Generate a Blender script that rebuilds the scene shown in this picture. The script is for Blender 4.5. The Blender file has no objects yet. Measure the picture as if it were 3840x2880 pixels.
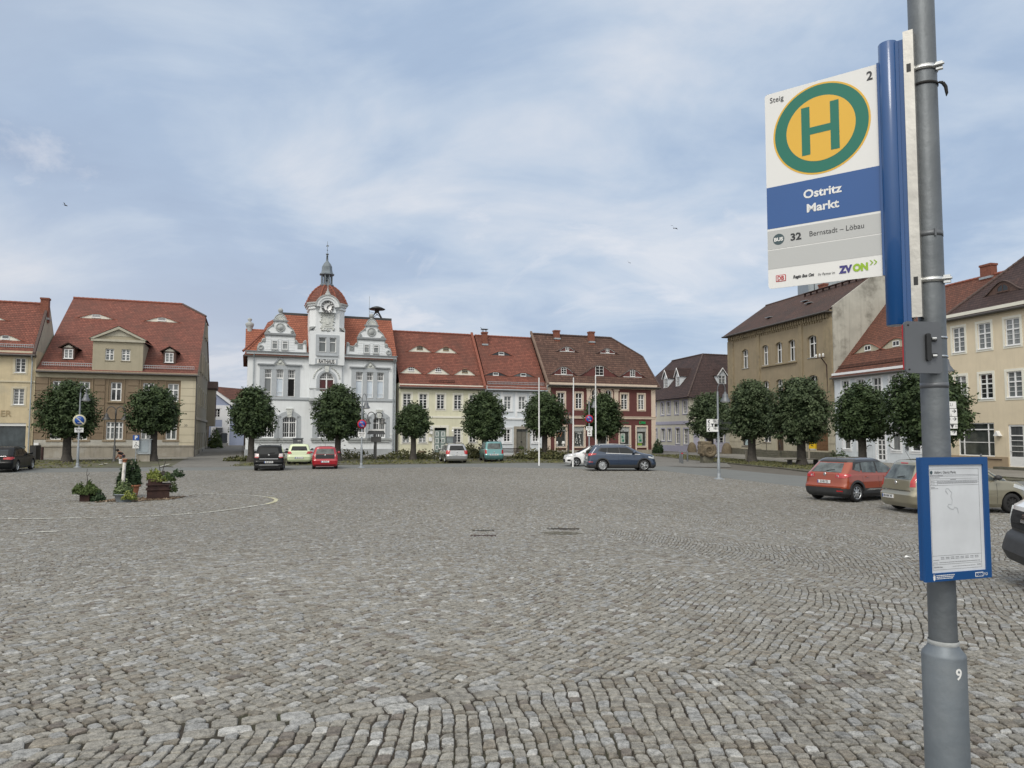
import bpy, bmesh, math, random
import numpy as np
from mathutils import Vector, Matrix
PI = math.pi
random.seed(7)
rng = np.random.default_rng(7)
S = bpy.context.scene
R_ = math.radians

# ------------------------------------------------------------------ camera
FPX = 2743.0                      # focal length in pixels of the 3840 px wide photograph
TH = math.atan(106/1580.); RO = R_(0.2); CH = 2.4
cam = bpy.data.cameras.new('camera'); cam.sensor_width = 36; cam.lens = 36*FPX/3840
cam.clip_start = 0.05; cam.clip_end = 3000
co = bpy.data.objects.new('camera', cam); S.collection.objects.link(co)
co.matrix_world = Matrix.Translation((0,0,CH)) @ Matrix.Rotation(PI/2+TH,4, 'X') @ Matrix.Rotation(RO,4, 'Z')
S.camera = co
# ------------------------------------------------------------------ world and sun
SUN_EL, SUN_AZ = R_(48), R_(200)          # azimuth clockwise from +Y
sdir = Vector((math.sin(SUN_AZ)*math.cos(SUN_EL),math.cos(SUN_AZ)*math.cos(SUN_EL),math.sin(SUN_EL)))
w = bpy.data.worlds.new('World'); S.world = w; w.use_nodes = True
nt = w.node_tree; N = nt.nodes; L = nt.links
for n in list(N): N.remove(n)
def nd(t, **k):
    n = N.new(t)
    for a, b in k.items(): setattr(n, a, b)
    return n
out = nd('ShaderNodeOutputWorld'); bg = nd('ShaderNodeBackground'); bg.inputs['Strength'].default_value = 0.1
sky = nd('ShaderNodeTexSky',sky_type='NISHITA',sun_disc=False,sun_elevation=SUN_EL,sun_rotation=SUN_AZ)
tc = nd('ShaderNodeTexCoord'); sep = nd('ShaderNodeSeparateXYZ'); L.new(tc.outputs['Generated'],sep.inputs[0])
def m(op, a, b=None, c=None, clamp=False):
    n = nd('ShaderNodeMath', operation=op); n.use_clamp = clamp
    for i, v in enumerate((a, b, c)):
        if v is None: continue
        if isinstance(v,(int, float)): n.inputs[i].default_value = v
        else: L.new(v, n.inputs[i])
    return n.outputs[0]
zc = m('ADD', m('MAXIMUM', sep.outputs[2],0.0),0.20)
px = m('DIVIDE', sep.outputs[0], zc); py = m('DIVIDE', sep.outputs[1], zc)
cv = nd('ShaderNodeCombineXYZ'); L.new(px, cv.inputs[0]); L.new(py, cv.inputs[1])
def noise(scale, detail=6, rough=.55, dist=0.0, off=(0,0,0), st=(1,1,1)):
    mp = nd('ShaderNodeMapping'); mp.inputs['Location'].default_value = off; mp.inputs['Scale'].default_value = st
    L.new(cv.outputs[0], mp.inputs[0])
    n = nd('ShaderNodeTexNoise'); n.inputs['Scale'].default_value = scale; n.inputs['Detail'].default_value = detail
    n.inputs['Roughness'].default_value = rough; n.inputs['Distortion'].default_value = dist
    L.new(mp.outputs[0], n.inputs['Vector']); return n.outputs['Fac']
def ramp(f, stops):
    r = nd('ShaderNodeValToRGB'); L.new(f, r.inputs[0]); e = r.color_ramp.elements
    while len(e) < len(stops): e.new(0.5)
    for el,(p, c) in zip(e, stops): el.position = p; el.color = (*c,1)
    return r.outputs[0]
n1 = noise(0.75,6,.50,.25,(3.1,7.4,0),(1,.9,1))
n2 = noise(1.9,8,.58,.5,(11.3,2.2,0),(.8,1,1))
mix12 = m('ADD', m('MULTIPLY', n1,.62), m('MULTIPLY', n2,.38))
base = ramp(mix12, [(.36,(.36,.465,.64)),(.45,(.42,.535,.71)),(.515,(.54,.64,.78)),(.60,(.73,.775,.85))])
n3 = noise(1.1,9,.62,.9,(5.7,1.9,0),(1,1,1))
puff = ramp(n3, [(.56,(0,0,0)),(.66,(1,1,1))])
mx = nd('ShaderNodeMix',data_type='RGBA'); L.new(m('MULTIPLY',puff,.5),mx.inputs[0]); L.new(base,mx.inputs[6]); mx.inputs[7].default_value = (.88,.88,.92,1)
# paler towards the horizon at the left of the square
hz = m('MULTIPLY', m('POWER', m('SUBTRACT',1.0, m('MAXIMUM', sep.outputs[2],0), clamp=True),6.0),
       m('MULTIPLY_ADD', sep.outputs[0],-1.25,.30, clamp=True))
mh = nd('ShaderNodeMix',data_type='RGBA'); L.new(m('MULTIPLY',hz,1.0,clamp=True),mh.inputs[0]); L.new(mx.outputs[2],mh.inputs[6]); mh.inputs[7].default_value = (.74,.72,.74,1)
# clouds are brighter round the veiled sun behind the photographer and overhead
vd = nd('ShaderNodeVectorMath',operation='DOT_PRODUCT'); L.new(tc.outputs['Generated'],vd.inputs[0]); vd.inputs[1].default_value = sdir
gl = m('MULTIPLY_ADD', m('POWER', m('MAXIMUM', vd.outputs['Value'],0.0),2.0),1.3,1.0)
# unseen clouds behind the camera, added white and bright to light the house fronts
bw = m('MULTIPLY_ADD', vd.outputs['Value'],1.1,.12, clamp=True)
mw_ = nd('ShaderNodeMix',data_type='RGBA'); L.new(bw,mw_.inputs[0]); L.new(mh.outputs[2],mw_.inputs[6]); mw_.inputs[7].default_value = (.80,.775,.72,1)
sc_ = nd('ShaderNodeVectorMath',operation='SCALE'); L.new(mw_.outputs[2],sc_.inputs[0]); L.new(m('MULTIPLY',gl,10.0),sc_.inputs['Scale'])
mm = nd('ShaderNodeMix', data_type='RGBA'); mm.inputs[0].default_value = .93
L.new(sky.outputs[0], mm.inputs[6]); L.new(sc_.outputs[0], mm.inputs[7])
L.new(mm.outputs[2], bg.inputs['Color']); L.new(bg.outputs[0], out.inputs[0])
sun = bpy.data.lights.new('sun', 'SUN'); sun.energy = 1.35; sun.angle = R_(18); sun.color = (1,.95,.86)
so = bpy.data.objects.new('sun', sun); S.collection.objects.link(so)
so.rotation_euler = (-sdir).to_track_quat('-Z', 'Y').to_euler()
S.view_settings.view_transform = 'Standard'; S.view_settings.look = 'None'; S.view_settings.exposure = 0.0; S.view_settings.gamma = 1
S.render.engine = 'CYCLES'; S.cycles.max_bounces = 6; S.cycles.transparent_max_bounces = 6

# ------------------------------------------------------------------ camera geometry: photo pixel -> place on the ground or a facade
def _Rx(a): c, s = math.cos(a), math.sin(a); return np.array([[1,0,0], [0, c,-s], [0, s, c]])
def _Rz(a): c, s = math.cos(a), math.sin(a); return np.array([[c,-s,0], [s, c,0], [0,0,1]])
_R = _Rx(PI/2+TH) @ _Rz(RO); _C = np.array([0,0, CH])
def ray(x, y): return _R @ np.array([(x-1920)/FPX,-(y-1440)/FPX,-1.])
def gnd(x, y, z=0.): d = ray(x, y); return _C + (z-CH)/d[2]*d
def at(x, y, Y): d = ray(x, y); return _C + d*(Y/d[1])
cA = lambda x, y: (x/1.8433,1050+y/1.8433)
cB = lambda x, y: (800+x/1.7463,850+y/1.7463)
cT = lambda x, y: (900+x/3.0161,1150+y/3.0161)
cC = lambda x, y: (1450+x/2.86,1200+y/2.86)
cD = lambda x, y: (1950+x/2.765,1200+y/2.765)
cE = lambda x, y: (2400+x/2.765,1250+y/2.765)
cG = lambda x, y: (2650+x/1.9512,950+y/1.9518)
cH = lambda x, y: (3000+x/1.2381,900+y/1.2381)
cK = lambda x, y: (1100+x/4.1475,900+y/4.1475)
cM = lambda x, y: (3540+x/2.765,1250+y/2.765)
class Fac:
    """a vertical facade plane: local x to the right, y into the building, z up"""
    def __init__(s, x, y, z, ang):
        s.o = np.array([x, y, z]); s.ang = ang; a = R_(ang)
        s.u = np.array([math.cos(a), math.sin(a),0]); s.n = np.array([math.sin(a),-math.cos(a),0])
    def loc(s, p, off=0.):
        d = ray(*p); t = ((s.o+s.n*off-_C) @ s.n)/(d @ s.n); q = _C+t*d-s.o; return float(q @ s.u),float(q[2])
    def side(s, p, x):
        d = ray(*p); t = ((s.o+s.u*x-_C) @ s.u)/(d @ s.u); q = _C+t*d-s.o; return float(-(q @ s.n)),float(q[2])
    def roof(s, p, ze, tan):
        d = ray(*p); o = _C-s.o; n = np.array([0,0,1.])+tan*s.n
        q = o+(ze-(o @ n))/(d @ n)*d; return float(q @ s.u), float(-(q @ s.n)), float(q[2])
    def moved(s, dx, z=None):
        p = s.o+s.u*dx; return Fac(p[0], p[1], s.o[2] if z is None else z, s.ang)
    def rect(s, c, x0, y0, x1, y1, off=0.):
        xm = (x0+x1)/2; ym = (y0+y1)/2
        return (s.loc(c(x0,ym),off)[0],s.loc(c(x1,ym),off)[0],s.loc(c(xm,y1),off)[1],s.loc(c(xm,y0),off)[1])
ROW = Fac(-18,70,.18,20); RT = Fac(29.1,66,.12,-77.2)
def ss(a, b, v): t = np.clip((v-a)/(b-a),0,1); return t*t*(3-2*t)
def G(x, y):
    """height of the ground: level square, rising a little to the house fronts and to the photographer"""
    x = np.asarray(x, float); y = np.asarray(y, float)
    s1 = (x+18)*ROW.n[0]+(y-70)*ROW.n[1]; s2 = (x-29.1)*RT.n[0]+(y-66)*RT.n[1]
    a = .18*np.clip((16-s1)/14,0,1); b = .12*np.clip((14-s2)/12,0,1)
    back = np.where((s1 < 0) & (x < -10),.016*np.clip(-s1,0,60),0)
    return np.maximum(a, b)+back+.7*(1-ss(4,23, np.hypot(x*.75, y)))
def g0(p): return Vector((p[0], p[1], float(G(p[0], p[1]))))
def gpx(x, y, it=6):
    z = 0.
    for _ in range(it): p = gnd(x, y, z); z = float(G(p[0], p[1]))*.5+z*.5
    return g0(p)

# ------------------------------------------------------------------ objects
def link(o, parent=None):
    S.collection.objects.link(o)
    if parent is not None: o.parent = parent
    return o
def empty(name, loc, rz=0): 
    o = bpy.data.objects.new(name,None); o.empty_display_size = .2; link(o); o.location = loc; o.rotation_euler[2] = rz; return o
def tag(o, label=None, cat=None, group=None, kind=None):
    if label: o['label'] = label
    if cat: o['category'] = cat
    if group: o['group'] = group
    if kind: o['kind'] = kind
    return o
def thing(name,label,cat,loc,rz=0,group=None): return tag(empty(name,loc,rz),label,cat,group)
class MB:
    def __init__(s): s.v = []; s.f = []; s.m = []; s.uv = {}; s.sm = []
    def face(s, pts, mi=0, smooth=False, uv=None):
        i = len(s.v); s.v += [tuple(p) for p in pts]; s.f.append(tuple(range(i,i+len(pts)))); s.m.append(mi); s.sm.append(smooth)
        if uv: s.uv[len(s.f)-1] = uv
    def mesh(s, verts, faces, mi=0, smooth=False):
        i = len(s.v); s.v += [tuple(p) for p in verts]
        for f in faces: s.f.append(tuple(i+k for k in f)); s.m.append(mi); s.sm.append(smooth)
    def box(s, x0, x1, y0, y1, z0, z1, mi=0):
        if x0 > x1: x0, x1 = x1, x0
        if y0 > y1: y0, y1 = y1, y0
        if z0 > z1: z0, z1 = z1, z0
        s.mesh([(x0,y0,z0),(x1,y0,z0),(x1,y1,z0),(x0,y1,z0),(x0,y0,z1),(x1,y0,z1),(x1,y1,z1),(x0,y1,z1)],
               [(0,3,2,1),(4,5,6,7),(0,1,5,4),(1,2,6,5),(2,3,7,6),(3,0,4,7)], mi)
    def prism(s, pts, y0, y1, mi=0):
        """outline in x,z (counter-clockwise seen from the front) pushed from y0 (front) to y1"""
        n = len(pts)
        a = sum(pts[i][0]*pts[(i+1) % n][1]-pts[(i+1) % n][0]*pts[i][1] for i in range(n))
        if a < 0: pts = pts[::-1]
        s.mesh([(x, y0, z) for x, z in pts]+[(x, y1, z) for x, z in pts],
               [tuple(range(n)),tuple(range(2*n-1,n-1,-1))]+[((i+1) % n,i,n+i,n+(i+1) % n) for i in range(n)],mi)
    def slab(s, pts, z0, z1, mi=0):
        n = len(pts)
        a = sum(pts[i][0]*pts[(i+1) % n][1]-pts[(i+1) % n][0]*pts[i][1] for i in range(n))
        if a < 0: pts = pts[::-1]
        s.mesh([(x, y, z0) for x, y in pts]+[(x, y, z1) for x, y in pts],
               [tuple(range(n-1,-1,-1)),tuple(range(n,2*n))]+[(i,(i+1) % n,n+(i+1) % n,n+i) for i in range(n)],mi)
    def tube(s, p0, p1, r0, r1=None, n=10, mi=0, cap=True, smooth=True):
        if r1 is None: r1 = r0
        p0 = Vector(p0); p1 = Vector(p1); d = (p1-p0).normalized()
        a = d.orthogonal().normalized(); b = d.cross(a)
        vs = []
        for p, r in ((p0, r0),(p1, r1)):
            for k in range(n):
                t = 2*PI*k/n; vs.append(p+(a*math.cos(t)+b*math.sin(t))*r)
        s.mesh(vs, [(k,(k+1) % n, n+(k+1) % n, n+k) for k in range(n)], mi, smooth)
        if cap: s.mesh(vs, [tuple(range(n-1,-1,-1)), tuple(range(n,2*n))], mi)
    def path(s, pts, r, n=8, mi=0):
        rr = r if isinstance(r,(list, tuple)) else [r]*len(pts)
        for i in range(len(pts)-1): s.tube(pts[i], pts[i+1], rr[i], rr[i+1], n, mi)
    def lathe(s, prof, c=(0,0,0), n=20, mi=0, smooth=True, axis='z', rot=0., cap=True):
        """prof: list of (radius, height)"""
        vs = []
        for r, h in prof:
            for k in range(n):
                t = 2*PI*k/n+rot; a, b = r*math.cos(t), r*math.sin(t)
                vs.append((c[0]+a,c[1]+b,c[2]+h) if axis == 'z' else ((c[0]+a,c[1]-h,c[2]+b) if axis == 'y' else (c[0]+h,c[1]+a,c[2]+b)))
        fs = []
        for j in range(len(prof)-1):
            for k in range(n): fs.append((j*n+k, j*n+(k+1) % n,(j+1)*n+(k+1) % n,(j+1)*n+k))
        s.mesh(vs, fs, mi, smooth)
        m_ = len(prof)-1
        if not cap: return
        if prof[0][0] > 1e-5: s.mesh(vs[:n], [tuple(range(n-1,-1,-1))], mi)
        if prof[m_][0] > 1e-5: s.mesh(vs[m_*n:], [tuple(range(n))], mi)
    def build(s, name, mats, parent=None, merge=False):
        me = bpy.data.meshes.new(name); me.from_pydata(s.v, [], s.f)
        if not isinstance(mats,(list, tuple)): mats = [mats]
        for k in mats: me.materials.append(k)
        me.polygons.foreach_set('material_index', s.m); me.polygons.foreach_set('use_smooth', s.sm)
        if s.uv:
            ul = me.uv_layers.new(name='UVMap')
            for fi, uvs in s.uv.items():
                p = me.polygons[fi]
                for k, li in enumerate(p.loop_indices): ul.data[li].uv = uvs[k]
        if merge:
            b = bmesh.new(); b.from_mesh(me); bmesh.ops.remove_doubles(b,verts=b.verts,dist=1e-4); b.to_mesh(me); b.free()
        me.update()
        o = bpy.data.objects.new(name, me); return link(o, parent)
def copy_tree(o, parent=None):
    c = o.copy(); S.collection.objects.link(c); c.parent = parent
    for ch in [k for k in S.objects if k.parent == o]: copy_tree(ch, c)
    return c
def text(name,body,size,mt,parent,loc,rot=(PI/2,0,0),align='CENTER',ext=.002,bold=0.,sx=1.,shear=0.,valign='CENTER',ls=1.):
    cu = bpy.data.curves.new(name, 'FONT'); cu.body = body; cu.size = size; cu.align_x = align; cu.align_y = valign
    cu.extrude = ext; cu.offset = bold; cu.shear = shear; cu.space_line = ls; cu.resolution_u = 3
    t = bpy.data.objects.new('tmp', cu); S.collection.objects.link(t)
    me = bpy.data.meshes.new_from_object(t.evaluated_get(bpy.context.evaluated_depsgraph_get()))
    bpy.data.objects.remove(t); bpy.data.curves.remove(cu)
    me.materials.clear(); me.materials.append(mt); me.name = name
    o = bpy.data.objects.new(name,me); link(o,parent); o.location = loc; o.rotation_euler = rot; o.scale = (sx,1,1); return o

# ------------------------------------------------------------------ materials
def mat(name,col,rough=.7,var=.12,scale=3.,bump=0.,metal=0.,spec=.5,col2=None,detail=5,streak=0.,dirt=None,dirt_amt=.5,dirt_scale=.6,coat=0.,bscale=None,obj_rand=0.,speck=0.):
    mt = bpy.data.materials.new(name); mt.use_nodes = True; t = mt.node_tree; Nn,Ll = t.nodes,t.links
    b = Nn['Principled BSDF']; b.inputs['Roughness'].default_value = rough; b.inputs['Metallic'].default_value = metal
    b.inputs['Specular IOR Level'].default_value = spec; b.inputs['Coat Weight'].default_value = coat; b.inputs['Coat Roughness'].default_value = .06
    tcn = Nn.new('ShaderNodeTexCoord'); v = tcn.outputs['Object']
    def nz(s, d=detail, st=(1,1,1), r=.55):
        mp = Nn.new('ShaderNodeMapping'); mp.inputs['Scale'].default_value = st; Ll.new(v,mp.inputs[0])
        n = Nn.new('ShaderNodeTexNoise'); n.inputs['Scale'].default_value = s; n.inputs['Detail'].default_value = d; n.inputs['Roughness'].default_value = r
        Ll.new(mp.outputs[0], n.inputs['Vector']); return n.outputs['Fac']
    def mixc(f, a, c2):
        x = Nn.new('ShaderNodeMix'); x.data_type = 'RGBA'
        if isinstance(f, float): x.inputs[0].default_value = f
        else: Ll.new(f, x.inputs[0])
        for k, q in ((6, a),(7, c2)):
            if isinstance(q, tuple): x.inputs[k].default_value = (*q[:3],1)
            else: Ll.new(q, x.inputs[k])
        return x.outputs[2]
    def rmp(f, a, c2):
        x = Nn.new('ShaderNodeMapRange'); x.inputs[1].default_value = a; x.inputs[2].default_value = c2; Ll.new(f,x.inputs[0]); return x.outputs[0]
    hi = col2 or tuple(min(1,c*(1+var)) for c in col); lo = tuple(c*(1-var) for c in col) if not col2 else col
    c = mixc(rmp(nz(scale),.3,.7), lo, hi)
    if speck: c = mixc(rmp(nz(scale*14,3),.35,.75), c, tuple(min(1, k*(1-speck)) for k in col))
    if streak: c = mixc(rmp(nz(2.2,5,(2.2,2.2,.16)),.5,.85), c, tuple(k*(1-streak) for k in col))
    if dirt: 
        mu = Nn.new('ShaderNodeMath'); mu.operation = 'MULTIPLY'; mu.inputs[1].default_value = dirt_amt; Ll.new(rmp(nz(dirt_scale,8,r=.65),.5,.66),mu.inputs[0])
        c = mixc(mu.outputs[0], c, dirt)
    if obj_rand:
        oi = Nn.new('ShaderNodeObjectInfo'); h = Nn.new('ShaderNodeHueSaturation')
        q = Nn.new('ShaderNodeMapRange'); q.inputs[3].default_value = 1-obj_rand; q.inputs[4].default_value = 1+obj_rand; Ll.new(oi.outputs['Random'],q.inputs[0])
        Ll.new(q.outputs[0], h.inputs['Value']); Ll.new(c, h.inputs['Color']); c = h.outputs[0]
    Ll.new(c, b.inputs['Base Color'])
    if bump:
        bn = Nn.new('ShaderNodeBump'); bn.inputs['Strength'].default_value = bump; bn.inputs['Distance'].default_value = .02
        Ll.new(nz(bscale or scale*6),bn.inputs['Height']); Ll.new(bn.outputs[0],b.inputs['Normal'])
    return mt
def tile_mat(name, c1, c2, dark, cw=.19, rh=.16, moss=.45, patch=.65, joint=.35, bump=.8):
    """plain clay tiles: staggered, each with its own tint, dark edge at every course"""
    mt = bpy.data.materials.new(name); mt.use_nodes = True; t = mt.node_tree; Nn,Ll = t.nodes,t.links
    b = Nn['Principled BSDF']; b.inputs['Roughness'].default_value = .8; b.inputs['Specular IOR Level'].default_value = .25
    tcn = Nn.new('ShaderNodeTexCoord')
    br = Nn.new('ShaderNodeTexBrick'); br.offset = .5; br.inputs['Scale'].default_value = 1; br.inputs['Brick Width'].default_value = cw; br.inputs['Row Height'].default_value = rh
    br.inputs['Mortar Size'].default_value = .012; br.inputs['Mortar Smooth'].default_value = .3; br.inputs['Bias'].default_value = 0
    br.inputs['Color1'].default_value = (*c1,1); br.inputs['Color2'].default_value = (*c2,1); br.inputs['Mortar'].default_value = (*[k*joint for k in c1],1)
    Ll.new(tcn.outputs['UV'], br.inputs['Vector'])
    sp = Nn.new('ShaderNodeSeparateXYZ'); Ll.new(tcn.outputs['UV'], sp.inputs[0])
    d1 = Nn.new('ShaderNodeMath'); d1.operation = 'DIVIDE'; d1.inputs[1].default_value = rh; Ll.new(sp.outputs[1],d1.inputs[0])
    fr = Nn.new('ShaderNodeMath'); fr.operation = 'FRACT'; Ll.new(d1.outputs[0], fr.inputs[0])
    def nz(s, d=6, st=(1,1,1)):
        mp = Nn.new('ShaderNodeMapping'); mp.inputs['Scale'].default_value = st; Ll.new(tcn.outputs['Object'],mp.inputs[0])
        n = Nn.new('ShaderNodeTexNoise'); n.inputs['Scale'].default_value = s; n.inputs['Detail'].default_value = d; n.inputs['Roughness'].default_value = .62; Ll.new(mp.outputs[0],n.inputs['Vector'])
        r = Nn.new('ShaderNodeMapRange'); r.inputs[1].default_value = .42; r.inputs[2].default_value = .68; Ll.new(n.outputs['Fac'],r.inputs[0]); return r.outputs[0]
    def mixc(f, k, a, c):
        q = Nn.new('ShaderNodeMath'); q.operation = 'MULTIPLY'; q.inputs[1].default_value = k; Ll.new(f,q.inputs[0])
        x = Nn.new('ShaderNodeMix'); x.data_type = 'RGBA'; Ll.new(q.outputs[0],x.inputs[0]); Ll.new(a,x.inputs[6]); x.inputs[7].default_value = (*c,1); return x.outputs[2]
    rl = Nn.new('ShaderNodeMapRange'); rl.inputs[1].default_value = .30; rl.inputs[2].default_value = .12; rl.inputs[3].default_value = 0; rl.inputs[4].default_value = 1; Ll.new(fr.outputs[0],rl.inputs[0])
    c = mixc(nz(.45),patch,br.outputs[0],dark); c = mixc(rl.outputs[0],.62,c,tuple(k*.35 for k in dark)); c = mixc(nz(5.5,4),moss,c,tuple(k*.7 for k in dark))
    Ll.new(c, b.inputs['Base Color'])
    bn = Nn.new('ShaderNodeBump'); bn.inputs['Strength'].default_value = bump; bn.inputs['Distance'].default_value = .05; bn.invert = True
    Ll.new(fr.outputs[0], bn.inputs['Height']); Ll.new(bn.outputs[0], b.inputs['Normal']); return mt
M = {}
M['white_wall'] = mat('white_plaster',(.73,.76,.785),.85,.04,1.2,.15,streak=.13,bscale=30,dirt=(.5,.53,.55),dirt_amt=.28)
M['grey_trim'] = mat('grey_stone_trim',(.40,.43,.46),.85,.07,3,.15, streak=.12)
M['dark_trim'] = mat('dark_cornice',(.17,.185,.20),.7,.1,3)
M['stone_grey'] = mat('weathered_stone',(.36,.38,.385),.9,.16,5,.3, dirt=(.22,.23,.22), dirt_amt=.4)
M['relief'] = mat('pale_relief',(.60,.62,.60),.85,.1,8,.7,dirt=(.36,.38,.37),dirt_amt=.8,dirt_scale=5)
M['brown_wall'] = mat('brown_plaster',(.205,.155,.105),.9,.08,1.5,.2,streak=.12,dirt=(.27,.225,.16),dirt_amt=.35,bscale=25)
M['olive_wall'] = mat('olive_plaster', (.37,.335,.25), .9, .06, 1.5, .2,streak=.14,dirt=(.30,.28,.21),dirt_amt=.35)
M['sand_trim'] = mat('sand_plaster', (.55,.50,.38), .88, .08, 1.2, .15,streak=.18,dirt=(.42,.38,.28),dirt_amt=.45)
M['side_wall'] = mat('dull_side_plaster',(.27,.245,.19),.9,.1,1.2,.2,streak=.22,dirt=(.20,.18,.14),dirt_amt=.4)
M['plinth'] = mat('stained_plinth',(.30,.275,.23),.9,.1,1.5,.2,streak=.28,dirt=(.42,.41,.38),dirt_amt=.5,dirt_scale=.9)
M['pale_patch'] = mat('repaired_plaster',(.42,.41,.37),.9,.12,1.4,.2,streak=.2,dirt=(.30,.28,.24),dirt_amt=.5)
M['tan_wall'] = mat('tan_flaking_plaster',(.54,.46,.31),.9,.1,1.3,.25,streak=.2,dirt=(.40,.36,.27),dirt_amt=.6)
M['yellow_wall'] = mat('pale_yellow_plaster',(.66,.65,.50),.88,.05,1.3,.12,streak=.16,dirt=(.55,.53,.38),dirt_amt=.25)
M['cream_trim'] = mat('cream_trim',(.74,.73,.65),.85,.04,2)
M['ice_wall'] = mat('pale_blue_white_plaster',(.64,.69,.74),.86,.05,1.3,.1, streak=.14)
M['ice_trim'] = mat('bright_white_trim',(.78,.80,.83),.8,.03,2)
M['red_wall'] = mat('oxblood_plaster',(.118,.040,.038),.85,.09,1.2,.12, streak=.12)
M['pink_trim'] = mat('pale_pink_trim',(.62,.52,.43),.82,.05,2, streak=.06)
M['cream_wall'] = mat('cream_plaster',(.60,.585,.50),.86,.05,1.2,.12, streak=.08)
M['lilac_trim'] = mat('lilac_trim',(.42,.42,.52),.85,.05,2)
M['ocher_wall'] = mat('ochre_plaster',(.285,.235,.160),.9,.08,1.1,.2,streak=.2,dirt=(.22,.19,.13),dirt_amt=.45,dirt_scale=.35)
M['ocher_trim'] = mat('ochre_trim',(.28,.23,.15),.9,.1,3,.2,streak=.25,dirt=(.14,.12,.09),dirt_amt=.5)
M['pale_base'] = mat('worn_cream_ground_floor',(.44,.41,.32),.9,.08,1.1,.2,streak=.2,dirt=(.30,.28,.23),dirt_amt=.5)
M['bare_gable'] = mat('weathered_bare_render',(.42,.415,.37),.92,.12,.8,.3,streak=.3,dirt=(.13,.125,.105),dirt_amt=.9,dirt_scale=.33)
M['butter_wall'] = mat('butter_yellow_plaster',(.66,.575,.43),.88,.05,1.2,.12, streak=.10)
M['beige_plinth'] = mat('beige_plinth',(.36,.28,.19),.85,.06,2)
M['blue_wall'] = mat('powder_blue_plaster',(.33,.38,.52),.86,.04,1.2)
M['pale_plinth'] = mat('pale_grey_plinth',(.38,.40,.42),.88,.08,1.4, streak=.2)
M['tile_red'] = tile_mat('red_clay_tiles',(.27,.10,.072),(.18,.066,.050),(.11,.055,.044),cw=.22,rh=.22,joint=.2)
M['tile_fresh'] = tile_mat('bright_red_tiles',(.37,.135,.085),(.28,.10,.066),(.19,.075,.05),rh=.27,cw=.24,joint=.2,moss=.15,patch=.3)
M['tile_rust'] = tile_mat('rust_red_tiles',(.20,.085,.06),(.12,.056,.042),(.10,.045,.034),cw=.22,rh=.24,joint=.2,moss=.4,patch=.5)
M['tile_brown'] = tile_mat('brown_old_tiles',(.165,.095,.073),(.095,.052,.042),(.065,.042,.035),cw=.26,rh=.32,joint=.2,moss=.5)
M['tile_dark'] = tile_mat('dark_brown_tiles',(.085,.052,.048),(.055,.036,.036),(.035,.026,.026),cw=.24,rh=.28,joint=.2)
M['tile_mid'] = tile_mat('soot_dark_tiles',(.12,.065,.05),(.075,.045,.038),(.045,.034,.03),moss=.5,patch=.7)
M['ridge'] = mat('ridge_tiles',(.22,.075,.05),.85,.25,6,.4)
M['ridge_dark'] = mat('dark_ridge_tiles',(.08,.055,.05),.85,.25,6,.4)
M['brick'] = mat('chimney_brick',(.20,.075,.05),.9,.25,9,.5)
M['gutter'] = mat('dark_gutter',(.09,.085,.08),.5,.15,4, metal=.3)
M['zinc'] = mat('zinc_pipe',(.38,.42,.45),.45,.12,3, metal=.5)
M['lead'] = mat('slate_grey_sheet',(.17,.20,.225),.5,.15,3,.1, metal=.4)
M['slate'] = mat('dark_ridge_sheet',(.05,.05,.052),.6,.2,4)
M['frame'] = mat('white_window_frame',(.78,.79,.80),.45,.04,4)
M['sill'] = mat('sill_sheet',(.20,.19,.18),.6,.15,4)
M['wood_dark'] = mat('dark_wood_frame',(.085,.05,.04),.7,.2,6)
def glass_mat(name, dark=(.018,.021,.024), light=(.30,.32,.33), thr=.62, rough=.06):
    mt = bpy.data.materials.new(name); mt.use_nodes = True; t = mt.node_tree; Nn,Ll = t.nodes,t.links
    b = Nn['Principled BSDF']; b.inputs['Roughness'].default_value = rough; b.inputs['Specular IOR Level'].default_value = .6
    oi = Nn.new('ShaderNodeObjectInfo'); r = Nn.new('ShaderNodeMapRange'); r.inputs[1].default_value = thr; r.inputs[2].default_value = 1.0; Ll.new(oi.outputs['Random'],r.inputs[0])
    tcn = Nn.new('ShaderNodeTexCoord'); mp = Nn.new('ShaderNodeMapping'); mp.inputs['Scale'].default_value = (9,9,.6); Ll.new(tcn.outputs['Object'],mp.inputs[0])
    n = Nn.new('ShaderNodeTexNoise'); n.inputs['Scale'].default_value = 1.6; n.inputs['Detail'].default_value = 3; Ll.new(mp.outputs[0],n.inputs['Vector'])
    q = Nn.new('ShaderNodeMath'); q.operation = 'MULTIPLY'; Ll.new(r.outputs[0],q.inputs[0]); Ll.new(n.outputs['Fac'],q.inputs[1])
    x = Nn.new('ShaderNodeMix'); x.data_type = 'RGBA'; Ll.new(q.outputs[0],x.inputs[0]); x.inputs[6].default_value = (*dark,1); x.inputs[7].default_value = (*light,1)
    Ll.new(x.outputs[2], b.inputs['Base Color']); return mt
M['glass'] = glass_mat('window_glass')
M['glass_net'] = glass_mat('window_glass_with_net_curtain',(.10,.115,.12),(.42,.44,.45),0.,.08)
M['glass_painted_sky'] = mat('window_glass_painted_sky',(.55,.62,.70),.12,.12,1.0, spec=.8)  # sky reflection painted in as a pale blue base colour
M['pane_room_shade'] = mat('painted_room_shade',(.008,.008,.009),.6,.1,2, spec=.2)  # near-black pane colour stands in for the shade of the room
M['shop_glass'] = mat('shop_window_glass',(.045,.052,.05),.05,.4,1.6, spec=.7)
M['door_red'] = mat('red_curtained_door_glass',(.075,.012,.014),.25,.2,3)
M['door_green'] = mat('grey_green_door',(.25,.32,.31),.6,.08,3)
M['door_grey'] = mat('grey_brown_door',(.15,.145,.125),.7,.12,3)
M['door_brown'] = mat('brown_door',(.07,.045,.03),.6,.2,3)
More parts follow.
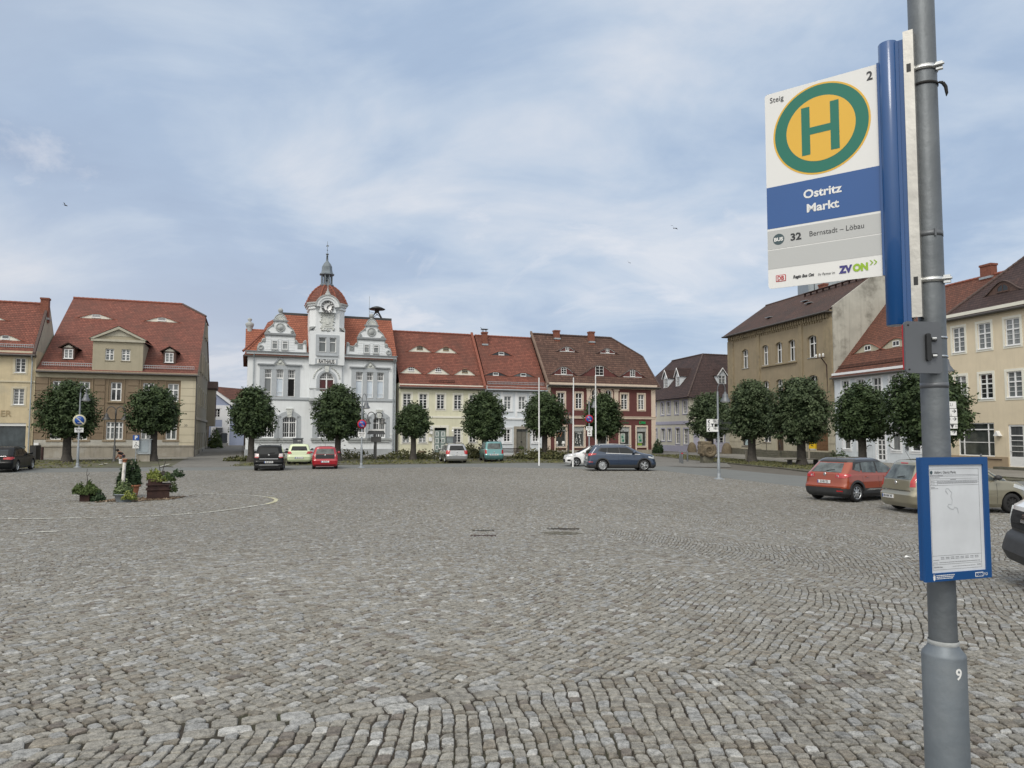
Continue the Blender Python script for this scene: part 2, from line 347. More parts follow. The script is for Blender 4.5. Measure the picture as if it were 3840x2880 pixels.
M['white_paint'] = mat('white_paint',(.80,.81,.82),.4,.03,3)
M['line_paint'] = mat('worn_line_paint',(.55,.55,.50),.8,.15,8,.2,dirt=(.17,.165,.15),dirt_amt=.75,dirt_scale=7)
M['yellow_line'] = mat('yellowish_line_paint',(.55,.53,.37),.8,.15,8,.2,dirt=(.20,.19,.14),dirt_amt=.6,dirt_scale=9)
M['black'] = mat('black_metal',(.02,.021,.022),.45,.2,4)
M['pole'] = mat('grey_lamp_post',(.25,.275,.30),.5,.12,3,.1, metal=.35, streak=.15)
M['lampgrey'] = mat('grey_lamp_housing',(.13,.14,.155),.45,.12,3, metal=.3)
M['darkpost'] = mat('dark_lamp_post',(.085,.085,.085),.5,.15,3, metal=.3)
M['galv'] = mat('bare_aluminium',(.54,.53,.50),.32,.12,5,.1,metal=.85,dirt=(.35,.34,.32),dirt_amt=.4,dirt_scale=7)
M['steel'] = mat('steel_band',(.62,.64,.65),.25,.1,8, metal=.9)
M['signwhite'] = mat('sign_white',(.74,.75,.75),.38,.02,2)
M['signgrey'] = mat('sign_grey',(.48,.495,.50),.4,.02,2)
M['signblue'] = mat('sign_blue',(.030,.100,.30),.38,.04,2)
M['holderblue'] = mat('blue_enamel',(.006,.066,.225),.3,.05,3, coat=.4)
M['signyellow'] = mat('sign_yellow',(.72,.43,.05),.4,.03,2)
M['signgreen'] = mat('sign_green',(.005,.155,.11),.4,.03,2)
M['ink'] = mat('black_ink',(.025,.028,.035),.5,.05,3)
M['busdot'] = mat('slate_disc',(.05,.085,.10),.45,.05,3)
M['signred'] = mat('sign_red',(.42,.01,.02),.4,.04,3)
M['traffblue'] = mat('traffic_sign_blue',(.012,.075,.34),.4,.04,3)
M['purple'] = mat('deep_violet_ink',(.045,.04,.20),.5,.04,3)
M['lime'] = mat('lime_ink',(.28,.46,.03),.5,.04,3)
M['rust'] = mat('rusted_steel',(.036,.017,.015),.85,.3,6,.4,dirt=(.065,.03,.018),dirt_amt=.5,dirt_scale=3)
M['terracotta'] = mat('terracotta',(.34,.145,.08),.85,.12,5,.2)
M['zincpot'] = mat('grey_tub',(.22,.25,.28),.55,.1,4, metal=.2)
M['soil'] = mat('soil_and_chips',(.10,.075,.05),.95,.4,12,.8,dirt=(.30,.24,.17),dirt_amt=.8,dirt_scale=22)
M['bark'] = mat('grey_bark',(.062,.056,.05),.95,.35,4,1.0, streak=.3, bscale=14)
M['birch'] = mat('birch_bark',(.72,.70,.66),.8,.08,4,.3,dirt=(.05,.045,.04),dirt_amt=.95,dirt_scale=9)
M['sandstone'] = mat('carved_sandstone',(.155,.125,.085),.95,.22,5,.8,dirt=(.085,.075,.055),dirt_amt=.6,dirt_scale=2)
M['mossstone'] = mat('mossy_step_stone',(.12,.115,.09),.95,.25,4,.5,dirt=(.055,.06,.035),dirt_amt=.7,dirt_scale=2)
M['skin'] = mat('skin',(.42,.22,.15),.6,.06,6)
M['postyellow'] = mat('post_yellow',(.62,.40,.01),.45,.05,3)
M['rubber'] = mat('tyre_rubber',(.014,.014,.015),.8,.2,8,.2)
M['plastic'] = mat('black_plastic',(.028,.029,.031),.55,.12,6,.1)
M['carglass'] = mat('car_glass',(.012,.015,.017),.08,.2,2, spec=.4)
M['carglass_c'] = mat('clear_car_glass',(.085,.10,.10),.06,.6,3.2, spec=.6)
M['chrome'] = mat('chrome',(.75,.76,.78),.12,.03,3, metal=1.)
M['alloy'] = mat('alloy_rim',(.52,.54,.56),.25,.06,5, metal=.8)
M['tail'] = mat('red_tail_lens',(.42,.012,.015),.12,.25,12, spec=.8, coat=.5)
M['tailw'] = mat('clear_tail_lens',(.62,.52,.52),.12,.2,12, spec=.8, coat=.5)
M['headl'] = mat('headlamp_lens',(.50,.53,.55),.08,.12,14, spec=.9, coat=.6)
M['plate'] = mat('number_plate_white',(.74,.75,.76),.4,.02,3)
def leaf_mat(name, c1, c2, back=None):
    mt = bpy.data.materials.new(name); mt.use_nodes = True; t = mt.node_tree; Nn,Ll = t.nodes,t.links
    b = Nn['Principled BSDF']; b.inputs['Roughness'].default_value = .62; b.inputs['Specular IOR Level'].default_value = .3
    at_ = Nn.new('ShaderNodeAttribute'); at_.attribute_name = 'tint'
    x = Nn.new('ShaderNodeMix'); x.data_type = 'RGBA'; x.inputs[6].default_value = (*c1,1); x.inputs[7].default_value = (*c2,1)
    Ll.new(at_.outputs['Fac'], x.inputs[0]); Ll.new(x.outputs[2], b.inputs['Base Color'])
    tr = Nn.new('ShaderNodeBsdfTranslucent'); Ll.new(x.outputs[2],tr.inputs[0]); mx_ = Nn.new('ShaderNodeMixShader'); mx_.inputs[0].default_value = .18
    o = Nn['Material Output']; Ll.new(b.outputs[0],mx_.inputs[1]); Ll.new(tr.outputs[0],mx_.inputs[2]); Ll.new(mx_.outputs[0],o.inputs[0]); return mt
M['leaf'] = leaf_mat('linden_leaves',(.018,.036,.014),(.085,.125,.050))
M['leaf_pale'] = leaf_mat('linden_leaves_pale',(.016,.034,.012),(.125,.165,.085))
M['leaf_mid'] = leaf_mat('shrub_leaves',(.04,.07,.02),(.12,.16,.05))
M['leaf_dark'] = leaf_mat('oleander_leaves',(.02,.042,.018),(.055,.09,.04))
M['leaf_yel'] = leaf_mat('yellow_green_leaves',(.10,.14,.03),(.32,.34,.09))
M['weeds'] = leaf_mat('weeds',(.05,.065,.025),(.17,.16,.07))

# ------------------------------------------------------------------ ground, road, cobbles
NX = [-60,-30]; NEAR_PTS = [(-60,None),(-3,None),(9.4,48.7),(11.5,40.7),(12.7,35.4),(13.9,32.4),(17,30.8),(60,27)]
FAR_PTS = [(-60,None),(2.3,None),(10.3,54.9),(14.4,51.0),(16.0,44),(17.5,40.6),(20,38.9),(25.9,37.5),(60,31)]
def rowline(x, s):                      # y of the line s metres in front of the row of house fronts
    return 70+((x+18)*ROW.n[0]-s)/(-ROW.n[1])
def ynear(x): return np.interp(x, [p[0] for p in NEAR_PTS], [p[1] if p[1] is not None else rowline(p[0],22.0) for p in NEAR_PTS])
def yfar(x): return np.interp(x, [p[0] for p in FAR_PTS], [p[1] if p[1] is not None else rowline(p[0],16.6) for p in FAR_PTS])
M['ground'] = mat('packed_earth_and_old_paving',(.115,.105,.09),.95,.2,1.3,.4,dirt=(.075,.07,.055),dirt_amt=.5,speck=.3)
M['joint'] = mat('earth_in_joints',(.032,.026,.020),.98,.3,2,.4,dirt=(.05,.06,.025),dirt_amt=.5,dirt_scale=1.2)
M['asphalt'] = mat('worn_asphalt',(.150,.158,.155),.9,.07,.8,.25,dirt=(.115,.12,.115),dirt_amt=.5,dirt_scale=.5,speck=.15,bscale=40)
M['verge'] = mat('trodden_verge',(.105,.10,.07),.95,.25,1.1,.6,dirt=(.085,.11,.035),dirt_amt=.85,dirt_scale=.55,speck=.4)
M['pavement'] = mat('pale_small_sett_pavement',(.26,.25,.225),.92,.14,3.5,.6,dirt=(.16,.15,.13),dirt_amt=.6,dirt_scale=.5,speck=.45,bscale=9)
M['darkset'] = mat('dark_sett_lane',(.185,.18,.168),.92,.18,3.5,.8,dirt=(.09,.085,.075),dirt_amt=.6,dirt_scale=.5,speck=.45,bscale=9)
def grid_mesh(name, X, Y, Z, mt, kind='structure', parent=None):
    ny, nx = X.shape; v = np.stack([X, Y, Z],-1).reshape(-1,3)
    i = np.arange(ny*nx).reshape(ny,nx); f = np.stack([i[:-1, :-1],i[:-1,1:],i[1:,1:],i[1:, :-1]],-1).reshape(-1,4)
    me = bpy.data.meshes.new(name); me.from_pydata(v.tolist(), [],f.tolist()); me.materials.append(mt)
    me.polygons.foreach_set('use_smooth', [True]*len(f)); o = bpy.data.objects.new(name,me); link(o,parent)
    if kind: o['kind'] = kind
    return o
gx = np.concatenate([[-1800,-900,-400,-220,-160],np.arange(-130,100,1.25), [120,160,220,400,900,1800]])
gy = np.concatenate([[-900,-300,-120,-60], np.arange(-30,150,1.25), [165,200,300,500,1000,2000]])
X, Y = np.meshgrid(gx, gy); grid_mesh('ground', X, Y, G(X, Y)-.03, M['ground'])
def band(name, fa, fb, x0, x1, mt, off, nx=90, ny=8):
    xs = np.linspace(x0, x1, nx); t = np.linspace(0,1, ny)[:, None]
    X = np.repeat(xs[None], ny,0); Y = fa(xs)[None]*(1-t)+fb(xs)[None]*t
    return grid_mesh(name, X, Y, G(X, Y)+off, mt)
band('joint_bed', lambda x: np.full_like(x,-6.), ynear,-58,45, M['joint'],-.010,140,130)
band('asphalt_road', ynear, yfar,-58,58, M['asphalt'],-.004,240,6)
# verge of trodden earth and grass between the road and the pavement in front of the houses
def yv1(x): return np.maximum(yfar(x)+.12, np.minimum(rowline(x,5.2),900))
xs_ = np.linspace(-58,14.2,120)
band('verge',lambda x: yfar(x)+.1,lambda x: np.maximum(rowline(x,5.5),yfar(x)+.2),-58,11,M['verge'],-.010,120,10)
band('pavement',lambda x: np.maximum(rowline(x,5.5),yfar(x)+.2),lambda x: rowline(x,-.3),-58,17,M['pavement'],-.008,100,6)
# verge and pavement in front of the right-hand houses (local coordinates of that row)
def rt_band(name, s0, s1, l0, l1, mt, off, ny=6, nx=60):
    ls = np.linspace(l0, l1, nx)[None]; t = np.linspace(0,1, ny)[:, None]
    a = (s0(ls) if callable(s0) else s0+0*ls); b = (s1(ls) if callable(s1) else s1+0*ls); s = a*(1-t)+b*t; ls = ls+0*t
    X = 29.1+RT.u[0]*ls+RT.n[0]*s; Y = 66+RT.u[1]*ls+RT.n[1]*s
    return grid_mesh(name, X, Y, G(X, Y)+off, mt)
rt_band('pavement',7.6,-.3,-16.5,34, M['pavement'],-.006)
rt_band('verge',lambda l: np.interp(l, [-15,-12,-5,4,12,18,24,30], [9.5,12.2,12.6,12.8,13.4,14.5,10.2,8.4]),7.6,-15.5,27,M['verge'],-.012)
# lane rising between the brown house and the town hall; lane beside the red house
def lane(name, pts, w, mt, off):
    P = [np.array(p) for p in pts]; rows = []
    for i in range(len(P)-1):
        for t in np.linspace(0,1,12, endpoint=(i == len(P)-2)):
            p = P[i]*(1-t)+P[i+1]*t; d = P[i+1]-P[i]; d = d/np.hypot(*d); n = np.array([-d[1],d[0]])
            rows.append([p+n*w*k for k in np.linspace(-.5,.5,7)])
    A_ = np.array(rows); return grid_mesh(name,A_[...,0],A_[...,1],G(A_[...,0],A_[...,1])+off,mt)
lane('lane', [(-21.0,50.2),(-26.8,66.5),(-38,97),(-46,128)],4.4, M['darkset'],.002)
lane('side_street', [(12.6,53.6),(17.6,74),(21,100),(26,125)],6.6, M['darkset'],.002)
def kerb(name, pts, w=.14, h=.1, mt=None):
    b = MB()
    for i in range(len(pts)-1):
        a, c = g0(pts[i]), g0(pts[i+1]); d = (c-a); n = Vector((-d.y, d.x,0)).normalized()*w
        L_ = d.length; k = max(1, int(L_/1.0))
        for j in range(k):
            p, q = a.lerp(c, j/k), a.lerp(c,(j+1-.02)/k); e = h*random.uniform(.85,1.1)
            b.mesh([p,q,q+n,p+n,p+Vector((0,0,e)),q+Vector((0,0,e)),q+n+Vector((0,0,e)),p+n+Vector((0,0,e))],
                   [(0,3,2,1),(4,5,6,7),(0,1,5,4),(1,2,6,5),(2,3,7,6),(3,0,4,7)])
    o = b.build(name, mt or M['mossstone']); o['kind'] = 'structure'; return o
kx = list(np.linspace(-58,-24.5,18)); kerb('kerb', [(x, float(yfar(x))) for x in kx], h=.03)
kx = list(np.linspace(-19.5,8,18)); kerb('kerb', [(x, float(yfar(x))) for x in kx], h=.03)
kerb('kerb', [(-58+2.4*i, float(rowline(-58+2.4*i,5.5))) for i in range(14)], h=.05)
kerb('kerb', [(-19+2.5*i, float(rowline(-19+2.5*i,5.5))) for i in range(14)], h=.05)
def rtp(l, s): return (29.1+RT.u[0]*l+RT.n[0]*s,66+RT.u[1]*l+RT.n[1]*s)
kerb('kerb', [rtp(l,float(np.interp(l, [-15,-12,-5,4,12,18,24,30], [9.5,12.2,12.6,12.8,13.4,14.5,10.2,8.4]))) for l in np.linspace(-15,27,26)],h=.06)
kerb('kerb', [rtp(l,7.6) for l in np.linspace(-15,27,20)], h=.05)

def cobbles():
    mt = bpy.data.materials.new('granite_setts'); mt.use_nodes = True; t = mt.node_tree; Nn,Ll = t.nodes,t.links
    b = Nn['Principled BSDF']; b.inputs['Roughness'].default_value = .72; b.inputs['Specular IOR Level'].default_value = .35
    a = Nn.new('ShaderNodeAttribute'); a.attribute_name = 'col'
    tcn = Nn.new('ShaderNodeTexCoord')
    n = Nn.new('ShaderNodeTexNoise'); n.inputs['Scale'].default_value = 130; n.inputs['Detail'].default_value = 3; Ll.new(tcn.outputs['Object'],n.inputs['Vector'])
    n2 = Nn.new('ShaderNodeTexNoise'); n2.inputs['Scale'].default_value = 28; n2.inputs['Detail'].default_value = 4; Ll.new(tcn.outputs['Object'],n2.inputs['Vector'])
    ad = Nn.new('ShaderNodeMath'); ad.operation = 'ADD'; Ll.new(n.outputs['Fac'],ad.inputs[0]); Ll.new(n2.outputs['Fac'],ad.inputs[1])
    r = Nn.new('ShaderNodeMapRange'); r.inputs[1].default_value = .7; r.inputs[2].default_value = 1.3; r.inputs[3].default_value = .45; r.inputs[4].default_value = 1.60; Ll.new(ad.outputs[0],r.inputs[0])
    h = Nn.new('ShaderNodeHueSaturation'); Ll.new(r.outputs[0],h.inputs['Value']); Ll.new(a.outputs['Color'],h.inputs['Color'])
    Ll.new(h.outputs[0], b.inputs['Base Color'])
    bn = Nn.new('ShaderNodeBump'); bn.inputs['Strength'].default_value = .5; bn.inputs['Distance'].default_value = .01; Ll.new(ad.outputs[0],bn.inputs['Height']); Ll.new(bn.outputs[0],b.inputs['Normal'])
    q = np.random.default_rng(3); pr, psn = .080,.091
    ang = R_(-13); ca, sa = math.cos(ang), math.sin(ang)
    ri = np.arange(int(-75/pr), int(62/pr)); rs_ = q.random(len(ri))
    Pd, Am = 3.7,.24
    def warp(r, s, ang=0., Pd=4.6, Am=.16):
        ca, sa = math.cos(ang), math.sin(ang)
        r = r+.006*np.sin(s*9.1+r*3.7)+.004*np.sin(s*17.3-r*11.)
        ph = .45*np.sin(r*.21+1.3)+.35*np.sin(r*.083)
        k = (s/Pd+ph*.55); bw = Am*np.abs(np.sin(PI*k))-.5*Am
        x = r+bw+.55*np.sin(s*.21+r*.11)+.10*np.sin(s*.9+r*.8)+.03*np.sin(s*2.3+r*3.1); y = s+.09*np.sin(r*1.1+s*.5)+.25*np.sin(r*.31)
        return x*ca-y*sa, x*sa+y*ca
    sj = np.arange(int(-36/psn), int(78/psn))
    Rg, Sg = np.meshgrid(ri, sj, indexing='ij')
    r0 = Rg*pr; s0_ = (Sg+rs_[:, None]*.9)*psn
    # joint positions vary along each row
    j = q.uniform(-.26,.26,(Rg.shape[0], Rg.shape[1]+1))*psn
    a0 = s0_+j[:, :-1]; a1 = s0_+psn+j[:,1:]
    SETS = []
    bpf = [gpx(*p) for p in ((-900,3150),(-420,2960),(0,2835),(600,2770),(1215,2700),(1650,2628),(2083,2572),(2600,2525),(3375,2463),(3900,2435),(4400,2400))]
    lx_, ly_ = np.array([p.x for p in bpf]), np.array([p.y for p in bpf])
    r0a, a0a, a1a = r0, a0, a1
    def warpB(r, s): return warp(r, s, R_(-30),5.2,.26)
    def warpA(r, s): return warp(r, s, R_(3),3.2,.12)
    fields = []
    for wf, side_ in ((warpA,-1),(warpB,1)):
        X_,Y_ = wf(r0a+pr/2,(a0a+a1a)/2); fields.append((wf,X_,Y_,(Y_-np.interp(X_,lx_,ly_))*side_ > 0))
    okk = [f[3] for f in fields]
    xc = np.concatenate([f[1][f[3]] for f in fields]); yc = np.concatenate([f[2][f[3]] for f in fields]); r0 = np.concatenate([r0a[k_]+0*a0a[k_] if r0a.shape == a0a.shape else np.broadcast_to(r0a,a0a.shape)[k_] for k_ in okk]); a0 = np.concatenate([a0a[k_] for k_ in okk]); a1 = np.concatenate([a1a[k_] for k_ in okk]); isB = np.concatenate([np.zeros(okk[0].sum(),bool),np.ones(okk[1].sum(),bool)])
    # a double course of larger setts crosses the foreground from the left edge to the middle
    bp = [gpx(*p) for p in ((-420,2960),(0,2835),(600,2770),(1215,2700),(1650,2628),(2083,2572))]
    bx = np.array([p.x for p in bp]); by = np.array([p.y for p in bp])
    bd = np.full(xc.shape,9.)
    nearm = (np.abs(yc-3.8) < 3) & (xc < 3)
    for i in range(len(bx)-1):
        dx,dy = bx[i+1]-bx[i],by[i+1]-by[i]; tt = np.clip(((xc-bx[i])*dx+(yc-by[i])*dy)/(dx*dx+dy*dy),0,.80 if i == len(bx)-2 else 1)
        bd = np.where(nearm, np.minimum(bd, np.hypot(xc-bx[i]-tt*dx, yc-by[i]-tt*dy)), bd)
    ok = (yc > -3) & (yc < ynear(xc)-.08) & (np.abs(xc) < .73*np.maximum(yc,0)+2.4) & (bd > .112)
    ok &= ~((np.abs(xc+.65) < .27) & (np.abs(yc-17.0) < .20)) & ~((((xc-1.25)/.42)**2+((yc-17.55)/.36)**2) < 1)
    ok &= ((xc-1.42)**2+(yc-2.44)**2) > .115**2
    r0, a0, a1 = r0[ok], a0[ok], a1[ok]; xc, yc = xc[ok], yc[ok]; isB = isB[ok]; n_ = len(r0)
    d = np.hypot(xc, yc)
    gap = np.clip(q.normal(.0052,.0015, n_),.0025,.009)
    jr = q.uniform(-.0065,.0065,(n_,4)); js = q.uniform(-.010,.010,(n_,4))
    rt_ = q.normal(0,.07,n_)[:,None]; jr = jr+rt_*np.array([-1,-1,1,1])*psn*.5; js = js+rt_*np.array([1,-1,-1,1])*pr*.35*-1
    gr_ = gap*.85; cr = np.stack([r0+gr_,r0+pr-gr_,r0+pr-gr_,r0+gr_],1)+jr; gs = gap*1.1; cs = np.stack([a0+gs,a0+gs,a1-gs,a1-gs],1)+js
    CA,CB = warpA(cr,cs),warpB(cr,cs); CX,CY = np.where(isB[:,None],CB[0],CA[0]),np.where(isB[:,None],CB[1],CA[1])
    # the larger setts
    BX, BY = [], []
    for lane_ in (-1,1):
        s = 0.; seg = np.hypot(np.diff(bx),np.diff(by)); cum = np.concatenate([[0],np.cumsum(seg)])
        while s < cum[-1]-.03:
            ln = min(q.uniform(.15,.22), cum[-1]-s+.08); 
            def pt(u): return np.array([np.interp(u, cum, bx), np.interp(u, cum, by)])
            p,e = pt(s+.008),pt(s+ln-.008); tdir = (e-p)/np.linalg.norm(e-p); nn_ = np.array([-tdir[1],tdir[0]])
            w0, w1 = (.006,.118+q.uniform(-.01,.01)); 
            if lane_ < 0: w0, w1 = -w1,-w0
            jt = q.uniform(-.008,.008,(4,2)); c = np.array([p+nn_*w0,e+nn_*w0,e+nn_*w1,p+nn_*w1])+jt
            BX.append(c[:,0]); BY.append(c[:,1]); s += ln
    CX = np.concatenate([CX,np.array(BX)]); CY = np.concatenate([CY,np.array(BY)]); nb = len(BX); n_ += nb
    xc = CX.mean(1); yc = CY.mean(1); d = np.hypot(xc, yc)
    zg = G(xc,yc)[:,None]; up = q.uniform(-.003,.0035,n_)[:,None]; tilt = q.uniform(-.0025,.0025,(n_,4))
    # tints: grey granite with brown, pinkish, blueish and a few pale stones; slow patches over the square
    basec = np.array([.205,.197,.176]); col = np.tile(basec,(n_,1))
    u = q.random(n_); pv = 1+.07*np.sin(xc*.31+yc*.17+1)*np.sin(yc*.23-xc*.11)
    col[u < .14] = [.170,.155,.130]; col[(u > .14) & (u < .18)] = [.135,.120,.105]; col[(u > .22) & (u < .40)] = [.232,.234,.230]
    col[(u > .40) & (u < .46)] = [.285,.285,.275]; col[(u > .992)] = [.34,.34,.33]
    col *= (q.normal(1,.08, n_)*pv)[:, None]; col = np.clip(col,.04,.6)
    # verts: inner corner points moved towards the centre and up
    def cut(c, k): return c+(c.mean(1, keepdims=True)-c)*k
    V, F, K = [], [], []; base_i = 0
    near = d < 12; mid = (~near) & (d < 90); far = ~(near | mid)
    def ring8(CX, CY, k, t=.24):
        px, py = [], []
        cx, cy = cut(CX, k), cut(CY, k)
        for i in range(4):
            p, nx_ = (i-1) % 4,(i+1) % 4
            for o in (p, nx_):
                px.append(cx[:, i]+(cx[:, o]-cx[:, i])*t); py.append(cy[:, i]+(cy[:, o]-cy[:, i])*t)
        return np.stack(px,1), np.stack(py,1)
    def add(verts, faces, c):
        nonlocal base_i
        k, nv = verts.shape[0], verts.shape[1]
        off = (np.arange(k)*nv+base_i)[:, None]
        for f in faces: F.append((off+np.array(f)[None], len(f))); K.append(c)
        V.append(verts.reshape(-1,3)); base_i += k*nv
    s_ = near; A8 = []
    for k, dz in ((-.01,-.014),(.03,.000),(.11,.0045)):
        px,py = ring8(CX[s_],CY[s_],k,.13 if k < .1 else .17); A8.append(np.stack([px,py,zg[s_]+up[s_]+dz+0*px+tilt[s_][:, [0,0,1,1,2,2,3,3]]*(k > 0)],-1))
    VV = np.concatenate(A8,1); fs = [[16,17,18,19,20,21,22,23]]
    for L0 in (0,8):
        for i in range(8): fs.append([L0+i, L0+(i+1) % 8, L0+8+(i+1) % 8, L0+8+i])
    add(VV, fs, col[s_])
    s_ = mid; A4 = []
    for k, dz in ((0.,-.016),(.16,.004)):
        A4.append(np.stack([cut(CX[s_],k),cut(CY[s_],k),zg[s_]+up[s_]+dz+0*CX[s_]+tilt[s_]*(k > 0)],-1))
    add(np.concatenate(A4,1), [[4,5,6,7], [0,1,5,4], [1,2,6,5], [2,3,7,6], [3,0,4,7]], col[s_])
    s_ = far; add(np.stack([cut(CX[s_],.03),cut(CY[s_],.03),zg[s_]+up[s_]*.5+0*CX[s_]],-1), [[0,1,2,3]],col[s_])
    V = np.concatenate(V).astype(np.float32)
    sizes = np.concatenate([np.full(f.shape[0],k) for f,k in F]); idx = np.concatenate([f.reshape(-1) for f,k in F]); cols = np.concatenate(K)
    me = bpy.data.meshes.new('cobblestones'); me.vertices.add(len(V)); me.vertices.foreach_set('co',V.reshape(-1))
    me.loops.add(len(idx)); me.loops.foreach_set('vertex_index',idx.astype(np.int32)); me.polygons.add(len(sizes))
    me.polygons.foreach_set('loop_start',np.concatenate([[0],np.cumsum(sizes)[:-1]]).astype(np.int32))
    me.polygons.foreach_set('loop_total',sizes.astype(np.int32)); me.polygons.foreach_set('use_smooth',sizes < 0)
    me.update(calc_edges=True)
    ca_ = me.attributes.new('col', 'FLOAT_COLOR', 'FACE'); ca_.data.foreach_set('color',np.concatenate([cols,np.ones((len(cols),1))],1).astype(np.float32).reshape(-1))
    me.materials.append(mt); o = bpy.data.objects.new('cobblestone_square',me); link(o); o['kind'] = 'structure'
cobbles()
def paint_line(name, pts, wd, mt, jag=.02, kind='structure', step=.09):
    P = [np.array(p[:2],float) for p in pts]; seg = [np.linalg.norm(P[i+1]-P[i]) for i in range(len(P)-1)]; cum = np.concatenate([[0],np.cumsum(seg)])
    us = np.arange(0, cum[-1], step); b = MB()
    for a in us:
        if random.random() < .10: continue
        e = a+step*random.uniform(.7,1.0)
        p = np.array([np.interp(a,cum, [k[i] for k in P]) for i in (0,1)]); q = np.array([np.interp(e,cum, [k[i] for k in P]) for i in (0,1)])
        d = (q-p)/max(1e-6,np.linalg.norm(q-p)); n = np.array([-d[1],d[0]]); w0 = wd/2+random.uniform(-jag,jag); w1 = wd/2+random.uniform(-jag,jag)
        c = [p+n*w0, p-n*w1, q-n*w1, q+n*w0]; b.face([(x, y, float(G(x, y))+.020) for x, y in c])
    o = b.build(name, mt); o['kind'] = kind; return o
def pxline(*pts): return [gpx(*p) for p in pts]
def smooth_poly(pts, n=8):
    P = [np.array(p[:2]) for p in pts]; P = [2*P[0]-P[1]]+P+[2*P[-1]-P[-2]]; r = []
    for i in range(1, len(P)-2):
        for t in np.linspace(0,1, n, endpoint=False):
            a,b_,c,d = P[i-1:i+3]; r.append(.5*((2*b_)+(-a+c)*t+(2*a-5*b_+4*c-d)*t*t+(-a+3*b_-3*c+d)*t**3))
    r.append(P[-2]); return r
cL = lambda x, y: (x/2.011,1600+y/2.011)
cir = smooth_poly([gpx(*cL(*p)) for p in [(-500,715),(0,702),(400,696),(850,688),(1250,672),(1600,645),(1850,612),(2010,588)]])
paint_line('circle_line_marking', cir,.12, M['line_paint'])
tip = smooth_poly([gpx(*cL(*p)) for p in [(2010,588),(2065,572),(2083,556),(2060,542),(2000,532)]]); paint_line('circle_line_marking',tip,.15,M['yellow_line'])
bk = smooth_poly([gpx(*cL(*p)) for p in [(2000,532),(1900,522),(1700,514),(1450,507),(1240,505)]]); paint_line('circle_line_marking',bk,.09,M['line_paint'])
bk = smooth_poly([gpx(*cL(*p)) for p in [(700,520),(420,530),(250,541),(0,560),(-300,590)]]); paint_line('circle_line_marking',bk,.07,M['line_paint'])
for wv in range(2):
    paint_line('chalk_marking', [gpx(*cL(140+60*wv,820-10*wv)),gpx(*cL(280,808-8*wv)),gpx(*cL(430,792+8*wv))],.10,M['line_paint'],.045)
cP = lambda x, y: (380+x/5.821,1640+y/5.821)
for q in ([(-40,605),(130,577)], [(1095,652),(1280,647),(1490,588)]):
    b = MB(); pp = [gpx(*cP(*p)) for p in q]
    for i in range(len(pp)-1):
        a,c = pp[i],pp[i+1]; d = (c-a).normalized(); n = Vector((-d.y,d.x,0))*.07; z = Vector((0,0,.03))
        b.face([a-n+z, c-n+z, c+n+z, a+n+z])
    o = b.build('parking_line_marking', M['line_paint']); o['kind'] = 'structure'

# ------------------------------------------------------------------ facade kit
def arc_pts(x0, x1, zs, h, n=10):
    """points of a segment arch from (x0,zs) over the crown (h above zs) to (x1,zs)"""
    a = (x1-x0)/2; h = max(h,1e-3); r = (a*a+h*h)/(2*h); xc = (x0+x1)/2; zc_ = zs+h-r; t0 = math.atan2(zs-zc_,-a); t1 = math.atan2(zs-zc_,a)
    if t0 < 0: t0 += 2*PI
    return [(xc+r*math.cos(t0+(t1-t0)*k/n), zc_+r*math.sin(t0+(t1-t0)*k/n)) for k in range(n+1)]
class Op:
    def __init__(s, r, arch=0.): s.x0, s.x1, s.z0, s.z1 = r; s.arch = arch*(s.x1-s.x0)
def wall(b, x0, x1, z0, z1, ops, y=0., mi=0, rev=.2, mrev=None, skip=None):
    mrev = mi if mrev is None else mrev
    ops = [o for o in ops if o.x1 > x0 and o.x0 < x1 and o.z1 > z0 and o.z0 < z1]
    xs = sorted({x0,x1, *[round(v,4) for o in ops for v in (o.x0,o.x1)]}); xs = [v for v in xs if x0 <= v <= x1]
    zs = sorted({z0,z1, *[round(v,4) for o in ops for v in (o.z0,o.z1)]}); zs = [v for v in zs if z0 <= v <= z1]
    for i in range(len(xs)-1):
        for k in range(len(zs)-1):
            xm, zm = (xs[i]+xs[i+1])/2,(zs[k]+zs[k+1])/2
            if any(o.x0 < xm < o.x1 and o.z0 < zm < o.z1 for o in ops): continue
            b.face([(xs[i],y,zs[k]),(xs[i+1],y,zs[k]),(xs[i+1],y,zs[k+1]),(xs[i],y,zs[k+1])],mi)
    for o in ops:
        a, c, d, e = o.x0, o.x1, o.z0, o.z1; h = o.arch; zz = e-h; q = y+rev
        b.face([(a,y,d),(a,y,zz),(a,q,zz),(a,q,d)],mrev); b.face([(c,y,zz),(c,y,d),(c,q,d),(c,q,zz)],mrev)
        b.face([(a, q, d),(c, q, d),(c, y, d),(a, y, d)], mrev)
        if h < .01: b.face([(a, y, e),(c, y, e),(c, q, e),(a, q, e)], mrev)
        else:
            p = arc_pts(a, c, zz, h); hm = len(p)//2
            b.face([(x,y,z) for x,z in p[:hm+1]]+[(a,y,e)],mi); b.face([(x,y,z) for x,z in p[hm:]]+[(c,y,e)],mi)
            for i in range(len(p)-1): b.face([(p[i][0],y,p[i][1]),(p[i+1][0],y,p[i+1][1]),(p[i+1][0],q,p[i+1][1]),(p[i][0],q,p[i][1])],mrev)
def band_arc(b, p_out, p_in, y0, y1, mi=0):
    for i in range(len(p_out)-1): b.prism([p_out[i], p_out[i+1], p_in[i+1], p_in[i]], y0, y1, mi)
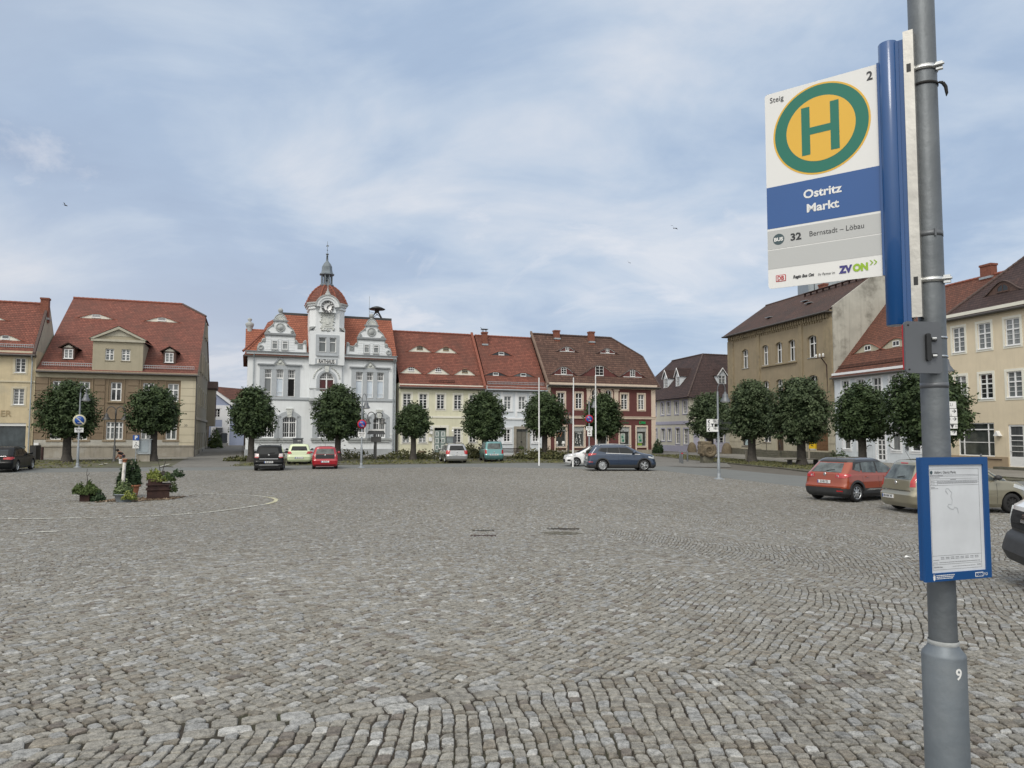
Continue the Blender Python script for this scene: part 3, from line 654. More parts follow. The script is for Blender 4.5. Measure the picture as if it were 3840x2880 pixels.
def window(par,o,y=0.,cols=2,trans=(.42,),up=0,low=1,mc=1,fr=.07,rec=.11,sur=None,sw=.14,so_=.03,sill=True,glass='glass',frame='frame',name='window',label=None,sw_b=None,hood=None,thick=.04,mw=.028):
    """casement window: frame mesh with child pane and, where there is one, surround and sill"""
    b = MB(); a,c,d,e = o.x0,o.x1,o.z0,o.z1; w_ = c-a; h_ = e-d; y0,y1 = y+rec,y+rec+.05; hh = o.arch; zz = e-hh
    b.box(a, a+fr, y0, y1, d, zz); b.box(c-fr, c, y0, y1, d, zz); b.box(a+fr, c-fr, y0, y1, d, d+fr)
    if hh < .01: b.box(a+fr, c-fr, y0, y1, e-fr, e)
    else: band_arc(b, arc_pts(a, c, zz, hh), arc_pts(a+fr, c-fr, zz, hh-fr*.8), y0, y1)
    ix0, ix1, iz0, iz1 = a+fr, c-fr, d+fr, e-fr
    for t in trans: b.box(ix0, ix1, y0-.012, y1, e-t*h_-fr*.55, e-t*h_+fr*.55)
    def ztop(x):
        if hh < .01: return iz1
        return float(np.interp(x, *zip(*arc_pts(a, c, zz, hh))))-fr
    for k in range(1, cols):
        x = a+w_*k/cols; b.box(x-fr*.62, x+fr*.62, y0-.008, y1, iz0, ztop(x))
    zt = e-trans[0]*h_ if trans else e
    for (s0,s1,nn) in (((iz0,zt,low),(zt,iz1-(hh if hh > .3 else 0),up)) if trans else ((iz0,iz1,low),)):
        for k in range(1, nn+1):
            z = s0+(s1-s0)*k/(nn+1); b.box(ix0, ix1, y0+.012, y0+.035, z-mw/2, z+mw/2)
    for k in range(cols):
        xa, xb = a+w_*k/cols, a+w_*(k+1)/cols
        for q in range(1, mc):
            x = xa+(xb-xa)*q/mc; b.box(x-mw/2, x+mw/2, y0+.010, y0+.037, iz0, ztop(x))
    f = b.build(name, M[frame], par)
    if label: f['label'] = label
    g = MB(); yy = y1+.012
    if hh < .01: g.box(a+.01, c-.01, yy, yy+.012, d+.01, e-.01)
    else: g.prism([(a+.01,d+.01),(c-.01,d+.01)]+arc_pts(a+.01,c-.01,zz,hh-.01)[::-1],yy,yy+.012)
    g.build('pane', M[glass], f)
    if sur:
        s = MB(); p0, p1 = y-so_, y+.012; q = .004; sb = sw if sw_b is None else sw_b
        s.box(a-sw, a+q, p0, p1, d-sb, zz); s.box(c-q, c+sw, p0, p1, d-sb, zz)
        if sb > 0: s.box(a+q, c-q, p0, p1, d-sb, d+q)
        if hh < .01: s.box(a-sw, c+sw, p0, p1, e-q, e+sw) if zz > e-1e-6 else None
        else: band_arc(s, arc_pts(a-sw, c+sw, zz, hh+sw), arc_pts(a, c, zz, hh), p0, p1)
        s.build('surround', M[sur], f)
    if sill:
        s = MB(); s.box(a-.05,c+.05,y-.07,y+rec-.002,d-.035,d+.012); s.build('sill',M['sill' if sill is True else sill],f)
    return f
def bell(x, x0, w_):
    t = np.clip(np.abs((x-x0)/w_),0,1); return (.5+.5*np.cos(PI*t))**.82
def roofmesh(par,F,ze,tan,depth,xl,xr,mt,bumps=(),y_start=-.35,name='roof',dx=.14,dy=.2,fmat=None,th=.10,both=False):
    """tiled slope: local z = ze+tan*y, between the side limits xl(y), xr(y). bumps: eyebrow dormers
    (x centre, foot height above ze, half width, height); behind its front the tiles ride over it."""
    k = math.hypot(1, tan); ys = list(np.arange(y_start, depth, dy))+[depth]
    rows = [(y, None) for y in ys]
    bumps = [(a_, round(z_/tan,3)*tan, w_, h_) for a_, z_, w_, h_ in bumps]
    fronts = sorted({round(bz/tan,3) for _, bz, _, _ in bumps})
    for yf in fronts: rows = [r for r in rows if abs(r[0]-yf) > .04]+[(yf, 'a'),(yf+.0001, 'b')]
    rows.sort(); xs_t = np.linspace(0,1, int((xr(0)-xl(0))/dx)+2)
    P = []; UV = []
    for y, kind in rows:
        X_ = xl(y)+(xr(y)-xl(y))*xs_t; Z = np.full_like(X_, ze+tan*y); base_ = Z.copy()
        for bx, bz, bw, bh in bumps:
            yf = round(bz/tan,3)
            if y > yf+5e-5: 
                back = bh/(tan*.80); tt = (y-yf)
                lift = np.maximum(0, ze+bz+bh*bell(X_, bx, bw)+.22*tan*tt-base_)
                # soften the junction
                Z = np.maximum(Z,base_+np.where(bell(X_,bx,bw) > 1e-3,np.sqrt(lift*lift+.0004)-.02,0))
        P.append(np.stack([X_, np.full_like(X_, y), Z],1)); UV.append((X_, y*k))
    b = MB(); n = len(xs_t); vs = np.concatenate(P)
    fs = []; 
    for j in range(len(rows)-1):
        if rows[j][1] == 'a' : continue
        for i in range(n-1): fs.append((j*n+i, j*n+i+1,(j+1)*n+i+1,(j+1)*n+i))
    me = bpy.data.meshes.new(name); me.from_pydata(vs.tolist(), [],fs); me.materials.append(mt); me.materials.append(M['gutter'])
    me.polygons.foreach_set('use_smooth', [True]*len(fs))
    ul = me.uv_layers.new(name='UVMap'); uvv = np.concatenate([np.stack([u,np.full_like(u,v)],1) for u,v in UV])
    li = np.zeros(len(me.loops),np.int32); me.loops.foreach_get('vertex_index',li); ul.data.foreach_set('uv',uvv[li].astype(np.float32).reshape(-1))
    me.update(); r = bpy.data.objects.new(name, me); link(r, par)
    # eaves edge and underside
    e = MB(); a, c = xl(y_start), xr(y_start); zz = ze+tan*y_start
    e.box(a, c, y_start-.002,.06, zz-th-.02, zz-.012); e.build('eaves_board', M['gutter'], r)
    for bx, bz, bw, bh in bumps:
        yf = bz/tan; f = MB(); xx = np.linspace(bx-bw, bx+bw,25); g_ = bell(xx, bx, bw)*bh
        f.prism([(x,ze+bz-.03) for x in (xx[0],xx[-1])][::1]+[(x,ze+bz+z) for x,z in zip(xx[::-1],g_[::-1])],yf+.015,yf+.10)
        f.build('dormer_front', M[fmat] if fmat else M['cream_trim'], r)
        l = MB(); 
        for i in range(24): 
            l.mesh([(xx[i],yf-.07,ze+bz+g_[i]+.0),(xx[i+1],yf-.07,ze+bz+g_[i+1]),(xx[i+1],yf+.03,ze+bz+g_[i+1]+.03),(xx[i],yf+.03,ze+bz+g_[i]+.03),
                    (xx[i],yf-.07,ze+bz+g_[i]-.06),(xx[i+1],yf-.07,ze+bz+g_[i+1]-.06),(xx[i+1],yf+.03,ze+bz+g_[i+1]-.03),(xx[i],yf+.03,ze+bz+g_[i]-.03)],
                   [(0,1,2,3),(4,7,6,5),(0,4,5,1),(1,5,6,2),(0,3,7,4)])
        l.build('dormer_rim', M['ridge_dark'] if 'brown' in mt.name else M['ridge'], r)
    return r
def plane_tiles(b, pts, mi=0, udir=None):
    """one flat tiled face with metric uv: u level, v up the slope"""
    P = [Vector(p) for p in pts]; n = (P[1]-P[0]).cross(P[2]-P[0]).normalized()
    u = Vector((0,0,1)).cross(n); u = u.normalized() if u.length > 1e-3 else Vector((1,0,0)); v = n.cross(u)
    b.face(P, mi, uv=[(p.dot(u), p.dot(v)) for p in P])
def ridge_line(par, a, c, r=.13, mt='ridge', name='ridge'):
    a, c = Vector(a), Vector(c); L_ = (c-a).length; k = max(2, int(L_/.38)); b = MB()
    for i in range(k): p, q = a.lerp(c, i/k), a.lerp(c,(i+1)/k); b.tube(p, q, r, r*.84,8)
    return b.build(name, M[mt], par)
def snow_guard(par, x0, x1, y, z, parent_name='snow_guard', mt='zinc'):
    b = MB(); b.tube((x0,y,z+.28),(x1,y,z+.28),.025,n=5); b.tube((x0,y,z+.08),(x1,y,z+.08),.025,n=5)
    n = int((x1-x0)/.16)
    for i in range(n+1): x = x0+(x1-x0)*i/n; b.box(x-.012, x+.012, y-.012, y+.012, z, z+.3)
    return b.build(parent_name, M[mt], par)
def chimney(par, x, y, z0, z1, w_=.5, d_=.5, cap=True, mt='brick', name='chimney'):
    b = MB(); b.box(x-w_/2,x+w_/2,y-d_/2,y+d_/2,z0,z1-.16,0); b.box(x-w_/2-.05,x+w_/2+.05,y-d_/2-.05,y+d_/2+.05,z1-.16,z1,0)
    b.box(x-w_/2-.06, x+w_/2+.06, y-d_/2-.06, y+d_/2+.4, z0+.25, z0+.42,1)
    return b.build(name, [M[mt], M['zinc']], par)
def downpipe(par, x, y, z0, z1, mt='zinc', off=.35):
    b = MB(); b.path([(x,y-off,z1),(x,y-off,z1-.15),(x,y-.10,z1-.55),(x,y-.10,z0)],.055,8); return b.build('downpipe',M[mt],par)
def gutter(par, x0, x1, y, z, mt='gutter', r=.08):
    b = MB(); b.tube((x0, y, z),(x1, y, z), r, n=8); return b.build('gutter', M[mt], par)
def building(name,label,F): return thing(name,label, 'house' if 'town' not in name else 'town hall',tuple(F.o),R_(F.ang))
def body(par,x0,x1,dep,z1,mt,front_ops,z0=-.5,name='wall',rev=.2,mrev=None,extra=None,sides=True):
    b = MB(); wall(b, x0, x1, z0, z1, front_ops, mi=0, rev=rev, mrev=1 if mrev else None)
    if sides:
        b.face([(x0,dep,z0),(x0,0,z0),(x0,0,z1),(x0,dep,z1)]); b.face([(x1,0,z0),(x1,dep,z0),(x1,dep,z1),(x1,0,z1)]); b.face([(x1,dep,z0),(x0,dep,z0),(x0,dep,z1),(x1,dep,z1)])
    if extra: extra(b)
    return b.build(name, [mt]+([mrev] if mrev else []), par)
def rows_px(F, c, xs, yt, yb, ref=None):
    """window openings: horizontal limits from xs (pixel pairs), heights shared, from yt/yb at pixel ref"""
    xr_ = ref or (xs[0][0]+xs[0][1])/2; z1 = F.loc(c(xr_, yt))[1]; z0 = F.loc(c(xr_, yb))[1]; r = []
    ym = (yt+yb)/2
    for a, d in xs: r.append(Op((F.loc(c(a, ym))[0], F.loc(c(d, ym))[0], z0, z1)))
    return r

# ================================================================== yellow two-storey house (5 bays)
xl_y = ROW.loc(cC(128,1100))[0]; YE = ROW.moved(xl_y); Wy = YE.loc(cC(1040,1000))[0]; Ey = 7.17
hs = building('row_house', 'pale yellow two-storey row house with five eyebrow dormers in its red roof',YE)
up_ = rows_px(YE, cC, [(175,262),(350,435),(538,622),(723,805),(890,968)],797,955,580)
lo_ = rows_px(YE, cC, [(168,250),(345,428),(720,800),(887,960)],1165,1315,760)
dr = Op(YE.rect(cC,510,1155,640,1432)); dr.z0 = .28
body(hs,0, Wy,9, Ey, M['yellow_wall'], up_+lo_+[dr])
for o in up_: window(hs, o, cols=2, trans=(.38,), up=1, low=2, sur='cream_trim', sw=.17)
for o in lo_: window(hs,o,cols=2,trans=(.38,),up=1,low=2,sur='cream_trim',sw=.17,glass='glass_net' if o.x0 < 3 else 'glass')
b = MB(); b.box(0,Wy,-.06,.01,YE.loc(cC(600,1050))[1],YE.loc(cC(600,1030))[1]); b.box(0,Wy,-.16,.01,Ey-.42,Ey-.10); b.box(0,Wy,-.09,.01,Ey-.52,Ey-.42); b.build('cornice',M['cream_trim'],hs)
b = MB()
for x in (dr.x0,(dr.x0+dr.x1)/2+.01): b.box(x+.03, x+(dr.x1-dr.x0)/2-.03,.16,.22, dr.z0, dr.z1-.36)
b.box(dr.x0, dr.x1,.12,.22, dr.z1-.36, dr.z1-.28)
d_ = b.build('door', M['door_green'], hs)
b = MB()
for i in range(2):
    for k in range(3):
        x = dr.x0+.14+i*(dr.x1-dr.x0)/2; z = dr.z0+.22+k*.68; wd = (dr.x1-dr.x0)/2-.28
        b.box(x, x+wd,.145,.17, z, z+.50,0); b.box(x+.06, x+wd-.06,.135,.16, z+.07, z+.43,1)
b.build('door_panel', [M['white_paint'], M['door_green']], d_)
b = MB(); b.box((dr.x0+dr.x1)/2-.0,(dr.x0+dr.x1)/2+.10,.10,.15,dr.z0+1.1,dr.z0+1.25); b.build('handle',M['black'],d_)
b = MB(); b.box(dr.x0+.05, dr.x1-.05,.20,.22, dr.z1-.28, dr.z1); b.build('fanlight', M['glass'], d_)
b = MB(); b.box(dr.x0-.24,dr.x0,-.05,.01,.0,dr.z1+.25); b.box(dr.x1,dr.x1+.24,-.05,.01,.0,dr.z1+.25); b.box(dr.x0,dr.x1,-.05,.01,dr.z1,dr.z1+.25); b.build('door_surround',M['cream_trim'],hs)
b = MB(); b.box(dr.x0-.2,dr.x1+.2,-.45,0,-.4,.14); b.box(dr.x0-.1,dr.x1+.1,-.25,0.2,.14,.28); b.build('doorstep',M['mossstone'],hs)
text('house_number', '3',.16, M['ink'], hs,((dr.x0+dr.x1)/2,-.055, dr.z1+.13))
o = MB(); o.box(*(YE.rect(cC,450,1258,482,1300)[:2]),-.16,0, *(YE.rect(cC,450,1258,482,1300)[2:])); o.build('letter_box',M['white_paint'],hs)
r_ = YE.rect(cC,458,1135,480,1222); o = MB(); o.box(r_[0],r_[1],-.5,0,r_[2],r_[3],0); o.build('projecting_sign', [M['white_paint']],hs)
r_ = YE.rect(cC,338,1402,425,1428); o = MB(); o.box(r_[0],r_[1],-.02,.02,r_[2],r_[3]); o.build('cellar_vent',M['brown_wall'],hs)
p = YE.loc(cC(698,1187)); o = MB(); o.path([(p[0]+.05,0,p[1]+.2),(p[0]+.05,-.3,p[1]+.3),(p[0]+.0,-.35,p[1]+.1)],.02,6); o.lathe([(.0,.14),(.05,.12),(.14,-.02),(.13,-.05),(0,-.05)],(p[0],-.35,p[1]-.02),12); o.build('wall_lamp',M['white_paint'],hs)
def eb(F, c, x, yb, yt, hw, ze, tan):
    """eyebrow dormer in local metres from pixel: centre x, foot y, top y, half width"""
    q = F.roof(c(x, yb), ze, tan); e = F.roof(c(x+hw, yb), ze, tan)
    # height of the front: plane at that depth
    top = F.loc(c(x, yt),-q[1])[1]; return (q[0], q[2]-ze, abs(e[0]-q[0]), top-q[2])
T52 = 1.28
bs = [eb(YE,cC,355,342,273,148,Ey,T52),eb(YE,cC,635,352,286,146,Ey,T52),eb(YE,cC,262,574,499,140,Ey,T52),eb(YE,cC,553,582,510,146,Ey,T52),eb(YE,cC,838,590,521,140,Ey,T52)]
zz_ = (bs[0][1]+bs[1][1])/2; bs[0] = (bs[0][0],zz_, *bs[0][2:]); bs[1] = (bs[1][0],zz_, *bs[1][2:])
zz_ = sum(k[1] for k in bs[2:])/3; bs[2:] = [(k[0], zz_, k[2], k[3]) for k in bs[2:]]
rf = roofmesh(hs, YE, Ey, T52,4.5, lambda y: .02, lambda y: Wy, M['tile_red'], bs)
def small_window(par,x,y,z,w_,h_,cols=2,rows=1,frame='frame',arch=.2,glass='glass',name='window'):
    """little window set on a dormer front at depth y"""
    b = MB(); fr = .045; o = Op((x-w_/2, x+w_/2, z, z+h_), arch)
    b.box(o.x0-.02,o.x1+.02,y-.05,y,z-.05,z); b.box(o.x0,o.x0+fr,y-.04,y,z,o.z1-o.arch); b.box(o.x1-fr,o.x1,y-.04,y,z,o.z1-o.arch); b.box(o.x0+fr,o.x1-fr,y-.04,y,z,z+fr)
    if arch: band_arc(b,arc_pts(o.x0,o.x1,o.z1-o.arch,o.arch),arc_pts(o.x0+fr,o.x1-fr,o.z1-o.arch,o.arch-fr*.8),y-.04,y)
    else: b.box(o.x0+fr, o.x1-fr, y-.04, y, o.z1-fr, o.z1)
    for k in range(1, cols): q = o.x0+w_*k/cols; b.box(q-.02, q+.02, y-.045, y, z+fr, o.z1-.04)
    for k in range(1,rows+1): q = z+h_*k/(rows+1); b.box(o.x0+fr,o.x1-fr,y-.038,y,q-.014,q+.014)
    f = b.build(name, M[frame], par); g = MB()
    if arch: g.prism([(o.x0+.01,z+.01),(o.x1-.01,z+.01)]+arc_pts(o.x0+.01,o.x1-.01,o.z1-o.arch,o.arch-.01)[::-1],y-.02,y-.005)
    else: g.box(o.x0+.01, o.x1-.01, y-.02, y-.005, z+.01, o.z1-.01)
    g.build('pane', M[glass], f); return f
for i, k in enumerate(bs):
    small_window(hs,k[0],k[1]/T52+.01,Ey+k[1]+.26,.62,.46,3,1, 'frame' if i in (2,3) else 'ocher_trim',.16)
b = MB(); plane_tiles(b, [(Wy,9.02,Ey),(0,9.02,Ey),(0,4.5,Ey+4.5*T52),(Wy,4.5,Ey+4.5*T52)]); b.build('roof',M['tile_red'],hs)
ridge_line(hs,(0,4.5, Ey+4.5*T52),(Wy-.1,4.5, Ey+4.5*T52)); gutter(hs,-.05, Wy,-.42, Ey-.46)
downpipe(hs,-.12,-.05,.0, Ey-.4, 'gutter',.38)
snow_guard(hs, YE.loc(cC(460,680))[0], YE.loc(cC(730,690))[0],.1, Ey+.1, mt='rust')
# raised verge between the two roofs
b = MB(); b.prism([(-.4,Ey-.45),(4.55,Ey+4.5*T52+.05),(4.55,Ey+4.5*T52+.32),(-.45,Ey-.12)],0,.26)
v = b.build('verge_wall', M['ridge'], hs); v.rotation_euler = (0,0, PI/2); v.location = (Wy+.16,0,0)

# ================================================================== pale blue-white house
xl_w = ROW.loc(cC(1045,1100))[0]; WH = ROW.moved(xl_w); Ww = ROW.loc(cD(275,1000))[0]-xl_w-.02; Ew = 7.15
hs = building('row_house', 'narrow bluish white row house with grey double door and one tall chimney',WH)
up_ = rows_px(WH, cC, [(1108,1180),(1260,1335),(1415,1487),(1565,1632)],817,960,1300)
lo_ = rows_px(WH, cC, [(1120,1190),(1257,1328),(1567,1628)],1172,1305,1290)
dr = Op(WH.rect(cC,1390,1170,1508,1430)); dr.z0 = .2
body(hs,0, Ww,9, Ew, M['ice_wall'], up_+lo_+[dr])
for o in up_+lo_: window(hs,o,cols=2,trans=(.36,),up=0,low=2,sur='ice_trim',sw=.15,sill='ice_trim',glass='glass' if o.z0 < 3 else 'glass_net')
b = MB()
for zc_ in ((WH.loc(cC(1400,1068))[1],WH.loc(cC(1400,1048))[1]),(Ew-.42,Ew-.10)): b.box(0,Ww,-.10,.01, *zc_)
for px_ in (1045,1222,1378,1530,1680):
    x = WH.loc(cC(px_,900))[0]; b.box(x+.01, x+.24,-.04,.01,3.9, Ew-.42)
for o in up_+lo_: b.box(o.x0-.22,o.x1+.22,-.10,.01,o.z0-.22,o.z0-.155); b.box(o.x0-.2,o.x1+.2,-.09,.01,o.z1+.16,o.z1+.22)
b.build('cornice', M['ice_trim'], hs)
b = MB()
for s_ in (0,1):
    x = dr.x0+s_*(dr.x1-dr.x0)/2; e_ = x+(dr.x1-dr.x0)/2; b.box(x+.02,e_-.02,.16,.22,dr.z0,dr.z1-.25)
    for k in range(3): b.box(x+.12, e_-.12,.14,.18, dr.z0+.15+k*.72, dr.z0+.72+k*.72)
d_ = b.build('door', M['door_grey'], hs)
b = MB(); b.box(dr.x0, dr.x1,.2,.22, dr.z1-.25, dr.z1); b.build('fanlight', M['glass'], d_)
b = MB(); b.box((dr.x0+dr.x1)/2-.02,(dr.x0+dr.x1)/2+.06,.09,.15,dr.z0+1.05,dr.z0+1.2); b.build('handle',M['black'],d_)
b = MB(); b.box(dr.x0-.28,dr.x0,-.07,.01,-.2,dr.z1+.28); b.box(dr.x1,dr.x1+.28,-.07,.01,-.2,dr.z1+.28); b.box(dr.x0,dr.x1,-.07,.01,dr.z1,dr.z1+.28); b.box((dr.x0+dr.x1)/2-.12,(dr.x0+dr.x1)/2+.12,-.10,-.06,dr.z1,dr.z1+.38); b.build('door_surround',M['plinth'],hs)
bs = [eb(WH,cC,1230,378,332,135,Ew,T52),eb(WH,cC,1170,597,553,150,Ew,T52),eb(WH,cC,1465,605,560,145,Ew,T52)]
zz_ = (bs[1][1]+bs[2][1])/2; bs[1] = (bs[1][0],zz_, *bs[1][2:]); bs[2] = (bs[2][0],zz_, *bs[2][2:])
roofmesh(hs, WH, Ew, T52,4.5, lambda y: .3, lambda y: Ww-.02, M['tile_red'], bs, fmat='glass')
for k in bs: small_window(hs,k[0],k[1]/T52+.01,Ew+k[1]+.04,.62,max(.25,k[3]-.16),1,0, 'frame',0)
b = MB(); plane_tiles(b, [(Ww,9.02,Ew),(0,9.02,Ew),(0,4.5,Ew+4.5*T52),(Ww,4.5,Ew+4.5*T52)]); b.build('roof',M['tile_red'],hs)
ridge_line(hs,(.3,4.5,Ew+4.5*T52),(Ww-.1,4.5,Ew+4.5*T52)); gutter(hs,.1,Ww,-.42,Ew-.46, 'zinc'); downpipe(hs,.15,0,.0,Ew-.42, 'zinc',.38)
snow_guard(hs,.4, Ww-.2,.1, Ew+.12)
q = WH.roof(cC(1048,250), Ew, T52); zt_ = WH.loc(cC(1044,130),-q[1])[1]
ch = chimney(hs, q[0], q[1], q[2]-.5, zt_,.55,.55); b = MB()
for sx in (-.2,.2):
    for sy in (-.2,.2): b.box(q[0]+sx-.02, q[0]+sx+.02, q[1]+sy-.02, q[1]+sy+.02, zt_, zt_+.28)
b.box(q[0]-.34,q[0]+.34,q[1]-.34,q[1]+.34,zt_+.28,zt_+.33); b.tube((q[0]-.3,q[1],zt_+.33),(q[0]-.45,q[1],zt_+.5),.03,n=5); b.build('chimney_cowl',M['black'],ch)

# ================================================================== red corner house
xl_r = ROW.loc(cD(275,1000))[0]; RD = ROW.moved(xl_r); Wr = RD.loc(cD(1402,1100))[0]; Er = 7.75
hs = building('corner_house', 'dark red corner house with cream trim and a wavy brown tiled roof',RD)
up_ = rows_px(RD, cD, [(388,463),(577,645),(1048,1117),(1225,1290)],764,925,900)
ar = rows_px(RD, cD, [(745,806),(886,952)],722,920,850)
for o in ar: o.arch = (o.x1-o.x0)*.5
sh = rows_px(RD, cD, [(372,478),(560,665),(1035,1138),(1210,1312)],1106,1312,850)
dr = Op(RD.rect(cD,800,1106,905,1370)); dr.z0 = .15
body(hs,0, Wr,14, Er, M['red_wall'], up_+ar+sh+[dr], rev=.24, mrev=M['pink_trim'])
for o in up_: window(hs,o,cols=2,trans=(.34,),up=0,low=3,sur='pink_trim',sw=.17,sill='pink_trim')
for o in ar: window(hs,o,cols=2,trans=(.33,),up=0,low=2,sur='pink_trim',sw=.15,sill='pink_trim')
for i, o in enumerate(sh):
    b = MB(); b.box(o.x0,o.x1,.10,.22,o.z1-.52,o.z1,0); b.box(o.x0,o.x0+.07,.13,.2,o.z0,o.z1-.52,0); b.box(o.x1-.07,o.x1,.13,.2,o.z0,o.z1-.52,0); b.box(o.x0,o.x1,.13,.2,o.z0,o.z0+.08,0)
    f = b.build('shop_window', [M['stone_grey']],hs); g = MB(); g.box(o.x0+.05,o.x1-.05,.2,.215,o.z0+.05,o.z1-.5); pn = g.build('pane',M['shop_glass'],f)
    s = MB(); s.box(o.x0-.17,o.x0+.004,-.035,.01,-.0+.25,o.z1+.17); s.box(o.x1-.004,o.x1+.17,-.035,.01,.25,o.z1+.17); s.box(o.x0+.004,o.x1-.004,-.035,.01,o.z1-.004,o.z1+.17); s.box(o.x0-.02,o.x1+.02,-.10,.1,o.z0-.14,o.z0-.02); s.build('surround',M['pink_trim'],f)
    xm = (o.x0+o.x1)/2
    if i == 0:
        text('lettering', 'W',.75, M['terracotta'], f,(xm-.15,.193, o.z0+1.25), ext=.003)
        b = MB(); 
        for q,r0 in ((-.4,.12),(.35,.16)): b.lathe([(r0*.6,0),(r0*.3,.12),(r0*1.3,.2),(r0*.8,.5),(0,.5)],(xm+q,.17,o.z0+.08),10)
        b.build('window_display', M['signwhite'], f)
    elif i == 1:
        b = MB()
        for q in range(9): xx,zz_ = xm+random.uniform(-.38,.38),o.z0+random.uniform(.15,1.15); b.box(xx-.008,xx+.008,.19,.197,zz_,zz_+random.uniform(.1,.5)); b.lathe([(0,0),(.045,.03),(.05,.1),(0,.16)],(xx,.185,zz_-.1),8)
        b.box(xm-.35,xm+.35,.19,.197,o.z0+1.52,o.z0+1.60); b.box(xm-.1,xm+.38,.19,.197,o.z0+1.40,o.z0+1.45); b.build('window_display',M['signwhite'],f)
    else:
        x0_, x1_ = (xm-.42, xm+.12) if i == 2 else (xm-.38, xm+.2); za, zb = o.z0+.42, o.z0+1.42
        b = MB(); b.box(x0_,x1_,.188,.197,za,zb,0); b.box(x0_+.05,x1_-.05,.180,.19,za+.05,zb-.05,1); b.box(x0_+.2,x1_-.12,.176,.185,za+.1,za+.35,2); b.box(x0_+.12,x0_+.3,.176,.185,za+.5,za+.7,2)
        b.build('poster', [M['signwhite'],M['leaf_p'] if 'leaf_p' in M else mat('pale_green_poster',(.30,.40,.34),.5,.3,5),M['signgreen']],f)
        if i == 3:
            b = MB(); [b.box(x0_-.02,x1_-.1,.17,.197,o.z0+.06+.1*k,o.z0+.12+.1*k) for k in range(3)]; b.build('window_display',M['lime'],f)
p = RD.loc(cD(1267,1067)); text('shop_sign', 'LVM',.42,mat('shop_sign_green',(.01,.30,.09),.5,.1,3),hs,(p[0],-.05,p[1]),ext=.02,bold=.02,sx=1.0)
p = RD.loc(cD(1118,1064)); text('shop_sign', 'scher',.36,mat('dim_green_lettering',(.02,.12,.06),.5,.1,3),hs,(p[0]-.25,-.03,p[1]),ext=.01)
b = MB(); zs_ = RD.loc(cD(1200,1028))[1]; b.box(-.05,Wr+.1,-.10,.01,zs_,zs_+.22); b.box(-.05,Wr+.1,-.16,.01,zs_+.22,zs_+.28)
b.box(-.05,Wr+.1,-.12,.01,Er-.62,Er-.35); b.box(-.08,Wr+.15,-.25,.01,Er-.35,Er-.1); b.build('cornice',M['pink_trim'],hs)
b = MB()
for a_,c_ in ((1360,1400),): x0_,x1_ = RD.loc(cD(a_,900))[0],Wr+.03; b.box(x0_,x1_,-.06,.05,.2,Er-.6)
b.box(0, RD.loc(cD(316,900))[0],-.06,.01,.2, Er-.6)
ztop_ = RD.loc(cD(850,733))[1]
b.build('corner_pilaster', M['pink_trim'], hs)
for a_,c_ in ((692,728),(838,872),(975,1018)): b = MB(); b.box(RD.loc(cD(a_,850))[0],RD.loc(cD(c_,850))[0],-.07,.01,zs_+.28,ztop_); b.build('pilaster',M['pink_trim'],hs)
b = MB()
b.box(RD.loc(cD(685,720))[0],RD.loc(cD(1025,720))[0],-.09,-.005,RD.loc(cD(850,726))[1]+.12,Er-.62)
for a_,c_ in ((686,734),(832,880),(970,1025)): b.box(RD.loc(cD(a_,850))[0],RD.loc(cD(c_,850))[0],-.14,.01,ztop_,ztop_+.16)
b.build('entablature', M['pink_trim'], hs)
b = MB(); b.box(-.02, sh[0].x0-.17,-.10,.01,-.4,.3)
b.box(0, Wr+.05,-.085,.01,-.5,.42); b.build('stone_plinth', M['plinth'], hs)
b = MB(); b.box(dr.x0,dr.x1,.15,.2,dr.z0,dr.z1,0); d_ = b.build('door',M['shop_glass'],hs); b = MB(); b.box(dr.x0,dr.x0+.1,.1,.15,dr.z0,dr.z1); b.box(dr.x1-.1,dr.x1,.1,.15,dr.z0,dr.z1); b.box(dr.x0+.1,dr.x1-.1,.1,.15,dr.z1-.4,dr.z1); b.build('frame',M['stone_grey'],d_)
b = MB(); b.box(dr.x0-.17,dr.x0,-.035,.01,.2,dr.z1+.17); b.box(dr.x1,dr.x1+.17,-.035,.01,.2,dr.z1+.17); b.box(dr.x0,dr.x1,-.035,.01,dr.z1,dr.z1+.17); b.build('surround',M['pink_trim'],d_)
bs = [eb(RD,cD,490,331,275,120,Er,T52),eb(RD,cD,907,347,290,120,Er,T52),eb(RD,cD,455,576,486,150,Er,T52),eb(RD,cD,822,580,464,215,Er,T52),eb(RD,cD,1166,592,508,150,Er,T52)]
zz_ = (bs[0][1]+bs[1][1])/2; bs[0] = (bs[0][0],zz_, *bs[0][2:]); bs[1] = (bs[1][0],zz_, *bs[1][2:])
zz_ = (bs[2][1]+bs[3][1]+bs[4][1])/3; bs[2:] = [(k[0], zz_, k[2], k[3]) for k in bs[2:]]
xrg = RD.roof(cD(940,185), Er, T52); xbr = RD.roof(cD(1270,380), Er, T52); Dr = xrg[1]
def xr_r(y): return float(np.interp(y, [-.4, xbr[1], Dr], [Wr+.55, xbr[0], xrg[0]]))
roofmesh(hs, RD, Er, T52, Dr, lambda y: 0.0, xr_r, M['tile_brown'], bs, fmat='red_wall')
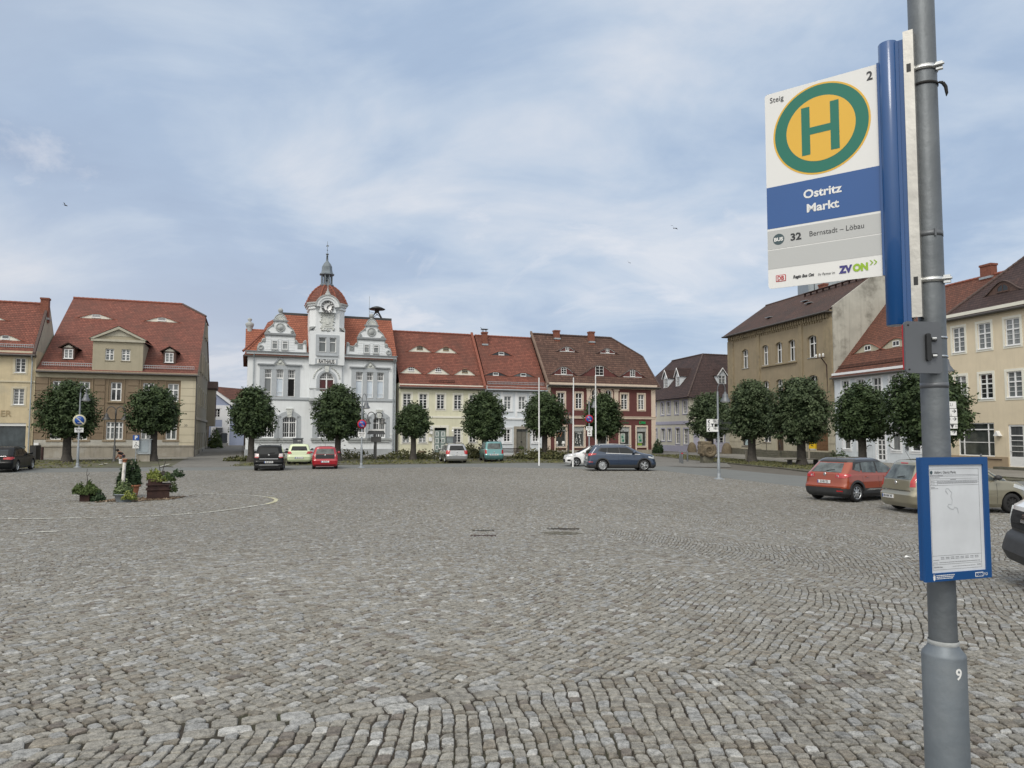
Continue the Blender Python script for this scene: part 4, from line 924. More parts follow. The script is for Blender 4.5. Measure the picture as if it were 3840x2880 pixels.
for i, k in enumerate(bs):
    y_ = k[1]/T52+.012; z_ = Er+k[1]
    if i == 3: small_window(hs, k[0], y_, z_+.08,1.0, k[3]-.2,2,2, 'frame',.0)
    else: small_window(hs,k[0],y_,z_+.10,.42 if i < 2 else .62,k[3]-.16,2,1 if i < 2 else 2, 'frame',.25)
    b = MB(); xx = np.linspace(k[0]-k[2]*.62, k[0]+k[2]*.62,19); g_ = bell(xx, k[0], k[2])*k[3]
    band_arc(b, [(x,z_+g-.05) for x,g in zip(xx,g_)], [(x,z_+g-.11) for x,g in zip(xx,g_)],y_-.03,y_)
    if i != 3: b.box(xx[0], xx[-1], y_-.035, y_, z_, z_+.06)
    b.build('dormer_trim', M['frame' if i != 3 else 'pink_trim'], hs)
zr_ = Er+Dr*T52; bk_ = 2*Dr
b = MB(); zb_ = Er+xbr[1]*T52
plane_tiles(b, [(Wr+.55,-.35,Er-.45),(Wr+.55,bk_+.35,Er-.45),(xbr[0],bk_-xbr[1],zb_),(xbr[0],xbr[1],zb_)])
plane_tiles(b, [(xbr[0], xbr[1], zb_),(xbr[0], bk_-xbr[1], zb_),(xrg[0], Dr, zr_)])
plane_tiles(b, [(Wr+.5,bk_+.2,Er-.2),(0,bk_+.2,Er-.2),(0,Dr,zr_),(xrg[0],Dr,zr_),(xbr[0],bk_-xbr[1],zb_)]); b.build('roof',M['tile_brown'],hs)
ridge_line(hs,(0,Dr,zr_),(xrg[0],Dr,zr_),.13, 'ridge_dark'); ridge_line(hs,(xrg[0],Dr,zr_+.02),(xbr[0],xbr[1],zb_),.11, 'ridge_dark', 'hip'); ridge_line(hs,(xbr[0],xbr[1],zb_),(Wr+.55,-.35,Er-.42),.10, 'ridge_dark', 'hip')
b = MB(); b.prism([(-.4, Er-.5),(Dr+.1, zr_),(Dr+.1, zr_+.3),(-.45, Er-.2)],0,.24)
v = b.build('verge_wall',mat('brown_verge',(.17,.12,.095),.9,.15,3),hs); v.rotation_euler = (0,0,PI/2); v.location = (.12,0,0)
gutter(hs,.1, Wr+.5,-.45, Er-.42); downpipe(hs,-.02,-.02,0, Er-.4, 'zinc',.38)
for a_, yb_, yt_ in ((377,190,108),(737,225,122)):
    q = RD.roof(cD(a_,yb_),Er,T52); chimney(hs,q[0],q[1],q[2]-.4,RD.loc(cD(a_,yt_),-q[1])[1],.62,.6)
st = MB(); st.lathe([(.42,-.3),(.40,.3),(.32,.85),(.16,1.12),(0,1.2)],(0,0,0),14)
p = RD.o+RD.u*(Wr+.15)+RD.n*.35; t_ = st.build('guard_stone',M['sandstone']); t_.location = g0(p); tag(t_, 'rounded brown guard stone at the right corner of the dark red house', 'guard stone')

# ================================================================== town hall
TF = ROW.moved(ROW.loc(cB(216,1200))[0]); tl = lambda x, y, off=0.: TF.loc(cB(x, y), off)
th_ = building('town_hall', 'white town hall with clock tower, scrolled gables and orange-red roof',TF)
Wt = tl(1190,1200)[0]; Et = tl(700,838)[1]+.02; TO = 'grey_trim'
zstr = tl(700,1128)[1]
def rp(xs, yt, yb, ref, arch=0.):
    z1, z0 = tl(ref, yt)[1], tl(ref, yb)[1]; ym = (yt+yb)/2
    return [Op((tl(a, ym)[0], tl(d, ym)[0], z0, z1), arch) for a, d in xs]
w1 = rp([(333,380),(410,458),(486,534)],936,1112,430); w2 = rp([(932,977),(1003,1046),(1071,1116)],952,1124,1025)
z0a = (w1[0].z0+w2[0].z0)/2; z1a = (w1[0].z1+w2[0].z1)/2
for o in w1+w2: o.z0, o.z1 = z0a, z1a
wg = rp([(308,398),(450,542),(678,795),(914,996),(1044,1126)],1240,1382,495,.22)
x_t0, x_t1 = tl(626,900,.55)[0], tl(858,900,.55)[0]
cd_ = rp([(688,790)],955,1118,740)[0]; cd_.arch = (cd_.x1-cd_.x0)*.5
b = MB(); wall(b,0, Wt,-.5, Et, w1+w2+wg, rev=.26)
b.face([(0,13,-.5),(0,0,-.5),(0,0,Et),(0,13,Et)]); b.face([(Wt,0,-.5),(Wt,13,-.5),(Wt,13,Et),(Wt,0,Et)]); b.face([(Wt,13,-.5),(0,13,-.5),(0,13,Et),(Wt,13,Et)])
b.build('wall', M['white_wall'], th_)
b = MB(); b.box(-.08,Wt+.02,-.09,.01,-.5,tl(1100,1455)[1]); b.build('plinth',M['pale_plinth'],th_)
b = MB(); b.box(-.04,Wt,-.10,.01,zstr-.12,zstr+.10); b.box(-.04,Wt,-.05,.01,zstr-.2,zstr-.12); b.build('string_course',M[TO],th_)
b = MB(); b.box(-.05,Wt,-.14,.01,Et-.42,Et-.20,0); b.box(-.12,Wt,-.34,.01,Et-.20,Et-.02,0); b.box(-.24,Wt+.1,-.46,-.1,Et-.02,Et+.09,1); b.build('cornice', [M['white_wall'],M['dark_trim']],th_)
for gi, gg in enumerate((w1, w2)):
    a_, c_ = gg[0].x0-.42, gg[2].x1+.42; zt_, zb_ = gg[0].z1, gg[0].z0
    b = MB(); xs_ = [a_, gg[0].x0, gg[0].x1, gg[1].x0, gg[1].x1, gg[2].x0, gg[2].x1, c_]
    for k in (0,2,4,6): b.box(xs_[k], xs_[k+1],-.07,.01, zstr+.10, zt_)
    b.box(a_, c_,-.08,.01, zt_, zt_+.38)
    for k in (1,3,5): b.box(xs_[k], xs_[k+1],-.07,.01, zstr+.10, zb_)
    b.build('window_surround', M[TO], th_)
    xm = (a_+c_)/2; b = MB(); zz_ = zt_+.38
    b.box(a_-.2, xm-.62,-.22,.01, zz_, zz_+.12); b.box(xm+.62, c_+.2,-.22,.01, zz_, zz_+.12)
    for s_ in (-1,1): b.prism([(xm+s_*.70,zz_),(xm+s_*.52,zz_),(xm,zz_+.66),(xm,zz_+.84)],-.22,.01)
    b.build('hood_mould', M['dark_trim'] if False else mat('hood_grey',(.27,.29,.31),.8,.1,4), th_)
    b = MB(); b.prism([(xm-.55, zz_),(xm+.55, zz_),(xm, zz_+.68)],-.10,.01,0)
    b.lathe([(.16,0),(.15,.05),(0,.09)],(xm,-.10, zz_+.27),12,0, axis='y')
    for s_ in (-1,1): b.box(xm+s_*.2, xm+s_*.36,-.14,-.09, zz_+.1, zz_+.2)
    b.build('pediment_relief', M['relief'], th_)
    for k, o in enumerate(gg):
        gl_ = {(0,0): 'glass_net',(0,1): 'glass_painted_sky',(0,2): 'pane_room_shade'}.get((gi,k), 'glass_painted_sky')
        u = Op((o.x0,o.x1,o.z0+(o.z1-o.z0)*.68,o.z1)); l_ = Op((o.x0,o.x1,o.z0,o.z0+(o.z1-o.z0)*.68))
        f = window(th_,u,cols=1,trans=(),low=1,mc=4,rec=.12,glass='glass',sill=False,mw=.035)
        f2 = window(th_,l_,cols=1,trans=(),low=0,rec=.12,glass=gl_,fr=.055,label='open casement, the dark room behind painted as a black pane' if (gi,k) == (0,2) else None)
        if (gi, k) != (0,2):
            s = MB(); zq = l_.z0+.42; s.box(l_.x0+.06, l_.x1-.06,.13,.15, zq, zq+.03)
            for j in range(1,4): x = l_.x0+(l_.x1-l_.x0)*j/4; s.box(x-.012,x+.012,.13,.15,l_.z0+.06,zq)
            s.build('muntin', M['frame'], f2)
for o in wg:
    f = window(th_,o,cols=2,trans=(.30,),up=0,low=0,mc=3,rec=.14,glass='glass',sill=False,fr=.08,mw=.03)
    s = MB(); zq = o.z0+.45; s.box(o.x0+.08,o.x1-.08,.14,.17,zq,zq+.035); s.build('muntin',M['frame'],f)
    s = MB(); a_, c_ = o.x0, o.x1; zz_ = o.z1-o.arch
    s.box(a_-.42,a_-.1,-.05,.01,o.z0-.35,zz_+.25); s.box(c_+.1,c_+.42,-.05,.01,o.z0-.35,zz_+.25)
    s.box(a_-.1, a_+.003,-.09,.01, o.z0, zz_); s.box(c_-.003, c_+.1,-.09,.01, o.z0, zz_)
    band_arc(s,arc_pts(a_-.42,c_+.42,zz_+.25,o.arch+.22),arc_pts(a_-.1,c_+.1,zz_,o.arch+.1),-.05,.01); band_arc(s,arc_pts(a_-.1,c_+.1,zz_,o.arch+.1),arc_pts(a_,c_,zz_,o.arch),-.09,.01)
    s.build('surround', M[TO], f)
    s = MB(); s.box(a_-.55,c_+.55,-.20,.01,o.z0-.20,o.z0-.03); s.box(a_-.45,c_+.45,-.13,.01,o.z0-.42,o.z0-.20); s.build('sill',M['stone_grey'],f)
    s = MB(); xm = (a_+c_)/2; s.prism([(xm-.17,o.z1-.12),(xm+.17,o.z1-.12),(xm+.27,o.z1+.62),(xm-.27,o.z1+.62)],-.16,.01); s.box(xm-.32,xm+.32,-.2,.01,o.z1+.62,o.z1+.72)
    for q in (-.1,.1): s.lathe([(.055,0),(.04,.04),(0,.05)],(xm+q,-.16, o.z1+.42),8, axis='y')
    s.box(xm-.10, xm+.10,-.2,-.15, o.z1+.12, o.z1+.24); s.build('keystone', M['relief'], f)
# scrolled gables in front of the roof
gp = [(288,820),(290,790),(299,765),(318,756),(321,738),(331,731),(341,738),(341,705),(345,690),(358,668),(378,653),(390,642),(398,630),(398,616),(402,600),(412,584),(425,575),(438,571),
      (452,575),(465,584),(475,600),(479,616),(479,632),(488,643),(498,656),(514,668),(526,684),(533,703),(534,742),(546,748),(551,762),(566,770),(588,768),(594,750),(606,745),(610,820)]
gl0 = [tl(x, y,-.02) for x, y in gp]; gl0[0] = (gl0[0][0], Et+.09); gl0[-1] = (gl0[-1][0], Et+.09)
gcx = tl(439,640)[0]; gcr = tl(1037,660)[0]
zc1 = tl(440,706)[1]; zc2 = tl(440,618)[1]
def gable(dx, mir):
    Q = lambda x: gcx+dx+(x-gcx)*(-1 if mir else 1)
    b = MB(); b.prism([(Q(x),z) for x,z in gl0],.0,.42); g = b.build('gable',M['white_wall'],th_)
    s = MB()
    def bx(x0, x1, y0, z0, z1): s.box(Q(tl(x0,700)[0]), Q(tl(x1,700)[0]), y0,.02, z0, z1)
    bx(333,541,-.16,zc1-.08,zc1+.10); bx(338,536,-.10,zc1-.16,zc1-.08); bx(388,490,-.12,zc2-.05,zc2+.08); s.build('gable_cornice',mat('gable_cornice_grey',(.25,.265,.28),.8,.12,4),g)
    zb = Et+.09
    for q0_, q1_ in ((341,378),(424,446),(492,534)):
        s = MB()
        for k in range(6): z = zb+.18+(zc1-.2-zb)*k/6; bx(q0_, q1_,-.025, z+.02, z+.21)
        s.build('rustication', M['white_wall'], g)
    s = MB(); cx = Q(tl(439,661)[0]); cz = tl(439,661)[1]; s.lathe([(.44,0),(.44,.06),(.36,.08),(.33,.03),(.30,.03)],(cx,0,cz),22,0,axis='y'); s.lathe([(.31,.02),(.22,.12),(0,.16)],(cx,0,cz),22,0,axis='y'); s.build('medallion',M['stone_grey'],g)
    # trim along the scroll outline and at the volutes
    s = MB(); 
    for i in range(len(gl0)-1):
        a, c = gl0[i], gl0[i+1]; s.tube((Q(a[0]),-.01, a[1]),(Q(c[0]),-.01, c[1]),.055, n=6)
    for vx,vy,r in ((331,744,.16),(600,757,.15),(541,757,.14),(390,645,.1),(488,648,.1),(360,690,.15),(516,690,.15),(310,790,.28)):
        p = tl(vx,vy); s.lathe([(r,0),(r*.9,.10),(r*.45,.12),(r*.4,.05),(0,.07)],(Q(p[0]),.0,p[1]),14,axis='y')
    s.build('scroll_trim', M['stone_grey'], g)
    s = MB(); cz = zc2+.10
    for k in range(9): 
        a = PI*k/8; s.tube((Q(gcx),-.03,cz+.02),(Q(gcx+.42*math.cos(a)),-.05,cz+.02+.42*math.sin(a)),.03,.06,6)
    s.build('shell_relief', M['relief'], g)
    s = MB(); zt = tl(438,573)[1]; s.lathe([(.22,-.12),(.16,.05),(.10,.10),(.12,.16),(.2,.24),(.235,.36),(.2,.5),(.08,.6),(0,.62)],(Q(gcx),.2,zt),14); s.build('ball_finial',M['stone_grey'],g)
    for a_, c_ in ((384,421),(451,488)):
        u0,u1 = sorted((Q(tl(a_,775)[0]),Q(tl(c_,775)[0]))); z1,z0 = tl(436,748)[1],tl(436,803)[1]
        w_ = Op((u0,u1,z0,z1)); f = window(g,w_,y=-.16,rec=.07,cols=1,trans=(.3,),up=0,low=0,fr=.05,glass='glass_net',sill=False)
        s = MB(); s.box(u0-.06,u0,-.05,.01,z0,z1+.08); s.box(u1,u1+.06,-.05,.01,z0,z1+.08); s.box(u0,u1,-.05,.01,z1,z1+.08); s.build('surround',M[TO],f)
        s = MB(); s.box(u0-.06, u1+.06,-.12,.0, z0-.1, z0); s.build('sill', M['stone_grey'], f)
gable(0, False); gable(gcr-gcx, True)
# low balustrade pieces between gables and tower
for a_, c_ in ((548,590),(886,930)):
    x0_,x1_ = tl(a_,790)[0],tl(c_,790)[0]; b = MB(); b.box(x0_-.25,x1_+.25,.05,.3,Et+.55,Et+.72); b.box((x0_+x1_)/2-.25,(x0_+x1_)/2+.25,.0,.32,Et+.40,Et+.86); b.prism([(x0_-.1,Et+.09),(x1_+.1,Et+.09),(x1_-.08,Et+.42),(x0_+.08,Et+.42)],.05,.3)
    b.build('parapet_scroll', M['stone_grey'], th_)
# roof
Tt = T52; q0 = TF.roof(cB(455,575),Et,Tt); q1 = TF.roof(cB(1195,612),Et,Tt); Dt = (q0[1]+q1[1])/2; zrt = Et+Dt*Tt
def xl_t(y): return float(np.interp(y, [-.4, Dt], [-.42, q0[0]]))
roofmesh(th_, TF, Et+.08, Tt, Dt-.06, xl_t, lambda y: Wt+.1, M['tile_fresh'],(), y_start=-.3)
b = MB(); b.box(q0[0]-.1,Wt+.12,Dt-.12,Dt+.5,zrt-.10,zrt+.16); b.build('ridge_sheet',M['slate'],th_)
b = MB(); plane_tiles(b, [(-.42,13.3,Et-.3),(-.42,-.4,Et-.4),(q0[0],Dt,zrt),(q0[0]*.6,13-Dt,zrt)]); plane_tiles(b, [(Wt+.1,13.3,Et-.3),(-.4,13.3,Et-.3),(q0[0]*.6,13-Dt,zrt),(Wt+.1,13-Dt,zrt)])
plane_tiles(b, [(q0[0],Dt+.3,zrt),(Wt+.1,Dt+.3,zrt),(Wt+.1,13-Dt,zrt+.01),(q0[0]*.6,13-Dt,zrt+.01)]); b.face([(Wt+.02,0,Et),(Wt+.02,13,Et),(Wt+.02,13-Dt,zrt),(Wt+.02,Dt,zrt)]); b.build('roof',M['tile_fresh'],th_)
ridge_line(th_,(-.42,-.38, Et+.0),(q0[0], Dt, zrt),.12, 'ridge', 'hip')
# side gable roof at the left and its urn
b = MB(); zz_ = TF.roof(cB(320,660), Et, Tt)[2]; zug = tl(263,730,-3)[1]-.3
for s_ in (-1,1): plane_tiles(b, [(-.25,3.4,zz_),(3.0,3.4,zz_),(3.0,3.4+s_*2.3,Et-.1),(-.25,3.4+s_*2.3,Et-.1)][::s_])
b.build('side_roof', M['tile_fresh'], th_)
b = MB(); b.mesh([(-.05,1.2,Et-.3),(-.05,5.6,Et-.3),(-.05,5.2,(zug-1.4)),(-.05,4.1,(zug-.7)),(-.05,3.9,zug),(-.05,2.9,zug),(-.05,2.7,(zug-.7)),(-.05,1.6,(zug-1.4))]+[(.3,1.2,Et-.3),(.3,5.6,Et-.3),(.3,5.2,(zug-1.4)),(.3,4.1,(zug-.7)),(.3,3.9,zug),(.3,2.9,zug),(.3,2.7,(zug-.7)),(.3,1.6,(zug-1.4))],
       [tuple(range(8)),tuple(range(15,7,-1))]+[(i,8+i,8+(i+1) % 8,(i+1) % 8) for i in range(8)]); g = b.build('side_gable',M['white_wall'],th_)
px_, zt = tl(263,730)[0]-.15, tl(263,730,-3)[1]; zt2 = tl(263,596,-3)[1]; hh_ = zt2-zt
b = MB(); b.lathe([(.28,0),(.30,.15*hh_),(.2,.22*hh_),(.30,.36*hh_),(.22,.42*hh_),(.34,.58*hh_),(.40,.66*hh_),(.38,.74*hh_),(.18,.8*hh_),(.12,.84*hh_),(.2,.9*hh_),(.21,.95*hh_),(.08,1.*hh_),(0,1.01*hh_)],(.1,3.4,zt),12); b.build('urn_finial',M['stone_grey'],th_)
# central bay and tower
b = MB(); zt_c = tl(740,905,.55)[1]; yb_ = -.55
xa, xb = x_t0+.18, x_t1-.20
cdo = Op((cd_.x0, cd_.x1, cd_.z0, cd_.z1)); cdo.arch = cd_.arch
cw = rp([(687,735),(756,800)],730,826,742)
ztow = tl(742,512,.55)[1]
wall(b, xa, xb, zstr+.1, zt_c, [cdo], y=-.30, rev=.24)
b.face([(xa,0,zstr),(xa,-.3,zstr),(xa,-.3,zt_c),(xa,0,zt_c)]); b.face([(xb,-.3,zstr),(xb,0,zstr),(xb,0,zt_c),(xb,-.3,zt_c)])
wall(b, x_t0, x_t1, zt_c, tl(742,685,.55)[1], cw, y=yb_, rev=.2)
zsh = tl(742,685,.55)[1]
b.face([(x_t0,3,zt_c),(x_t0,yb_,zt_c),(x_t0,yb_,zsh),(x_t0,3,zsh)]); b.face([(x_t1,yb_,zt_c),(x_t1,3,zt_c),(x_t1,3,zsh),(x_t1,yb_,zsh)])
b.face([(x_t0,0, zt_c),(x_t1,0, zt_c),(x_t1, yb_, zt_c),(x_t0, yb_, zt_c)])
b.build('tower_base', M['white_wall'], th_)
# tower shaft with canted corners
xc_ = (x_t0+x_t1)/2; hw_ = (tl(857,600,.5)[0]-tl(628,600,.5)[0])/2; ct = .52
def octa(h,c,y0,dep): return [(xc_-h+c,y0),(xc_+h-c,y0),(xc_+h,y0+c),(xc_+h,y0+dep-c),(xc_+h-c,y0+dep),(xc_-h+c,y0+dep),(xc_-h,y0+dep-c),(xc_-h,y0+c)]
dep = 2*hw_
b = MB(); b.slab(octa(hw_,ct,yb_+.02,dep),zsh,ztow-.15); tw = b.build('tower',M['white_wall'],th_)
for s_ in (-1,1):
    b = MB(); b.prism([(xc_+s_*hw_*1.03,zsh),(xc_+s_*(hw_-.55),zsh+.42),(xc_+s_*(hw_-.2),zsh+.40),(xc_+s_*hw_*1.0,zsh+.36)],yb_-.0,yb_+.9); b.build('shoulder',M['stone_grey'],tw)
# main cornice of the tower with the arch over the clock
b = MB()
for k,(e, z0_, z1_) in enumerate(((.12,-.42,-.30),(.06,-.30,-.12),(.20,-.12,.04),(.30,.04,.20))):
    b.slab(octa(hw_+e, ct+e*.4, yb_-e+.02, dep+2*e), ztow+z0_, ztow+z1_,1 if k == 3 else 0)
yc_ = yb_-.30
cz_ = tl(748,525,.9)[1]; cr_ = (tl(791,525,.9)[0]-tl(707,525,.9)[0])/2; cx_ = tl(749,525,.9)[0]
b2 = []
for k in range(15):
    a = PI*k/14; b2.append((cx_+math.cos(a)*(cr_+.46), cz_+math.sin(a)*(cr_+.46)))
b3 = [(cx_+math.cos(PI*k/14)*(cr_+.26),cz_+math.sin(PI*k/14)*(cr_+.26)) for k in range(15)]; b4 = [(cx_+math.cos(PI*k/14)*(cr_+.06),cz_+math.sin(PI*k/14)*(cr_+.06)) for k in range(15)]
b5 = [(cx_+math.cos(PI*k/14)*(cr_+.58), cz_+math.sin(PI*k/14)*(cr_+.58)) for k in range(15)]
band_arc(b,b2,b3,yc_-.20,yb_+.5,0); band_arc(b,b3,b4,yc_-.12,yb_+.5,0); band_arc(b,b5,b2,yc_-.26,yb_+.5,1)
b.prism([(cx_-cr_-.2, cz_-.9*cr_),(cx_+cr_+.2, cz_-.9*cr_)]+b4, yc_-.06, yb_+.3,0)
b.build('tower_cornice', [M['white_wall'], M['stone_grey']], tw)
b = MB(); za_ = cz_+cr_+.55; b.lathe([(.3,0),(.22,.18),(.18,.2),(.17,.32),(.08,.45),(.04,.7),(.015,1.5),(0,1.55)],(cx_,yc_+.05,za_),8); b.build('small_finial',M['stone_grey'],tw)
# clock
ck = MB(); ck.lathe([(cr_,0),(cr_,.06),(cr_*.94,.07),(cr_*.94,.04),(0,.04)],(cx_,yc_-.065,cz_),40,0,axis='y'); ckm = mat('clock_white',(.80,.81,.82),.4,.02,3)
cko = ck.build('clock', ckm, th_); yk = yc_-.113
b = MB(); 
for k in range(40):
    a,c = 2*PI*k/40,2*PI*(k+1)/40; b.prism([(cx_+math.cos(q)*r,cz_+math.sin(q)*r) for q,r in ((a,cr_),(c,cr_),(c,cr_*.94),(a,cr_*.94))],yk-.03,yk+.02)
b.build('clock_rim', M['black'], cko)
b = MB()
def bar(a, r0, r1, w_, w2=None, off=0.):
    """radial bar; a = clock angle"""
    d = (math.sin(a), math.cos(a)); n = (math.cos(a),-math.sin(a)); w2 = w_ if w2 is None else w2
    b.prism([(cx_+d[0]*r0+n[0]*(off-w_/2),cz_+d[1]*r0+n[1]*(off-w_/2)),(cx_+d[0]*r0+n[0]*(off+w_/2),cz_+d[1]*r0+n[1]*(off+w_/2)),(cx_+d[0]*r1+n[0]*(off+w2/2),cz_+d[1]*r1+n[1]*(off+w2/2)),(cx_+d[0]*r1+n[0]*(off-w2/2),cz_+d[1]*r1+n[1]*(off-w2/2))],yk-.012,yk)
romn = {1: 1,2: 2,3: 3,4: 4,5: 2,6: 3,7: 4,8: 4,9: 2,10: 2,11: 3,12: 4}
for h_, nb_ in romn.items():
    for j in range(nb_): bar(h_*PI/6, cr_*.62, cr_*.90,.048, None,(j-(nb_-1)/2)*.062)
b.build('numerals', M['black'], cko)
b = MB(); yk -= .03; bar(R_(48),-.12,cr_*.56,.09,.04); bar(R_(48),cr_*.50,cr_*.66,.16,.0); b.build('hour_hand',M['black'],cko)
b = MB(); yk -= .02; bar(R_(196),-.15, cr_*.88,.08,.03); b.build('minute_hand', M['black'], cko)
# coat of arms and windows of the bay
r_ = [tl(702,560,.57),tl(792,685,.57)]; b = MB(); x0_,x1_,z1_,z0_ = r_[0][0],r_[1][0],r_[0][1],r_[1][1]
b.box(x0_+.16, x1_-.16, yb_-.06, yb_+.03, z0_+.28, z1_-.3); rr = random.Random(4)
for k in range(60):
    t = k/60; e = rr.random()
    if k % 2: x,z = (x0_+.08 if rr.random() < .5 else x1_-.08)+rr.uniform(-.06,.06),z0_+.15+(z1_-z0_-.25)*rr.random()
    else: x,z = x0_+.1+(x1_-x0_-.2)*rr.random(),(z0_+.12 if rr.random() < .5 else z1_-.18)+rr.uniform(-.1,.1)
    b.lathe([(.10*(.6+e*.6),0),(.08,.06),(0,.10)],(x, yb_-.01, z),7,0, axis='y')
xm = (x0_+x1_)/2; zm = (z0_+z1_)/2
b.prism([(xm-.3,zm-.42),(xm+.3,zm-.42),(xm+.3,zm+.3),(xm,zm+.42),(xm-.3,zm+.3)],yb_-.10,yb_-.05)
b.box(xm-.16,xm+.16,yb_-.15,yb_-.10,zm-.25,zm+.05); b.prism([(xm-.16,zm+.05),(xm+.16,zm+.05),(xm,zm+.25)],yb_-.15,yb_-.10)
b.build('coat_of_arms', M['relief'], th_)
for o in cw:
    f = window(th_,o,y=yb_,rec=.12,cols=1,trans=(.32,),up=0,low=0,fr=.06,glass='glass_net',sill='stone_grey')
b = MB(); a_, c_ = cw[0].x0-.28, cw[1].x1+.28; zt_, zb_ = cw[0].z1, cw[0].z0
b.box(a_,cw[0].x0,yb_-.05,yb_+.01,zb_-.3,zt_+.25); b.box(cw[1].x1,c_,yb_-.05,yb_+.01,zb_-.3,zt_+.25); b.box(cw[0].x1,cw[1].x0,yb_-.05,yb_+.01,zb_,zt_); b.box(cw[0].x0,cw[1].x1,yb_-.05,yb_+.01,zt_,zt_+.25); b.box(cw[0].x0,cw[1].x1,yb_-.05,yb_+.01,zb_-.3,zb_)
b.box(a_+.05, c_-.05, yb_-.16, yb_+.01, zb_-.38, zb_-.28); b.build('window_surround', M[TO], th_)
p0,p1 = tl(668,862,.57),tl(813,905,.57); b = MB(); b.box(p0[0],p1[0],yb_-.06,yb_+.01,p1[1],p0[1],0); b.box(p0[0]+.16,p1[0]-.16,yb_-.09,yb_-.05,p1[1]+.10,p0[1]-.10,1); sg = b.build('name_panel', [M[TO],M['signwhite']],th_)
text('lettering', 'RATHAUS',.50,M['ink'],sg,((p0[0]+p1[0])/2,yb_-.10,(p0[1]+p1[1])/2),ext=.01,bold=.012,sx=.66)
# balcony door and arch
f = window(th_,cdo,y=-.30,rec=.14,cols=2,trans=(.27,),up=0,low=0,mc=1,fr=.10,glass='door_red',sill=False,name='balcony_door')
s = MB(); zz_ = cdo.z1-cdo.arch; hh_ = cdo.arch
s.box(cdo.x0-.22,cdo.x0+.003,-.38,-.29,cdo.z0,zz_); s.box(cdo.x1-.003,cdo.x1+.22,-.38,-.29,cdo.z0,zz_); band_arc(s,arc_pts(cdo.x0-.22,cdo.x1+.22,zz_,hh_+.22),arc_pts(cdo.x0,cdo.x1,zz_,hh_),-.38,-.29); s.build('surround',M[TO],f)
s = MB(); pr_ = arc_pts(cdo.x0-.5, cdo.x1+.5, zz_, hh_+.5,22)
for i in list(range(1,9))+list(range(14,22)): s.lathe([(.10,0),(.07,.06),(0,.09)],(pr_[i][0],-.30,pr_[i][1]),6,axis='y')
xm = (cdo.x0+cdo.x1)/2; s.prism([(xm-.14,cdo.z1),(xm+.14,cdo.z1),(xm+.22,cdo.z1+.6),(xm-.22,cdo.z1+.6)],-.5,-.28); s.build('relief_garland',M['relief'],f)
s = MB(); gpn = arc_pts(cdo.x0+.12,cdo.x1-.12,zz_,hh_-.1,12); s.prism(gpn[::-1],-.135,-.128); s.build('fanlight',M['glass'],f)
s = MB()
for k in range(1,6): x = cdo.x0+.1+(cdo.x1-cdo.x0-.2)*k/6; s.box(x-.015,x+.015,-.155,-.138,zz_,float(np.interp(x, *zip(*gpn))))
s.box(cdo.x0+.2, cdo.x1-.2,-.155,-.138, zz_+.3, zz_+.33); s.build('muntin', M['frame'], f)
b = MB(); x0_, x1_ = xa-.10, xb+.10; yb2 = -1.25
b.box(x0_,x1_,yb2,0,zstr-.25,zstr+.0,1); b.box(x0_+.1,x1_-.1,yb2+.15,0,zstr-.45,zstr-.25,1); b.box(x0_+.25,x0_+.75,yb2+.35,0,zstr-.95,zstr-.45,1); b.box(x1_-.75,x1_-.25,yb2+.35,0,zstr-.95,zstr-.45,1)
for a_,c_ in ((x0_+.02,x0_+.35),(x1_-.35,x1_-.02)): b.box(a_,c_,yb2+.03,yb2+.36,zstr,zstr+.85,0)
b.box(x0_+.35,x1_-.35,yb2+.08,yb2+.2,zstr,zstr+.72,0); b.box(x0_+.06,x0_+.2,yb2+.36,0,zstr,zstr+.72,0); b.box(x1_-.2,x1_-.06,yb2+.36,0,zstr,zstr+.72,0)
b.box(x0_-.03,x1_+.03,yb2-.02,yb2+.40,zstr+.85,zstr+.95,1); b.build('balcony', [M['white_wall'],M['stone_grey']],th_)
# dome, lantern, spire
ztd = ztow+.20; zl = tl(748,385,-.8)[1]; yd = yb_+hw_; 
def ring(rad,z,n=8,off=PI/8): return [(xc_+rad*math.cos(2*PI*k/n+off),yd+rad*math.sin(2*PI*k/n+off),z) for k in range(n)]
b = MB(); R0 = (hw_+.28)/math.cos(PI/8); rl = .50; pf = [(1.,0),(.96,.10),(.90,.25),(.82,.42),(.70,.60),(.56,.76),(.42,.88),(.30,.96),(rl/R0*1.1,1.)]
L_ = zl-ztd
for i in range(len(pf)-1):
    a, c = ring(R0*pf[i][0], ztd+L_*pf[i][1]), ring(R0*pf[i+1][0], ztd+L_*pf[i+1][1])
    for k in range(8):
        k2 = (k+1) % 8; wd = (Vector(a[k])-Vector(a[k2])).length/2; wd2 = (Vector(c[k])-Vector(c[k2])).length/2; v0,v1 = pf[i][1]*L_*1.25,pf[i+1][1]*L_*1.25
        b.face([a[k], a[k2], c[k2], c[k]], uv=[(-wd, v0),(wd, v0),(wd2, v1),(-wd2, v1)])
dm = b.build('dome', M['tile_red'], th_)
b = MB()
for k in range(8):
    for i in range(len(pf)-1):
        p,q = ring(R0*pf[i][0],ztd+L_*pf[i][1])[k],ring(R0*pf[i+1][0],ztd+L_*pf[i+1][1])[k]; b.tube(p,q,.10,.09,6)
        if i % 1 == 0: b.lathe([(.12,-.05),(.13,.02),(.1,.06)], p,6)
b.build('dome_rib', M['ridge'], dm)
ztl = tl(748,318,-.8)[1]; zcap = tl(748,247,-.8)[1]; zsp = tl(747,170,-.8)[1]; zva = tl(746,92,-.8)[1]
b = MB(); b.lathe([(.66,-.10),(.70,0),(.70,.08),(.60,.14),(.54,.18)],(xc_,yd,zl),8,smooth=False,rot=PI/8); b.lathe([(.05,0),(.05,ztl-zl)],(xc_,yd,zl),6)
